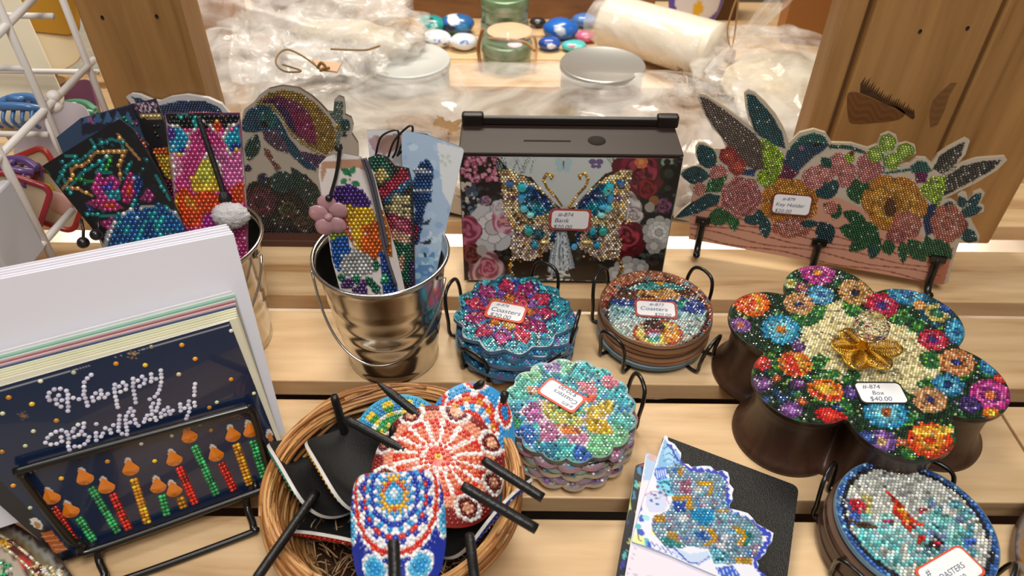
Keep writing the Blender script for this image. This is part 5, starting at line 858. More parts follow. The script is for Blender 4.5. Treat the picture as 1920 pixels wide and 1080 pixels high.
for fl_, tp, bt, c in CA:
    mb = MB(); d = np.array(bt, float)-np.array(tp); l = np.linalg.norm(d); d /= l; n = np.array([-d[1], d[0]]); k = max(2, int(l/19)); pts = [a6(*(np.array(tp)+d*l*(i+.5)/k+n*s*10.5)) for i in range(k) for s in (-1, 1)]
    bd(mb, pts, .00145, .0012, CC[c], 'pearl', spark=.02); mb.build('bead_candle', M_bead, BC)
    mb = MB(); A = P.uv(*a6(*fl_)); B_ = P.uv(*a6(fl_[0]-d[0]*52, fl_[1]-d[1]*52)); t_ = nz(np.array(B_)-np.array(A)); s_ = np.array([-t_[1], t_[0]]); V = [P.w(*A, .0022)]; L_ = .0085
    for k in range(20): a = 2*pi*k/20; q = .0052; V.append(P.w(A[0]+t_[0]*cos(a)*(q if cos(a) < 0 else L_)+s_[0]*sin(a)*q*(1-max(0, cos(a))*.75), A[1]+t_[1]*cos(a)*(q if cos(a) < 0 else L_)+s_[1]*sin(a)*q*(1-max(0, cos(a))*.75), .0004))
    mb.add(V, [(0, i+1, (i+1) % 20+1) for i in range(20)], hx('#ec8420'), 0, False); mb.build('flame_gem', M_bead, BC)
# wire easel
EZ = empty('wire_easel', (cL+cR)/2*[1, 1, 0], 'glossy black wire easel frame holding the birthday cards', 'easel')
E0 = CP.off(.003); fr = [E0.w(*E0.uv(*p)) for p in ((155, 1020), (128, 1008), (50, 908), (40, 887), (65, 874), (440, 771), (465, 768), (478, 785), (507, 895), (500, 912), (485, 920), (180, 1030))]
mb = MB(); tube(mb, curve(fr, 6, True), .0026, 10, True); mb.build('front_frame', M_wire, EZ)
fr2 = [E0.w(*E0.uv(*p), -.0035) for p in ((158, 1028), (122, 1012), (42, 905), (30, 878), (60, 862), (445, 760), (470, 760), (484, 785), (510, 892), (505, 912), (485, 922), (185, 1038))]
a_, b_ = E0.w(*E0.uv(182, 1028), -.002), E0.w(*E0.uv(462, 932), -.002)
g1, g2 = at(196, 1092, .0028), at(474, 1000, .0028)
mb = MB(); tube(mb, curve([a_, a_+[.001, -.006, -.008], g1+[.0, .004, .004], g1+[.004, -.001, 0], g2+[-.006, -.002, 0], g2+[.0, .003, .002], b_+[.001, -.006, -.008], b_], 8), .0026, 10); mb.build('foot_loop', M_wire, EZ)
mb = MB()
for x in (150, 480): q = E0.w(*E0.uv(x, 1025 if x == 150 else 915)); tube(mb, curve([q, q-CP.n*[1, 1, 0]*.03+[0, 0, -.008], q-CP.n*[1, 1, 0]*.045+[0, 0, -.016]], 5), .0024, 8)
mb.build('rear_rests', M_wire, EZ)

# ------------------------------------------------------------------ wicker basket with shawl-pin barrettes
bc = np.array([-.0785, .2865]); BK = empty('wicker_basket', (*bc, 0), 'round wicker basket full of beaded leather hair barrettes with black sticks', 'basket')
m_wk = colmat('wicker', .45, coat=.2)
def strand(mb, r0, z0, a0, a1, col, w=.0014, amp=.0012, wob=0.):
    n = max(6, int((a1-a0)*14)); ph = rnd.uniform(0, 6); P_ = [(bc[0]+(r0+amp*sin(a*5+ph)+wob*sin(a*2+ph))*cos(a), bc[1]+(r0+amp*sin(a*5+ph)+wob*sin(a*2+ph))*sin(a), z0+amp*cos(a*7+ph)) for a in np.linspace(a0, a1, n)]
    tube(mb, P_, w*rnd.uniform(.75, 1.15), 6, col=col)
WK = ['#b9824a', '#a86e38', '#c8965c', '#94602e', '#c08a50', '#d0a068', '#8a5526']
mb = MB()
for i in range(95):
    t = rnd.random(); z = .004+.050*t; a = rnd.uniform(0, 6.28); strand(mb, .062+.020*t**.8+rnd.uniform(-.001, .002), z, a, a+rnd.uniform(1.6, 4), hx(rnd.choice(WK)), .0014)
for i in range(110):
    t = rnd.random(); z = .006+.048*t; a = rnd.uniform(0, 6.28); strand(mb, .0600+.0175*t**.9+rnd.uniform(-.001, .001), z, a, a+rnd.uniform(1.2, 3), hx(rnd.choice(WK))*.9, .0013)
mb.build('woven_wall', m_wk, BK)
mb = MB()
for i in range(75): a = rnd.uniform(0, 6.28); q = rnd.random(); strand(mb, .0765+.0095*q, .052+.010*sin(pi*(.15+.7*q))+rnd.uniform(-.002, .002), a, a+rnd.uniform(1.2, 3.6), hx(rnd.choice(WK)), .0013, .0010, .0012)
mb.build('rim', m_wk, BK)
mb = MB(); lathe(mb, (*bc, 0), [(.0001, .001), (.062, .001), (.064, .004), (.081, .052), (.0795, .052), (.062, .006), (.0001, .005)], 48); mb.build('dark_backing', mat('shadowed_wicker', '#4a2e18', .9, bump=.8, bs=300), BK)  # added backing behind the weave, with the inner shade put into its colour
mb = MB()
for i in range(700):
    a, q = rnd.uniform(0, 6.28), .066*sqrt(rnd.random()); p0 = np.array([bc[0]+q*cos(a), bc[1]+q*sin(a), rnd.uniform(.01, .030)]); d = np.array([rnd.uniform(-1, 1), rnd.uniform(-1, 1), rnd.uniform(-.3, .5)])*.016
    if np.hypot(*(p0+d)[:2]-bc) > .068: d[:2] *= -1
    tube(mb, [p0, p0+d*.5+[0, 0, .003], p0+d], .0005, 4, col=hx(rnd.choice(['#8a6a48', '#6e4e30', '#a88660', '#5a3c22', '#c0a078'])), caps=False)
tag(mb.build('raffia_filling', colmat('raffia', .7)), 'loose brown raffia shreds filling the wicker basket under the barrettes', 'raffia', kind='stuff')
M_back = mat('black_suede', '#0e0d0d', .75, bump=.5, bs=700)
def barrette(px, z, n, rot, w, h, bend, fn, label, shape=2.2, vdir=None, top=0., dens=15):
    C_ = at(*px, z); n = nz(n)
    if vdir is None:
        up = np.array([0, 0, 1.]) if abs(n[2]) < .92 else np.array([0, 1., 0]); u = nz(np.cross(up, n)); v = np.cross(n, u); ca, sa = cos(radians(rot)), sin(radians(rot)); u, v = u*ca+v*sa, -u*sa+v*ca
    else: v = nz(at(*vdir[1], z)-at(*vdir[0], z)); n = nz(n-v*(n@v)); u = np.cross(v, n)
    def Sf(x, y, h_=0.):
        a = x/bend; Rr = bend+h_; return C_+u*(Rr*sin(a))+v*y+n*(Rr*cos(a)-bend)
    def nrm(x): a = x/bend; return u*sin(a)+n*cos(a)
    def XY(q, t):
        e = (abs(cos(t))**shape+abs(sin(t))**shape)**(-1/shape); x, y = q*e*cos(t)*w/2, q*e*sin(t)*h/2
        if top and y > 0: y *= 1-top*abs(cos(x/(w/2)*pi/2))
        return x, y
    rg, sg = 56, 168; V, Cc, Bk = [], [], []
    for i in range(rg+1):
        for k in range(sg): x, y = XY(i/rg, 2*pi*k/sg); V.append(Sf(x, y)); Bk.append(Sf(x, y, -.0022)); Cc.append(fn(x/(w/2), y/(h/2)))
    F_ = [(i*sg+k, (i+1)*sg+k, (i+1)*sg+(k+1) % sg, i*sg+(k+1) % sg) for i in range(rg) for k in range(sg)]
    mb = MB(); mb.add(V, F_, np.array(Cc), 0, True); mb.add(Bk, [f[::-1] for f in F_], (0, 0, 0), 2, True)
    e0 = [V[rg*sg+k] for k in range(sg)]; e1 = [Bk[rg*sg+k] for k in range(sg)]; mb.add(e0+e1, [(k, k+sg, (k+1) % sg+sg, (k+1) % sg) for k in range(sg)], hx('#c8c4be'), 0)
    pts, nn, col = [], [], []
    for i in range(dens):
        q = .05+.88*i/(dens-1); cnt = 1 if i == 0 else max(6, int(round(2*pi*q*(w+h)/4/.0031/4))*4)
        for k in range(cnt):
            x, y = XY(q, 2*pi*(k+.5*(i % 2))/cnt); c = fn(x/(w/2), y/(h/2), True)
            if c is None: continue
            pts.append(Sf(x, y, .0001)); nn.append(nrm(x)); col.append(c)
    if pts: beads(mb, pts, np.array(nn), v, .00125, .0010, np.array(col), 'pearl', 7, 1, jit=.05, tilt=.04, spark=.02)
    tag(mb.build('hair_barrette', [M_print, M_bead, M_back], None, loc=C_), label, 'hair barrette', 'beaded leather hair barrettes')
def mandala(c0, rings, n, off=(0, 0), petals=None):
    rings = [(q, hx(a), hx(b)) for q, a, b in rings]
    def f(x, y, bead=False):
        x, y = x-off[0], y-off[1]; r = hypot(x, y); t = atan2(y, x); s = abs((t*n/(2*pi)) % 1-.5)*2
        for q, a, b in rings:
            if r < q: return a if s > .5 else b
        if petals:                                   # loops round the outside: fill, outline
            pc, po, pd = petals; m = n/2; k = ((t*m/(2*pi)) % 1-.5)*2; rr = (r-rings[-1][0])/.42; d = hypot(k*1.25, (rr-.45)*1.7)
            if d < .38: return hx(pc)
            if d < .62: return hx(po)
            if d < .80: return hx(pd)
            if bead and rr > .3: return None
        return hx(c0)
    return f
def radial_fn(x, y, bead=False, off=(-.04, .10)):
    x, y = x-off[0], y-off[1]; r = hypot(x, y); t = atan2(y, x); s = abs((t*16/(2*pi)) % 1-.5)*2; s2 = abs((t*8/(2*pi)) % 1-.5)*2
    if r < .05: return hx('#e8c030')
    if r < .17: return hx('#d8341c') if s > .4 else hx('#e86a4a')
    if r < .24: return hx('#f6f2ee') if s > .35 else hx('#d8401e')
    if r < .64 and s < .36*(1-.3*r): return hx('#fbf9f6')
    if r < .56: return hx('#e88a68') if int(r*24) % 2 else hx('#d24a2a')
    if r < .64: return hx('#d8301e')
    d = hypot((s2-1)*1.1 if s2 > .5 else s2*1.1, (r-.86)*3.2) if False else hypot((1-s2)*1.15, (r-.84)*3.4)
    if d < .30: return hx('#f0b090')
    if d < .52: return hx('#6e1818')
    if d < .74: return hx('#f6f2ee')
    return hx('#8a2420') if r > .8 else hx('#e8987a')
blue = mandala('#1f36a8', [(.07, '#e8f0f4', '#2a9ad8'), (.16, '#2a9ad8', '#58b8e4'), (.22, '#d8341e', '#e8b830'), (.29, '#e8b830', '#2a8ad8'), (.37, '#2a9ad8', '#f0f0f4'), (.45, '#1f3fae', '#1f3fae'), (.54, '#f0f0f4', '#2a9ad8'), (.62, '#1c3cb0', '#d8301e'), (.70, '#f0f0f4', '#1c3cb0'), (.76, '#f0f0f4', '#f0f0f4'), (.84, '#d8301e', '#d8301e'), (.88, '#f4f4f6', '#f4f4f6')], 16, (0, .42), ('#2a9ad8', '#58b8e4', '#f0f4f8'))
barrette((741, 985), .106, (.02, -.60, .80), 3, .064, .080, .034, blue, 'blue and white beaded barrette with red ring, frontmost in the basket', 2.4, top=.28)
barrette((824, 868), .088, (.10, -.38, .92), -32, .100, .074, .055, radial_fn, 'red and white radial beaded barrette lying on top in the basket middle', 2.1)
redb = mandala('#3a9ad8', [(.08, '#d83020', '#d83020'), (.20, '#3a9ad8', '#f0f0f0'), (.30, '#d83020', '#d83020'), (.42, '#3aa0dc', '#f0ecec'), (.52, '#d83424', '#e08a2a'), (.6, '#f0ecec', '#d8301e')], 12, (-.1, .25), ('#2a8ad0', '#d8301e', '#f4f0f0'))
barrette((886, 838), .072, (.25, -.35, .9), -38, .074, .092, .045, redb, 'red and sky blue beaded barrette at the upper right of the basket', 2.2)
grn = mandala('#3aa0c8', [(.10, '#e8a820', '#c8301e'), (.2, '#e8c83a', '#e8c83a'), (.32, '#2f8a3a', '#e8e0c0'), (.44, '#e8c83a', '#2f8a3a'), (.56, '#2f8a3a', '#2a9a6a'), (.66, '#e8e8e0', '#e8c83a'), (.78, '#2a7fb8', '#2f8a3a'), (.9, '#3a9ad0', '#e8c83a')], 14)
barrette((748, 828), .060, (-.1, -.2, .97), 20, .076, .076, .06, grn, 'green and yellow beaded barrette half hidden at the top of the basket', 2.1)
teal = mandala('#2a9a8a', [(.3, '#c83028', '#e8e8e8'), (.6, '#2a9a8a', '#e0e0e0'), (.8, '#c83a30', '#2a9a8a')], 18)
barrette((600, 892), .042, (-.25, -.15, -.95), 0, .086, .078, .034, teal, 'leftmost barrette, its black suede hollow facing up, teal and red beaded rim', 2.3, vdir=((530, 850), (612, 985)))
yb = mandala('#e0a030', [(.5, '#e0a030', '#2a6ab8'), (.8, '#2a8ac8', '#e8c040')], 16)
barrette((655, 885), .052, (-.2, -.1, -.97), 0, .066, .074, .026, yb, 'black hollow barrette standing between the leftmost and the blue one', 2.3, vdir=((612, 850), (680, 962)))
rw = mandala('#c82c20', [(.5, '#d83424', '#e8e8e8'), (.8, '#e8e4e0', '#d83020')], 20)
barrette((650, 990), .026, (-.05, -.25, -.96), 0, .070, .078, .030, rw, 'black hollow barrette with red beaded lower rim, low at the left front of the basket', 2.6, vdir=((590, 1002), (700, 1022)))
ry = mandala('#2438a0', [(.3, '#e8c030', '#c83028'), (.5, '#2a8ac8', '#e8e8e8'), (.7, '#c83028', '#2a4ab0'), (.88, '#e8c030', '#2a4ab0')], 14)
barrette((895, 960), .036, (.25, -.20, -.95), 0, .090, .082, .036, ry, 'black hollow barrette with blue, yellow and red beaded rim at the right of the basket', 2.3, vdir=((850, 1035), (955, 925)))
M_stick = mat('black_wood', '#161515', .42, bump=.3, bs=500)
def stick(a, b, label, r0=.0030, tip=False, r1=None):
    a, b = at(*a), at(*b); n = 14; P_ = [a+(b-a)*t for t in np.linspace(0, 1, n)]; R_ = [r0]*n
    if tip: R_[-1] = .0006; R_[-2] = .0013; R_[-3] = .002; R_[-4] = .0025
    R_[0] *= .85; mb = MB(); tube(mb, P_, R_, 12); tag(mb.build('hair_stick', M_stick), label, 'hair stick', 'black wooden hair sticks')
stick((474, 1095, .082), (592, 925, .062), 'black stick leaning out over the left front rim of the basket')
stick((626, 742, .085), (652, 830, .045), 'short black stick end poking up at the left back of the basket')
stick((648, 786, .088), (760, 845, .086), 'black stick slanting under the white radial barrette from the left', .0029)
stick((800, 790, .092), (706, 716, .104), 'black stick with tapered tip pointing up left at the top of the basket', .0030, True)
stick((886, 731, .084), (908, 714, .092), 'black stick tip behind the red and blue barrette, just its point showing', .0026, True)
stick((948, 735, .082), (925, 800, .058), 'short black stick end at the right back of the basket', .0030)
stick((905, 862, .100), (1018, 934, .090), 'black stick pointing right, upper of the parallel pair', .0031)
stick((866, 910, .112), (1006, 992, .096), 'black stick pointing right, lower of the parallel pair', .0032)
stick((738, 1012, .118), (741, 1110, .105), 'black stick hanging down the front of the blue barrette', .0033)
stick((880, 1002, .080), (893, 1110, .080), 'black stick at the lower right front of the basket', .0031)
stick((735, 836, .078), (737, 795, .092), 'small pointed black tip rising from the green barrette', .0025, True)

# ------------------------------------------------------------------ notebooks
def slab(name, z0, z1, q, mats, label, rad=.004, cat='notebook', colfn=None, parent=None, edge=None):
    pl = FLAT(z1); c = [np.array(pl.uv(*p)) for p in q]; out = []
    for i in range(len(c)):
        p, a, b = c[i], c[i-1], c[(i+1) % len(c)]; A, B_ = p+nz(a-p)*rad, p+nz(b-p)*rad
        for t in np.linspace(0, 1, 6): out.append(tuple((1-t)**2*A+2*t*(1-t)*p+t*t*B_))
    mb = MB(); panel(mb, pl, out, z1-z0, colfn or (lambda W_: np.ones((len(W_), 3))), .006 if colfn is None else .0014, (1, 1, 1) if edge is None else hx(edge))
    o = mb.build(name, mats, parent); return tag(o, label, cat) if parent is None else o
def edgecol(W_): return hx('#222a4a')+0*W_
M_leather = mat('black_grained_leather', '#161514', .42, bump=.7, bs=1100)
NBK = empty('black_notebook', (*at(1400, 960, 0)[:2], 0), 'black grained leather notebook lying under the mandala cut-out notebook', 'notebook')
BQ = [(1243, 816), (1498, 912), (1470, 1130), (1200, 1130)]
slab('back_cover', 0.0005, .003, BQ, M_leather, None, .006, parent=NBK); slab('pages', .003, .0105, [(1250, 826), (1485, 916), (1462, 1126), (1206, 1126)], mat('page_block', '#d8d0c0', .8), None, .004, parent=NBK); slab('front_cover', .0105, .0135, BQ, M_leather, None, .006, parent=NBK)
# patterned edge notebook standing under the white one
cvn = Cv(1130, 840, 1260, 1100, '#14141c', 0)
for i in range(60): x, y = rnd.uniform(1140, 1240), rnd.uniform(850, 1090); cv_c = rnd.choice(['#c84a6a', '#c8d880', '#3a8ab8', '#e8e0b0', '#2a3a98', '#58b8c0', '#14141c']); cvn.poly([(x, y), (x+rnd.uniform(3, 9), y-rnd.uniform(-2, 6)), (x+rnd.uniform(2, 8), y+rnd.uniform(6, 16)), (x-2, y+rnd.uniform(6, 14))], cv_c, 0)
PN = [(1192, 872), (1228, 862), (1230, 1120), (1148, 1120)]
slab('patterned_notebook', .0140, .0235, PN, M_print, 'thin notebook with black, pink and lime patterned cover left of the white one', .002, colfn=cvfn(cvn), edge='#20202c')
WN = empty('mandala_notebook', (*at(1290, 960, 0)[:2], .024), 'white covered notebook with beaded blue mandala cut-out flap, on the black notebook', 'notebook')
WQ = [(1212, 846), (1262, 870), (1430, 1130), (1163, 1130)]
slab('pages', .0240, .0320, [(1214, 852), (1260, 874), (1420, 1126), (1170, 1126)], mat('page_block_white', '#dfe2ea', .8), None, .003, parent=WN)
cvw = Cv(1150, 830, 1450, 1110, '#e2dcea', 0); cvw.line([(1232, 880), (1188, 1040), (1176, 1075), (1330, 1100)], 1.2, '#b8b0c4', 0); cvw.poly([(1213, 846), (1232, 852), (1222, 900), (1205, 900)], '#a8c4e4', 0); cvw.poly([(1218, 845), (1234, 850), (1230, 866), (1214, 860)], '#c8a8a4', 0)
slab('white_cover', .0320, .0345, WQ, M_print, None, .005, colfn=cvfn(cvw), parent=WN, edge='#dcd4e0')
def N(x, y): return 1130+x/3.856, 800+y/3.856
nq = lambda L: [N(*p) for p in L]
cv = Cv(1180, 810, 1460, 1110, '#8fc4dc', 0, 2)
NO = nq([(450, 62), (468, 70), (475, 100), (520, 125), (545, 160), (568, 190), (566, 235), (580, 265), (620, 270), (640, 290), (690, 285), (730, 282), (780, 285), (820, 320), (870, 315), (905, 330), (918, 370), (915, 410), (948, 450), (935, 490), (942, 525), (920, 560), (920, 590), (1000, 610), (1050, 625), (1085, 660), (1110, 700), (1170, 730), (1235, 768), (1225, 830), (1190, 870), (1180, 910), (1140, 950), (1110, 960), (1130, 1000), (1120, 1030), (1190, 1080), (1220, 1150), (800, 1150), (830, 1080), (640, 1000), (480, 930), (210, 830), (235, 720), (300, 500), (350, 360), (400, 200)])
cv.poly(NO, '#dfe2f0', 0)
def inset(L, k): m0 = np.array([640., 640.]); return [tuple(m0+(np.array(p)-m0)*k) for p in L]
ZZ = []
for (a, b, n) in (((480, 130), (575, 250), 4), ((640, 300), (880, 335), 5), ((885, 345), (915, 560), 5), ((950, 620), (1110, 700), 3), ((1110, 700), (1220, 790), 3), ((1210, 820), (1120, 960), 4), ((1120, 1000), (1190, 1090), 3)):
    for i in range(n+1):
        t = i/n; p = np.array(a)*(1-t)+np.array(b)*t; d = nz(np.array(b, float)-a); s_ = np.array([-d[1], d[0]]); ZZ.append((*(p+s_*(20 if i % 1 == 0 else 0)),)); 
        if i < n: q = p+(np.array(b)-a)/n*.5; ZZ.append((*(q+s_*-4),))
cv.line(nq(ZZ), 6.5, '#2f42b8', 0)
cv.poly(nq([(450, 80), (480, 130), (560, 200), (560, 260), (470, 290), (380, 330), (420, 180)]), '#7fb4e0', 0); cv.poly(nq([(470, 130), (520, 170), (545, 240), (470, 270), (440, 200)]), '#9cd0ea', 0); cv.line(nq([(470, 130), (505, 165), (525, 215), (545, 245)]), 4, '#2f3fa8', 0)
for y in (160, 210, 250): cv.line(nq([(440, y), (480, y-20), (510, y), (520, y+20)]), 1.5, '#3a5ab8', 0)
cv.poly(nq([(380, 300), (460, 290), (470, 380), (400, 390), (370, 350)]), '#3a6ad0', 0); 
for k in range(5): cv.line(nq([(390+k*16, 300), (395+k*16, 385)]), 1.5, '#c8d8f0', 0)
cv.poly(nq([(390, 390), (540, 360), (560, 490), (480, 500), (390, 450)]), '#7accea', 0); cv.dots(26, (1233, 897, 1275, 925), (1.8, 2.8), ['#1a7088', '#2a90a0'], 1)
cv.poly(nq([(320, 490), (440, 460), (470, 560), (440, 620), (340, 620), (310, 560)]), '#c8d0ec', 0); cv.line(nq([(300, 500), (350, 470), (440, 465), (480, 560)]), 2, '#c890b8', 0); cv.dots(12, (1215, 920, 1250, 950), (2, 4), ['#58688a', '#a8b8c8', '#3a6ab8'], 0)
for i in range(14): x, y = rnd.uniform(250, 380), rnd.uniform(560, 900); cv.ell(*N(x, y), 7, 5, rnd.choice(['#e8eca0', '#9cdce0', '#6a8ad8', '#3a58c0', '#58b8c8']), rnd.uniform(0, 90), 0)
cv.poly(nq([(215, 770), (290, 790), (310, 860), (215, 835)]), '#e8ec9c', 0); cv.line(nq([(250, 740), (260, 820), (300, 830)]), 1.2, '#4a5a50', 0)
for i in range(9): cv.line(nq([(320+i*40, 870+i*18), (350+i*40, 830+i*18), (380+i*40, 870+i*18)]), 1.6, rnd.choice(['#3a4cb8', '#5a78c8']), 0)
cv.poly(nq([(820, 1020), (940, 1000), (1000, 1080), (860, 1110)]), '#2f5ac0', 0)
for k in range(5): cv.line(nq([(830+k*30, 1020), (860+k*30, 1090)]), 1.5, '#b8ccf0', 0)
cv.poly(nq([(500, 870), (640, 920), (760, 900), (780, 960), (660, 1000), (520, 930)]), '#bcd0ec', 0); cv.line(nq([(520, 880), (620, 980), (700, 990), (770, 940)]), 2.4, '#3a4cb8', 0)
# beaded centre
bz_ = nq([(460, 300), (560, 260), (640, 330), (760, 330), (860, 350), (900, 430), (880, 540), (940, 620), (1080, 680), (1160, 780), (1140, 880), (1080, 960), (900, 1000), (760, 880), (600, 860), (460, 880), (360, 760), (360, 660), (480, 600), (520, 480)])
cv.poly(bz_, '#8fb0c8', 1, .15); cv.dots(420, (1215, 865, 1440, 1060), (2, 5), ['#7ab8cc', '#b088a8', '#58b4bc', '#c8ccdc', '#a07898', '#5a9ccc', '#3a78c0', '#88c8d8'], 1, on=1)
for P_, c in ((((680, 400), (800, 395), (800, 480), (760, 510), (770, 430), (690, 420)), '#dcaa2a'), (((500, 510), (640, 490), (650, 600), (600, 610), (610, 530), (510, 530)), '#d8a42c'), (((510, 540), (600, 540), (600, 620), (520, 620)), '#2a5ac0'), (((630, 600), (800, 590), (800, 680), (730, 720), (650, 660)), '#1f98d0'), (((680, 720), (800, 740), (840, 820), (760, 870), (740, 850), (800, 810), (770, 760)), '#d8a42c'), (((650, 770), (740, 750), (780, 790), (740, 840)), '#2a68b8'), (((900, 710), (1000, 730), (1070, 790), (1000, 860), (960, 850), (1010, 790), (940, 740)), '#d8a830'), (((1020, 740), (1090, 790), (1030, 870), (1000, 880), (1050, 800)), '#1c7a7c'), (((770, 880), (900, 900), (920, 980), (800, 990)), '#7cc8e0'), (((950, 940), (1080, 960), (1080, 1000), (960, 980)), '#d8a830'), (((820, 600), (910, 590), (900, 620), (830, 630)), '#d0a040'), (((370, 640), (460, 640), (450, 690), (380, 690)), '#c8983a'), (((460, 770), (520, 760), (560, 840), (480, 850)), '#c8a050'), (((540, 310), (590, 290), (570, 360), (540, 360)), '#c89840'), (((560, 390), (640, 380), (640, 500), (560, 480)), '#a86a88'), (((420, 790), (470, 800), (600, 870), (560, 880), (440, 850)), '#3a9a9a')): cv.poly(nq(P_), c, 1, .1)
for x, y in ((690, 460), (850, 860), (580, 665), (880, 800)): cv.ell(*N(x, y), 9, 6, '#e4e4ea')
cv.dots(14, (1340, 1030, 1370, 1055), (2, 3), ['#1a6a80'], 1)
pl = FLAT(.0362); mb = MB(); o_ = pxout(pl, NO); panel(mb, pl, o_, .0014, cvfn(cv), .0008, hx('#c8c8d8')); stud(mb, pl, o_, cv, .0024, 'facet', .0010, seg=6, inset=.001, spark=.06, jit=.12, rf=.42); mb.build('mandala_flap', [M_print, M_bead], WN)

# ------------------------------------------------------------------ round trays cut by the frame
cv = Cv(-60, 940, 220, 1110, '#9a8c78', 0)
cc_ = np.array([-.444, .070]); radial(cv, tuple(cc_), .012, .232, ((.90, '#6a4438'), (.945, '#a89a6c'), (.975, '#d0ccc4'), (.988, '#4a3426')))
cv.poly([(0, 1010), (30, 1015), (60, 1040), (85, 1072), (60, 1076), (20, 1045), (0, 1030)], '#5a2428', 0); cv.ell(45, 1056, 16, 9, '#c02c1c', 30, 0); cv.ell(8, 1020, 14, 6, '#d89a20', 10, 1)
cv.poly([(-60, 1020), (0, 1024), (40, 1062), (60, 1110), (-60, 1110)], '#b8aa98', 0); cv.dots(40, (-5, 1050, 20, 1090), (2, 4), ['#1c8a4a', '#2fb070', '#1a5a34'], 1); cv.dots(70, (55, 1062, 120, 1095), (2, 3.5), ['#dcd8c8', '#c8a040', '#e8e4d8', '#b8a888'], 1)
P_ = FLAT(.012); out = [(cc_[0]+.232*cos(a), cc_[1]+.232*sin(a)-.4) for a in np.linspace(0, 2*pi, 161)[:-1]]; mb = MB(); panel(mb, P_, out, .010, cvfn(cv), .003, hx('#4a3426'))
q = []
for a in np.linspace(.5, 1.75, 150): q.append((cc_[0]+.2215*cos(a), cc_[1]+.2215*sin(a), .012)); q.append((cc_[0]+.2165*cos(a+.004), cc_[1]+.2165*sin(a+.004), .012))
for a in np.linspace(.5, 1.75, 130): q.append((cc_[0]+.1985*cos(a), cc_[1]+.1985*sin(a), .012))
beads(mb, q, np.array([0, 0, 1.]), np.array([1., 0, 0]), .0011, .001, hx('#b8a67c'), 'facet', 6, spark=.2)
g = [at(*p, .012) for p in [(rnd.uniform(60, 118), rnd.uniform(1062, 1085)) for i in range(60)]+[(rnd.uniform(0, 22), rnd.uniform(1055, 1085)) for i in range(20)]+[(rnd.uniform(0, 25), rnd.uniform(1014, 1026)) for i in range(24)]]
x_, y_ = proj(np.array(g)); beads(mb, g, np.array([0, 0, 1.]), np.array([1., 0, 0]), .0014, .0012, cv.get(x_, y_)[:, :3], 'facet', 6, spark=.15)
o = mb.build('round_tray', [M_print, M_bead]); tag(o, 'large round gem trimmed tray with red gem panel, cut off at the bottom left corner', 'tray')
cv = Cv(1885, 940, 1990, 1110, '#d8d4d0', 0); radial(cv, (.443, .223), .012, .105, ((.88, '#e0982a'), (.965, '#b8a8a0'), (.985, '#5a4438')))
P_ = FLAT(.012); out = [(.443+.105*cos(a), .223+.105*sin(a)-.4) for a in np.linspace(0, 2*pi, 121)[:-1]]; mb = MB(); panel(mb, P_, out, .009, cvfn(cv), .003, hx('#5a4438'))
q = [(.443+r_*cos(a), .223+r_*sin(a), .012) for r_ in (.0945, .0975) for a in np.linspace(2, 4.2, 70)]; beads(mb, q, np.array([0, 0, 1.]), np.array([1., 0, 0]), .0012, .001, hx('#e8a028'), 'facet', 6)
tag(mb.build('round_plaque', [M_print, M_bead]), 'round plaque with orange beaded rim, only its left edge showing at the bottom right', 'plaque')
# ------------------------------------------------------------------ things behind, under plastic film
M_film = film('plastic_film', a=.25, rough=.08, sc=11, bump=.5); M_film2 = film('crumpled_cellophane', a=.30, rough=.08, sc=14, bump=.9)
M_kraft = mat('crinkled_kraft', '#8a6a44', .85, bump=1., bs=70, var=.45)
def drape(name, P4, nx, ny, zf, m, label, cat, seed=0, amp=.006, fr=14, rd=1., kind=None):
    # P4: near-left, near-right, far-right, far-left (world x,y)
    V = []
    for j in range(ny+1):
        for i in range(nx+1):
            s, t = i/nx, j/ny; p = (np.array(P4[0])*(1-s)+np.array(P4[1])*s)*(1-t)+(np.array(P4[3])*(1-s)+np.array(P4[2])*s)*t
            n1 = 1-2*abs(noise.noise(Vector((p[0]*fr+seed, p[1]*fr*rd, seed*3.1)))); n2 = noise.noise(Vector((p[0]*fr*3, p[1]*fr*3*rd+seed, 2))); n3 = 1-2*abs(noise.noise(Vector((p[0]*fr*2.3+p[1]*fr, p[1]*fr*1.7-p[0]*fr, seed+9))))
            e = .010*noise.noise(Vector((s*9, t*9, seed))); V.append((p[0]+e, p[1]+e, max(.002, zf(s, t)+amp*(n1+.35*n2+.5*n3))))
    mb = MB(); mb.add(V, [(j*(nx+1)+i, j*(nx+1)+i+1, (j+1)*(nx+1)+i+1, (j+1)*(nx+1)+i) for j in range(ny) for i in range(nx)], (1, 1, 1), 0, True)
    return tag(mb.build(name, m), label, cat, kind=kind)
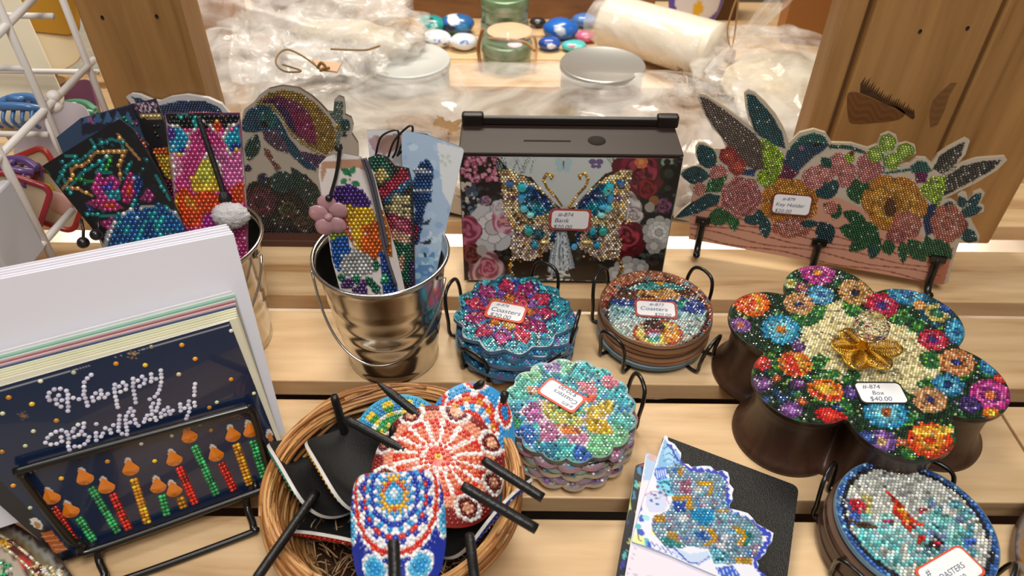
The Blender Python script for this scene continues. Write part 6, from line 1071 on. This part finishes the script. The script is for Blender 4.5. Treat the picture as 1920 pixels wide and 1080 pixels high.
# brown kraft paper lying under the film
drape('tissue_paper', [(-.30, .672), (.33, .664), (.33, .955), (-.36, .965)], 90, 50, lambda s, t: .004+.014*sin(pi*t)**.5, mat('taupe_tissue', '#8f7e66', .8, bump=.6, bs=30, var=.2), 'taupe tissue paper spread under the plastic film', 'paper', 14, .005, 12)
drape('kraft_paper', [(-.17, .69), (-.04, .69), (-.02, .90), (-.17, .90)], 50, 40, lambda s, t: .030*sin(pi*s)**.5*sin(pi*min(1, t*1.1))**.5, M_kraft, 'crinkled brown kraft paper under the film left of the butterfly bank', 'paper', 3, .010, 30)
drape('kraft_paper', [(.12, .68), (.27, .68), (.30, .96), (.14, .96)], 50, 50, lambda s, t: .034*sin(pi*s)**.5*sin(pi*min(1, t*1.1))**.5, M_kraft, 'crinkled brown kraft paper under the film right of the butterfly bank', 'paper', 8, .012, 34)
drape('plastic_film', [(-.30, .68), (.34, .665), (.36, .985), (-.36, 1.02)], 150, 90, lambda s, t: .014+.034*sin(pi*t)**.6+.008*sin(7*s+4*t), M_film, 'clear plastic film spread across the back of the shelf behind the butterfly bank', 'plastic film', 1, .008, 7, .6)
drape('plastic_film', [(-.33, .80), (-.16, .90), (-.20, 1.08), (-.42, 1.16)], 90, 60, lambda s, t: .045+.05*(1-s)*sin(pi*min(1, .2+t)), M_film2, 'crumpled cellophane end lying beside the left post', 'plastic film', 5, .016, 22)
M_soap = mat('cream_soap', '#e8dcc4', .5, bump=.3, bs=40, var=.12)
def bag(c, r, seed, label, ax=None, amp=.30, fr=1.9, m=None):
    mb = MB(); blob(mb, c, r, seed, amp, fr, 90, 60, axes=ax, ridge=True); return tag(mb.build('cellophane_bag', m or M_film2), label, 'plastic bag')
c0 = at(560, 50, .07); bag(c0, (.15, .08, .06), 4, 'large crumpled cellophane bag in the back left behind the bird cut-out'); bag(at(505, 140, .04)+[0, 0, 0], (.10, .10, .05), 9, 'crumpled clear bag between the left post and the twine loop', amp=.35)
bag(at(660, 70, .06), (.085, .06, .045), 12, 'bright crumpled cellophane around the wrapped bundle left of the pale disc', amp=.3)
mb = MB(); blob(mb, at(640, 85, .05), (.10, .05, .032), 3, .12, 3); tag(mb.build('wrapped_bundle', M_soap), 'cream bundle inside the crumpled cellophane at the back left', 'soap')
mb = MB(); c = at(757, 70, .055); lathe(mb, (0, 0, 0), [(.012, -.003), (.030, -.003), (.031, 0), (.030, .003), (.012, .003)], 40, closed=True); V = mb.v[0]; mb.v[0] = np.c_[V[:, 0], -V[:, 2], V[:, 1]]+c; tag(mb.build('wooden_ring', mat('pale_wood', '#dcb888', .6)), 'pale wooden ring standing at the right end of the wrapped bundle', 'ring')
def twine(pts, label, r=.0011, col='#8a6a3c', name='twine'):
    mb = MB(); tube(mb, curve([at(*p) for p in pts], 8), r, 6); return tag(mb.build(name, mat('jute', col, .9)), label, 'twine')
twine([(600, 130, .115), (572, 108, .118), (540, 93, .12), (522, 102, .12), (518, 120, .118), (535, 134, .118), (565, 133, .118), (530, 121, .118)], 'loop of brown jute twine on the cellophane beside the left post')
twine([(595, 128, .116), (602, 118, .122), (610, 126, .118), (600, 132, .116), (618, 127, .116)], 'small knot of brown twine at the end of the loop', .0018)
twine([(620, 92, .085), (680, 94, .085), (700, 90, .085), (712, 86, .085)], 'brown twine lying across the wrapped bundle', .0013)
mb = MB(); q = [at(*p, .113) for p in ((585, 112), (640, 118), (632, 134), (600, 130))]; mb.add(q+[p-[0, 0, .002] for p in q], [(0, 1, 2, 3), (7, 6, 5, 4)]+[(i, i+4, (i+1) % 4+4, (i+1) % 4) for i in range(4)]); tag(mb.build('gift_tag', mat('tan_card', '#d8b090', .7)), 'small tan paper tag tied to the twine knot', 'tag')
# candle jars
def jar(px, z, r, lid, body, label, lidr=.35, metal=0.):
    c = at(*px, z); t = empty('candle_jar', (c[0], c[1], 0), label, 'candle jar', 'round lidded candle jars'); mb = MB(); lathe(mb, (c[0], c[1], 0), [(.0001, .0), (r*.95, .0), (r*.97, .004), (r*.97, z-.008), (.0001, z-.008)], 48); mb.build('jar', mat('jar_body', body, .35, coat=.3), t)
    mb = MB(); lathe(mb, (c[0], c[1], z-.010), [(r, 0), (r*1.01, .002), (r*1.01, .008), (r*.985, .010), (r*.97, .0094), (.0001, .0094)], 56); mb.build('lid', mat('jar_lid', lid, lidr, metal=metal, coat=.3), t)
jar((765, 110), .045, .058, '#cfd2cf', '#b8bcb8', 'candle jar with pale grey-blue lid under the film, left of the green tins'); jar((1130, 118), .06, .0565, '#b9b8b4', '#9c8c7c', 'candle jar with silver grey lid right of the green tins', .28, .5)
# green tins
M_green = mat('sage_tin', '#7f9c78', .3, metal=.35, coat=.3); M_tag = mat('oval_tag', '#e4b890', .7)
tc = at(950, 122, 0)[:2]
for i, (z, dx, dy, lb) in enumerate(((0, 0, 0, 'sage green round tin with tan oval tag, front one of the three in cellophane'), (.0395, -.004, .078, 'sage green round tin with tan oval tag, upper one of the rear stack'), (0, -.004, .078, 'sage green round tin, lower one of the rear stack'))):
    t = empty('round_tin', (tc[0]+dx, tc[1]+dy, z), lb, 'tin', 'sage green tins'); r = .036; C_ = (tc[0]+dx, tc[1]+dy, z+.0005); mb = MB(); lathe(mb, C_, [(.0001, 0), (r-.002, 0), (r, .002), (r, .022), (r-.001, .024)], 40); mb.build('base', M_green, t)
    mb = MB(); lathe(mb, C_, [(r+.001, .022), (r+.0015, .024), (r+.0015, .036), (r, .038), (r-.003, .038), (r-.005, .0365), (.0001, .0365)], 40); mb.build('lid', M_green, t)
    
    if i < 2: mb = MB(); ax_ = [np.array([1., 0, 0]), nz([0, 1, .28 if i == 0 else 0]), nz([0, -.28 if i == 0 else 0, 1])]; blob(mb, np.array(C_)+[.004, .012 if i == 0 else 0, .0475 if i == 0 else .0405], (.034, .020, .0012), 1, .02, 2, axes=ax_); mb.build('oval_tag', M_tag, t)
mb = MB(); lathe(mb, (tc[0]+.012, tc[1]-.014, .0375), [(.0001, .0005), (.011, .0005), (.011, 0)], 24); tag(mb.build('round_sticker', M_paper), 'small white round sticker on the front green tin', 'sticker')
twine([(915, 72, .045), (950, 74, .05), (985, 80, .05), (1003, 95, .045)], 'rustic twine across the front green tin', .0022, '#a87c4c'); twine([(985, 72, .052), (1000, 68, .05), (1006, 88, .03), (1003, 125, .01)], 'tan ribbon end hanging at the right of the green tins', .002, '#d0a070')
mb = MB(); tube(mb, curve([at(905, 55, .07), at(897, 90, .03), at(902, 128, .006)], 6), .0028, 6); tag(mb.build('ribbon_end', mat('brown_ribbon', '#a06a34', .6)), 'brown ribbon end hanging at the left of the green tins', 'ribbon')
mb = MB(); s_ = .043
V = [(tc[0]+a*s_*(1+.05*noise.noise(Vector((a*3, b*3, z*30)))), tc[1]+b*s_, z) for z in np.linspace(.001, .075, 12) for a, b in [(cos(t)*(1 if z < .06 else .7), sin(t)*(1 if z < .06 else .7)) for t in np.linspace(0, 2*pi, 25)[:-1]]]
mb.add(V, [(i*24+k, i*24+(k+1) % 24, (i+1)*24+(k+1) % 24, (i+1)*24+k) for i in range(11) for k in range(24)], (1, 1, 1), 0, True); tag(mb.build('cellophane_bag', film('thin_cellophane', a=.05, rough=.06, sc=20, bump=.2)), 'thin clear cellophane bag around the front green tin', 'plastic bag')
# painted stones
def stone(px, z, r, cols, label, seed, k=(1, .8, .55)):
    c = at(*px, z); mb = MB(); r = np.array(k)*r; blob(mb, (c[0], c[1], r[2]), r, seed, .06, 1.5, 40, 24)
    V = (mb.v[0]-np.array([c[0], c[1], r[2]]))/r; C_ = np.tile(hx(cols[0]), (len(V), 1))
    for cl, (dx, dz, q) in cols[1]: m = (np.hypot(V[:, 0]-dx, V[:, 2]-dz) < q) & (V[:, 1] < .3); C_[m] = hx(cl)
    mb.c[0] = C_; tag(mb.build('painted_stone', colmat('stone_paint', .25, coat=.4)), label, 'painted stone', 'painted stones')
stone((808, 62), 0, .026, ('#1f9a98', (('#d8f0ec', (0, .3, .45)), ('#1f9a98', (0, .45, .35)), ('#14403c', (.1, .8, .15)))), 'teal painted stone with a white curve, leftmost of the row at the back', 1)
stone((858, 62), 0, .028, ('#2a68a8', (('#e8ecf4', (-.2, .7, .35)), ('#1c2c50', (-.4, 0, .4)), ('#4a9ad8', (.4, .1, .3)), ('#2a7a5a', (-.2, -.6, .35)))), 'dark and light blue painted stone with white top behind the green tins', 2)
stone((818, 88), 0, .024, ('#e4e8f0', (('#4a70b8', (.1, .2, .25)), ('#dfe6f0', (.1, .2, .14)), ('#8aa0c8', (-.5, 0, .2)), ('#58606a', (.6, -.2, .15)))), 'white painted stone with blue swirls in front of the teal one', 3)
stone((870, 92), 0, .022, ('#e8ecf4', (('#5a8ad0', (.1, .4, .3)), ('#e8ecf4', (.1, .2, .2)))), 'small white and blue painted stone left of the green tins', 4)
stone((1050, 72), 0, .029, ('#1f6ac8', (('#d8dce4', (-.05, .35, .28)), ('#c8ccd8', (.02, .05, .2)), ('#1f6ac8', (.35, .1, .15)))), 'bright blue painted stone with white figure right of the green tins', 5)
stone((1030, 93), 0, .018, ('#2a58b8', (('#e8ecf4', (.1, .1, .4)), ('#2a4a98', (-.5, .3, .35)))), 'small blue and white painted stone in front of the bright blue one', 6)
stone((1076, 95), 0, .020, ('#58c8c8', (('#8ae0dc', (.3, .3, .35)), ('#a87878', (-.2, .5, .3)))), 'pale turquoise painted stone in front of the silver lidded jar', 7, (1, .7, .4))
stone((1008, 50), 0, .014, ('#2c2a2c', (('#3c3a3c', (0, .3, .3)),)), 'small black painted stone just right of the rear green tins', 8)
stone((1094, 50), 0, .020, ('#4a7ac0', (('#6a9ad8', (.2, .3, .3)),)), 'blue painted stone partly behind the wrapped soap', 9); stone((1098, 78), 0, .016, ('#d86a98', (('#e890b0', (0, .3, .3)),)), 'pink painted stone beside the wrapped soap', 10)
c = at(1308, 82, .0)
mb = MB(); blob(mb, c+[0, .06, .055], (.045, .018, .062), 1, .04, 1.5, 64, 48, col=hx('#5a4ab8')); V = (mb.v[0]-(c+[0, .06, .055]))/np.array([.045, .018, .062]); C_ = mb.c[0]
for cl, (dx, dz, q) in (('#e8e6ec', (-.35, -.1, .42)), ('#e8e6ec', (.4, -.1, .42)), ('#3a2c70', (0, .75, .3)), ('#e8b81c', (.03, -.25, .20)), ('#e8b81c', (.03, -.42, .13))): C_[(np.hypot(V[:, 0]-dx, (V[:, 2]-dz)) < q) & (V[:, 1] < .2)] = hx(cl)
mb.c[0] = C_; tag(mb.build('painted_bird_stone', colmat('stone_paint_b', .3, coat=.4)), 'upright stone painted as a purple and white bird with yellow beak', 'painted stone')
# back boards, boxes
BF = empty('back_rail', (0, 1.26, 0), 'horizontal brown boards closing the back of the shelf', 'rail')
for z0, z1 in ((.0, .045), (.050, .115), (.120, .20)): mb = MB(); bx(mb, (-.185, 1.25, z0), (.42, 0, 0), (0, .02, 0), (0, 0, z1-z0)); bevel(mb.build('rail_board', wood('rail_pine', '#6a4426', '#9a6c42', (4, 20, 20), .6, knots=False), BF), .002)
def box(name, o, a, b, c_, m, label, cat='box', w=.002): mb = MB(); bx(mb, o, a, b, c_); return tag(bevel(mb.build(name, m), w), label, cat)
M_card = mat('brown_cardboard', '#a8713a', .7, var=.08, bs=8)
p0, p1 = at(1462, 80, .0), at(1572, 95, .0)
box('cardboard_box', (p0[0], p0[1], 0), (p1[0]-p0[0], -.02, 0), (.01, .06, 0), (.0, 0, .20), M_card, 'plain brown cardboard box standing behind the tied bag left of the right post')
p0, p1 = at(672, 50, 0), at(748, 48, 0); box('cardboard_box', (p0[0], p0[1], 0), (p1[0]-p0[0], 0, 0), (0, .06, 0), (0, 0, .14), mat('tan_board', '#c08850', .6), 'tan wooden block at the back above the pale disc')
p0, p1 = at(470, 62, 0), at(672, 62, 0); box('dark_crate', (p0[0], p0[1]+.03, 0), (p1[0]-p0[0]-.005, 0, 0), (0, .07, 0), (0, 0, .12), mat('dark_crate_wood', '#6a4424', .6), 'dark brown wooden crate behind the crumpled cellophane', 'crate')
p0, p1 = at(372, 140, 0), at(465, 75, 0); box('tan_box', (p0[0]-.02, 1.02, 0), (.085, 0, 0), (0, .08, 0), (0, 0, .13), mat('tan_board2', '#b8824e', .6), 'tan box behind the cellophane right beside the left post')
p0 = at(1345, 60, 0); box('dark_gap_block', (p0[0]-.004, p0[1]+.05, 0), (.045, 0, 0), (0, .05, 0), (0, 0, .14), mat('dark_gap_brown', '#5a3a16', .6), 'dark brown wooden block behind the twine of the tied bag', 'block')  # solid stand-in for a dark gap; its darkness is put into the colour
box('silver_box', tuple(at(1590, 92, 0)+[.02, .09, 0]), (.04, 0, 0), (0, .04, 0), (0, 0, .13), mat('silver_card', '#a8a8ac', .35, metal=.4), 'silver grey box between the cardboard box and the right post')
WB = box('white_tag_box', tuple(at(1572, 98, 0)+[.012, .0, 0]), (.035, 0, 0), (0, .03, 0), (0, 0, .035), mat('white_box', '#dcdce0', .5), 'small white box with a dark round mark beside the right post')
# wrapped soap log and tied bag
a, b = at(1135, 38, .045), at(1350, 100, .045); d = b-a; l = np.linalg.norm(d); d /= l; s_ = np.array([-d[1], d[0], 0]); up = np.array([0, 0, 1.])
mb = MB(); n = 28
V = [a+d*l*t+(s_*cos(k*2*pi/32)+up*sin(k*2*pi/32))*.040*(1+.03*noise.noise(Vector((t*4, k*.3, 1)))) for t in np.linspace(.03, .97, n) for k in range(32)]
mb.add(V, [(i*32+k, i*32+(k+1) % 32, (i+1)*32+(k+1) % 32, (i+1)*32+k) for i in range(n-1) for k in range(32)]+[tuple(range(32))[::-1], tuple((n-1)*32+k for k in range(32))], (1, 1, 1), 0, True); tag(mb.build('soap_log', mat('cream_soap_log', '#f0e6d2', .35, coat=.5, var=.12, bs=14)), 'cream soap log wrapped in shiny cellophane at the back right', 'soap')
mb = MB(); n = 70; V = []
for t in np.linspace(-.08, 1.75, n):
    for k in range(48):
        A_ = k*2*pi/48
        if t < 0: r = .044*(1+t*2)
        elif t < .9: r = .0455
        elif t < 1.06: r = .0455*(1-(t-.9)/.16)+.007*(t-.9)/.16
        elif t < 1.14: r = .007
        else: r = .007+.050*(t-1.14)**.8
        r *= 1+(.16 if t > .85 else .07)*noise.noise(Vector((cos(A_)*2.4, sin(A_)*2.4, t*(3 if t > 1.1 else 9))))*(2.2 if t > 1.14 else 1)
        bend = max(0, t-1.05); V.append(a+d*l*(t-.55*bend)+(s_*cos(A_)+up*sin(A_)*.8)*r+np.array([.02, .02, .16])*bend)
mb.add(V, [(i*48+k, i*48+(k+1) % 48, (i+1)*48+(k+1) % 48, (i+1)*48+k) for i in range(n-1) for k in range(48)], (1, 1, 1), 0, True)
tag(mb.build('cellophane_wrap', M_film2), 'shiny cellophane wrap tied with twine and flaring out above the soap log', 'plastic bag')
nk = a+d*l*1.08; mb = MB()
for i in range(4): tube(mb, [nk+d*(i-1.5)*.0022+(s_*cos(t)+up*sin(t))*.0088 for t in np.linspace(0, 2*pi, 20)[:-1]], .0012, 6, True)
tube(mb, curve([nk+[0, 0, .008], nk+[-.008, .012, .035], nk+[0, .02, .075], nk+[.005, .018, .03], nk+[0, 0, .008]], 8), .0012, 6); tube(mb, curve([nk+[0, -.008, 0], nk+[-.012, -.03, -.02], nk+[-.006, -.06, -.028]], 8), .0012, 6); tube(mb, curve([nk+[0, -.008, 0], nk+[.010, -.03, -.02], nk+[.012, -.065, -.03]], 8), .0012, 6)
tag(mb.build('twine_bow', mat('jute_bow', '#a8814e', .9)), 'jute twine bow tying the neck of the cellophane wrap', 'twine')
mb = MB(); blob(mb, at(1480, 175, .03), (.085, .115, .032), 6, .15, 2.5, 60, 40); tag(mb.build('oatmeal_soap', mat('oat_speckle', '#ddd0b4', .7, bump=.8, bs=120, var=.25)), 'speckled oatmeal coloured soap in clear wrap beside the right post', 'soap')
bag(at(1475, 165, .035), (.105, .15, .042), 15, 'clear cellophane around the oatmeal coloured soap beside the right post', amp=.22)
mb = MB()
for i in range(260):
    p = at(rnd.uniform(1265, 1385), rnd.uniform(140, 205), .012+.02*rnd.random()); q = np.array([rnd.uniform(-1, 1), rnd.uniform(-1, 1), rnd.uniform(-.2, .6)])*.02; tube(mb, [p, p+q*.5+[0, 0, .005], p+q], .0011, 4, col=hx(rnd.choice(['#b8946a', '#8a683e', '#d0b088', '#6a4c2c'])), caps=False)
tag(mb.build('raffia_shreds', colmat('raffia_b', .8)), 'heap of brown paper shreds under the tied neck of the cellophane', 'shreds', kind='stuff')

# ------------------------------------------------------------------ white wire rack at the left with hanging goods
XR = -.405; XN = (1, 0, 0); gx = lambda x, y: onp(x, y, (XR, 0, 0), XN)
WR = empty('wire_rack', (XR, .5, 0), 'white coated wire grid rack at the left edge of the shelf', 'rack')
def bar(P, r): mb = MB(); tube(mb, P, r, 10); mb.build('bar', M_white, WR)
for (x0, y0), (x1, y1), r in (((-12, -15), (118, 285), .0034), ((109, -15), (207, 225), .0032), ((-8, 268), (104, 500), .0036)):
    A, B_ = gx(x0, y0), gx(x1, y1); m_ = (A+B_)/2; z1 = A[2]+.1; bar([(m_[0], m_[1], .003), (m_[0], m_[1], z1)], r)
for (x0, y0), (x1, y1) in (((-20, 312), (176, 112)), ((30, 512), (135, 395)), ((-20, 80), (80, -20))): bar([gx(x0, y0), gx(x1, y1)], .0033)
for (x, y) in ((48, 128), (90, 252), (185, 135), (100, 30)):
    A = gx(x, y); bar([A, A+[-.25, 0, 0]], .0026)
bar([gx(84, 222), gx(122, 315)], .0018)
for (x, y) in ((100, 180), (104, 200)): mb = MB(); blob(mb, gx(x, y), (.006, .006, .005), 1, .02); mb.build('hook_end', M_white, WR)
q = gx(22, 430); mb = MB(); bx(mb, q+[-.004, -.03, -.035], (.008, 0, 0), (0, .05, 0), (0, 0, .07)); bevel(mb.build('price_channel', mat('channel', '#c9c9cf', .3)), .002); tag(bpy.data.objects['price_channel'], 'light grey plastic price channel on the wire rack at the far left', 'price channel')
def plate(name, px, x, w, h, d, m, label, cat, rot=0.):
    c = onp(*px, (x, 0, 0), XN); t = radians(rot); e1, e2 = np.array([cos(t), sin(t)*.6, sin(t)*.8]), np.array([-sin(t), cos(t)*.5, cos(t)*.86]); e2 = nz(e2); e1 = nz(e1-e2*(e1@e2)); e3 = np.cross(e1, e2)
    mb = MB(); R_ = rrect(-w/2, -h/2, w/2, h/2, min(w, h)*.18); n = len(R_); a_ = [c+e1*p[0]+e2*p[1] for p in R_]; mb.add(a_+[p-e3*d for p in a_], [tuple(range(n)), tuple(range(2*n-1, n-1, -1))]+[(i, i+n, (i+1) % n+n, (i+1) % n) for i in range(n)]); return tag(mb.build(name, m), label, cat)
def claw(px, x, col, label, s=1.):
    c = onp(*px, (x, 0, 0), XN); t = empty('hair_claw', c-[0, 0, .02*s], label, 'hair claw', 'plastic hair claws on the rack'); m = mat('claw_plastic', col, .3, coat=.4)
    for sg in (-1, 1):
        mb = MB(); tube(mb, curve([c+np.array([-.03, sg*.004, .004])*s, c+np.array([-.01, sg*.012, .010])*s, c+np.array([.015, sg*.012, .010])*s, c+np.array([.032, sg*.004, .002])*s], 5), .0055*s, 8)
        for k in range(5): p = c+np.array([-.024+.012*k, sg*.010, .006])*s; tube(mb, curve([p, p+np.array([0, sg*.012, -.010])*s, p+np.array([0, sg*.004, -.024])*s], 4), .0026*s, 6)
        mb.build('jaw', m, t)
    mb = MB(); tube(mb, [c+np.array([-.010, 0, .014])*s, c+np.array([.010, 0, .014])*s], .004*s, 8); mb.build('hinge', m, t)
mw = mat('backing_card', '#c9bcc0', .5); mw2 = mat('ivory_card', '#e8dcc0', .6)
plate('backing_card', (95, 290), -.47, .075, .11, .002, mw, 'pale mauve backing card hanging behind the middle of the wire rack', 'card', -8)
plate('backing_card', (15, 110), -.50, .07, .12, .002, mw2, 'ivory card with faint printing at the far left edge of the rack', 'card', 20)
plate('wooden_hexagon', (55, 75), -.52, .085, .085, .004, mat('pale_ply', '#ecd8b0', .6), 'large pale plywood tag hanging behind the upper rack bars', 'tag', 30)
plate('wooden_hexagon', (98, 100), -.50, .035, .035, .004, mat('dull_ply', '#b89c74', .6), 'small dull plywood tag right of the large pale one', 'tag', 45)
plate('yellow_pouch', (80, 5), -.50, .07, .06, .008, mat('mustard_felt', '#b8841c', .8), 'mustard yellow pouch hanging at the top of the rack', 'pouch', -5)
plate('clear_packet', (130, 50), -.55, .05, .11, .004, film('packet_film', c=(.75, .9, .9), a=.45, sc=50), 'clear pale teal packet hanging beside the left post', 'packet', 10)
plate('purple_book', (152, 205), -.47, .035, .06, .006, mat('purple_cover', '#7c4a68', .4), 'purple backed card beside the left post behind the rack', 'card', 10)
plate('tan_box', (70, 210), -.52, .09, .04, .02, mat('tan_box_m', '#a88450', .7), 'tan box end behind the blue hair claw', 'box', 35)
claw((38, 205), -.47, '#4a78b0', 'blue plastic hair claw on the left of the wire rack', .75); claw((138, 212), -.46, '#5a9a78', 'green plastic hair claw behind the middle rack bar', .7); claw((22, 322), -.46, '#6a4a8a', 'purple plastic hair claw at the left edge of the rack', .7)
def frame(px, x, w, h, label, col='#a82c2c', rot=-30):
    c = onp(*px, (x, 0, 0), XN); t = radians(rot); e1 = np.array([cos(t), .1, sin(t)]); e2 = np.array([-sin(t), .3, cos(t)]); e1, e2 = nz(e1), nz(e2); R_ = rrect(-w/2, -h/2, w/2, h/2, .008)
    T_0 = empty('keyring_frame', c-[0, 0, h/2], label, 'keyring', 'red framed keyrings'); mb = MB(); tube(mb, [c+e1*p[0]+e2*p[1] for p in R_], .003, 6, True); mb.build('red_rim', mat('red_plastic', col, .35, coat=.3), T_0)
    mb = MB(); n = len(R_); mb.add([c+e1*p[0]+e2*p[1] for p in R_], [tuple(range(n))], hx('#c8b498')); blob(mb, c+e1*.004+np.array([0, -.003, 0]), (.012, .003, .014), 2, .1, 2, 16, 10, col=hx('#d8a8a0')); blob(mb, c-e1*.008+e2*.01+np.array([0, -.003, 0]), (.006, .003, .008), 3, .1, 2, 16, 10, col=hx('#c8a830')); mb.build('picture', colmat('keyring_print', .4), T_0)
frame((105, 375), -.44, .045, .055, 'red framed keyring with pink and yellow picture behind the rack'); frame((30, 385), -.455, .045, .055, 'red framed keyring nearest the left frame edge', '#a02838'); frame((68, 335), -.475, .05, .05, 'red framed keyring, the highest of the three on the rack', '#b03028', 20)
mb = MB()
for i in range(26): z = .005+.0022*i; strand_c = (-.43, .475); P_ = [(strand_c[0]+(.045+.0005*i)*cos(a), strand_c[1]+.035*sin(a), z+.001*sin(a*9+i)) for a in np.linspace(0, 2*pi, 40)[:-1]]; tube(mb, P_, .0015, 5, True, col=hx(['#8a6a44', '#a88458', '#6e5030'][i % 3]))
tag(mb.build('small_wicker_basket', colmat('wicker_b', .6)), 'small tan wicker basket under the wire rack at the left', 'basket')
drape('white_cloth', [(-.40, .53), (-.31, .53), (-.31, .62), (-.42, .62)], 24, 24, lambda s, t: .010+.015*sin(pi*s), mat('white_cloth', '#e8e2d8', .8), 'crumpled white cloth between the wire rack and the left bucket', 'cloth', 4, .012, 40)
mb = MB(); q = at(20, 915, .03); blob(mb, q, (.020, .014, .010), 2, .2, 3, ridge=True); blob(mb, at(12, 940, .03), (.022, .012, .010), 5, .2, 3, ridge=True); tag(mb.build('purple_scrunchie', mat('violet_satin', '#b06ac8', .5)), 'violet satin scrunchie peeking out left of the birthday card', 'scrunchie')
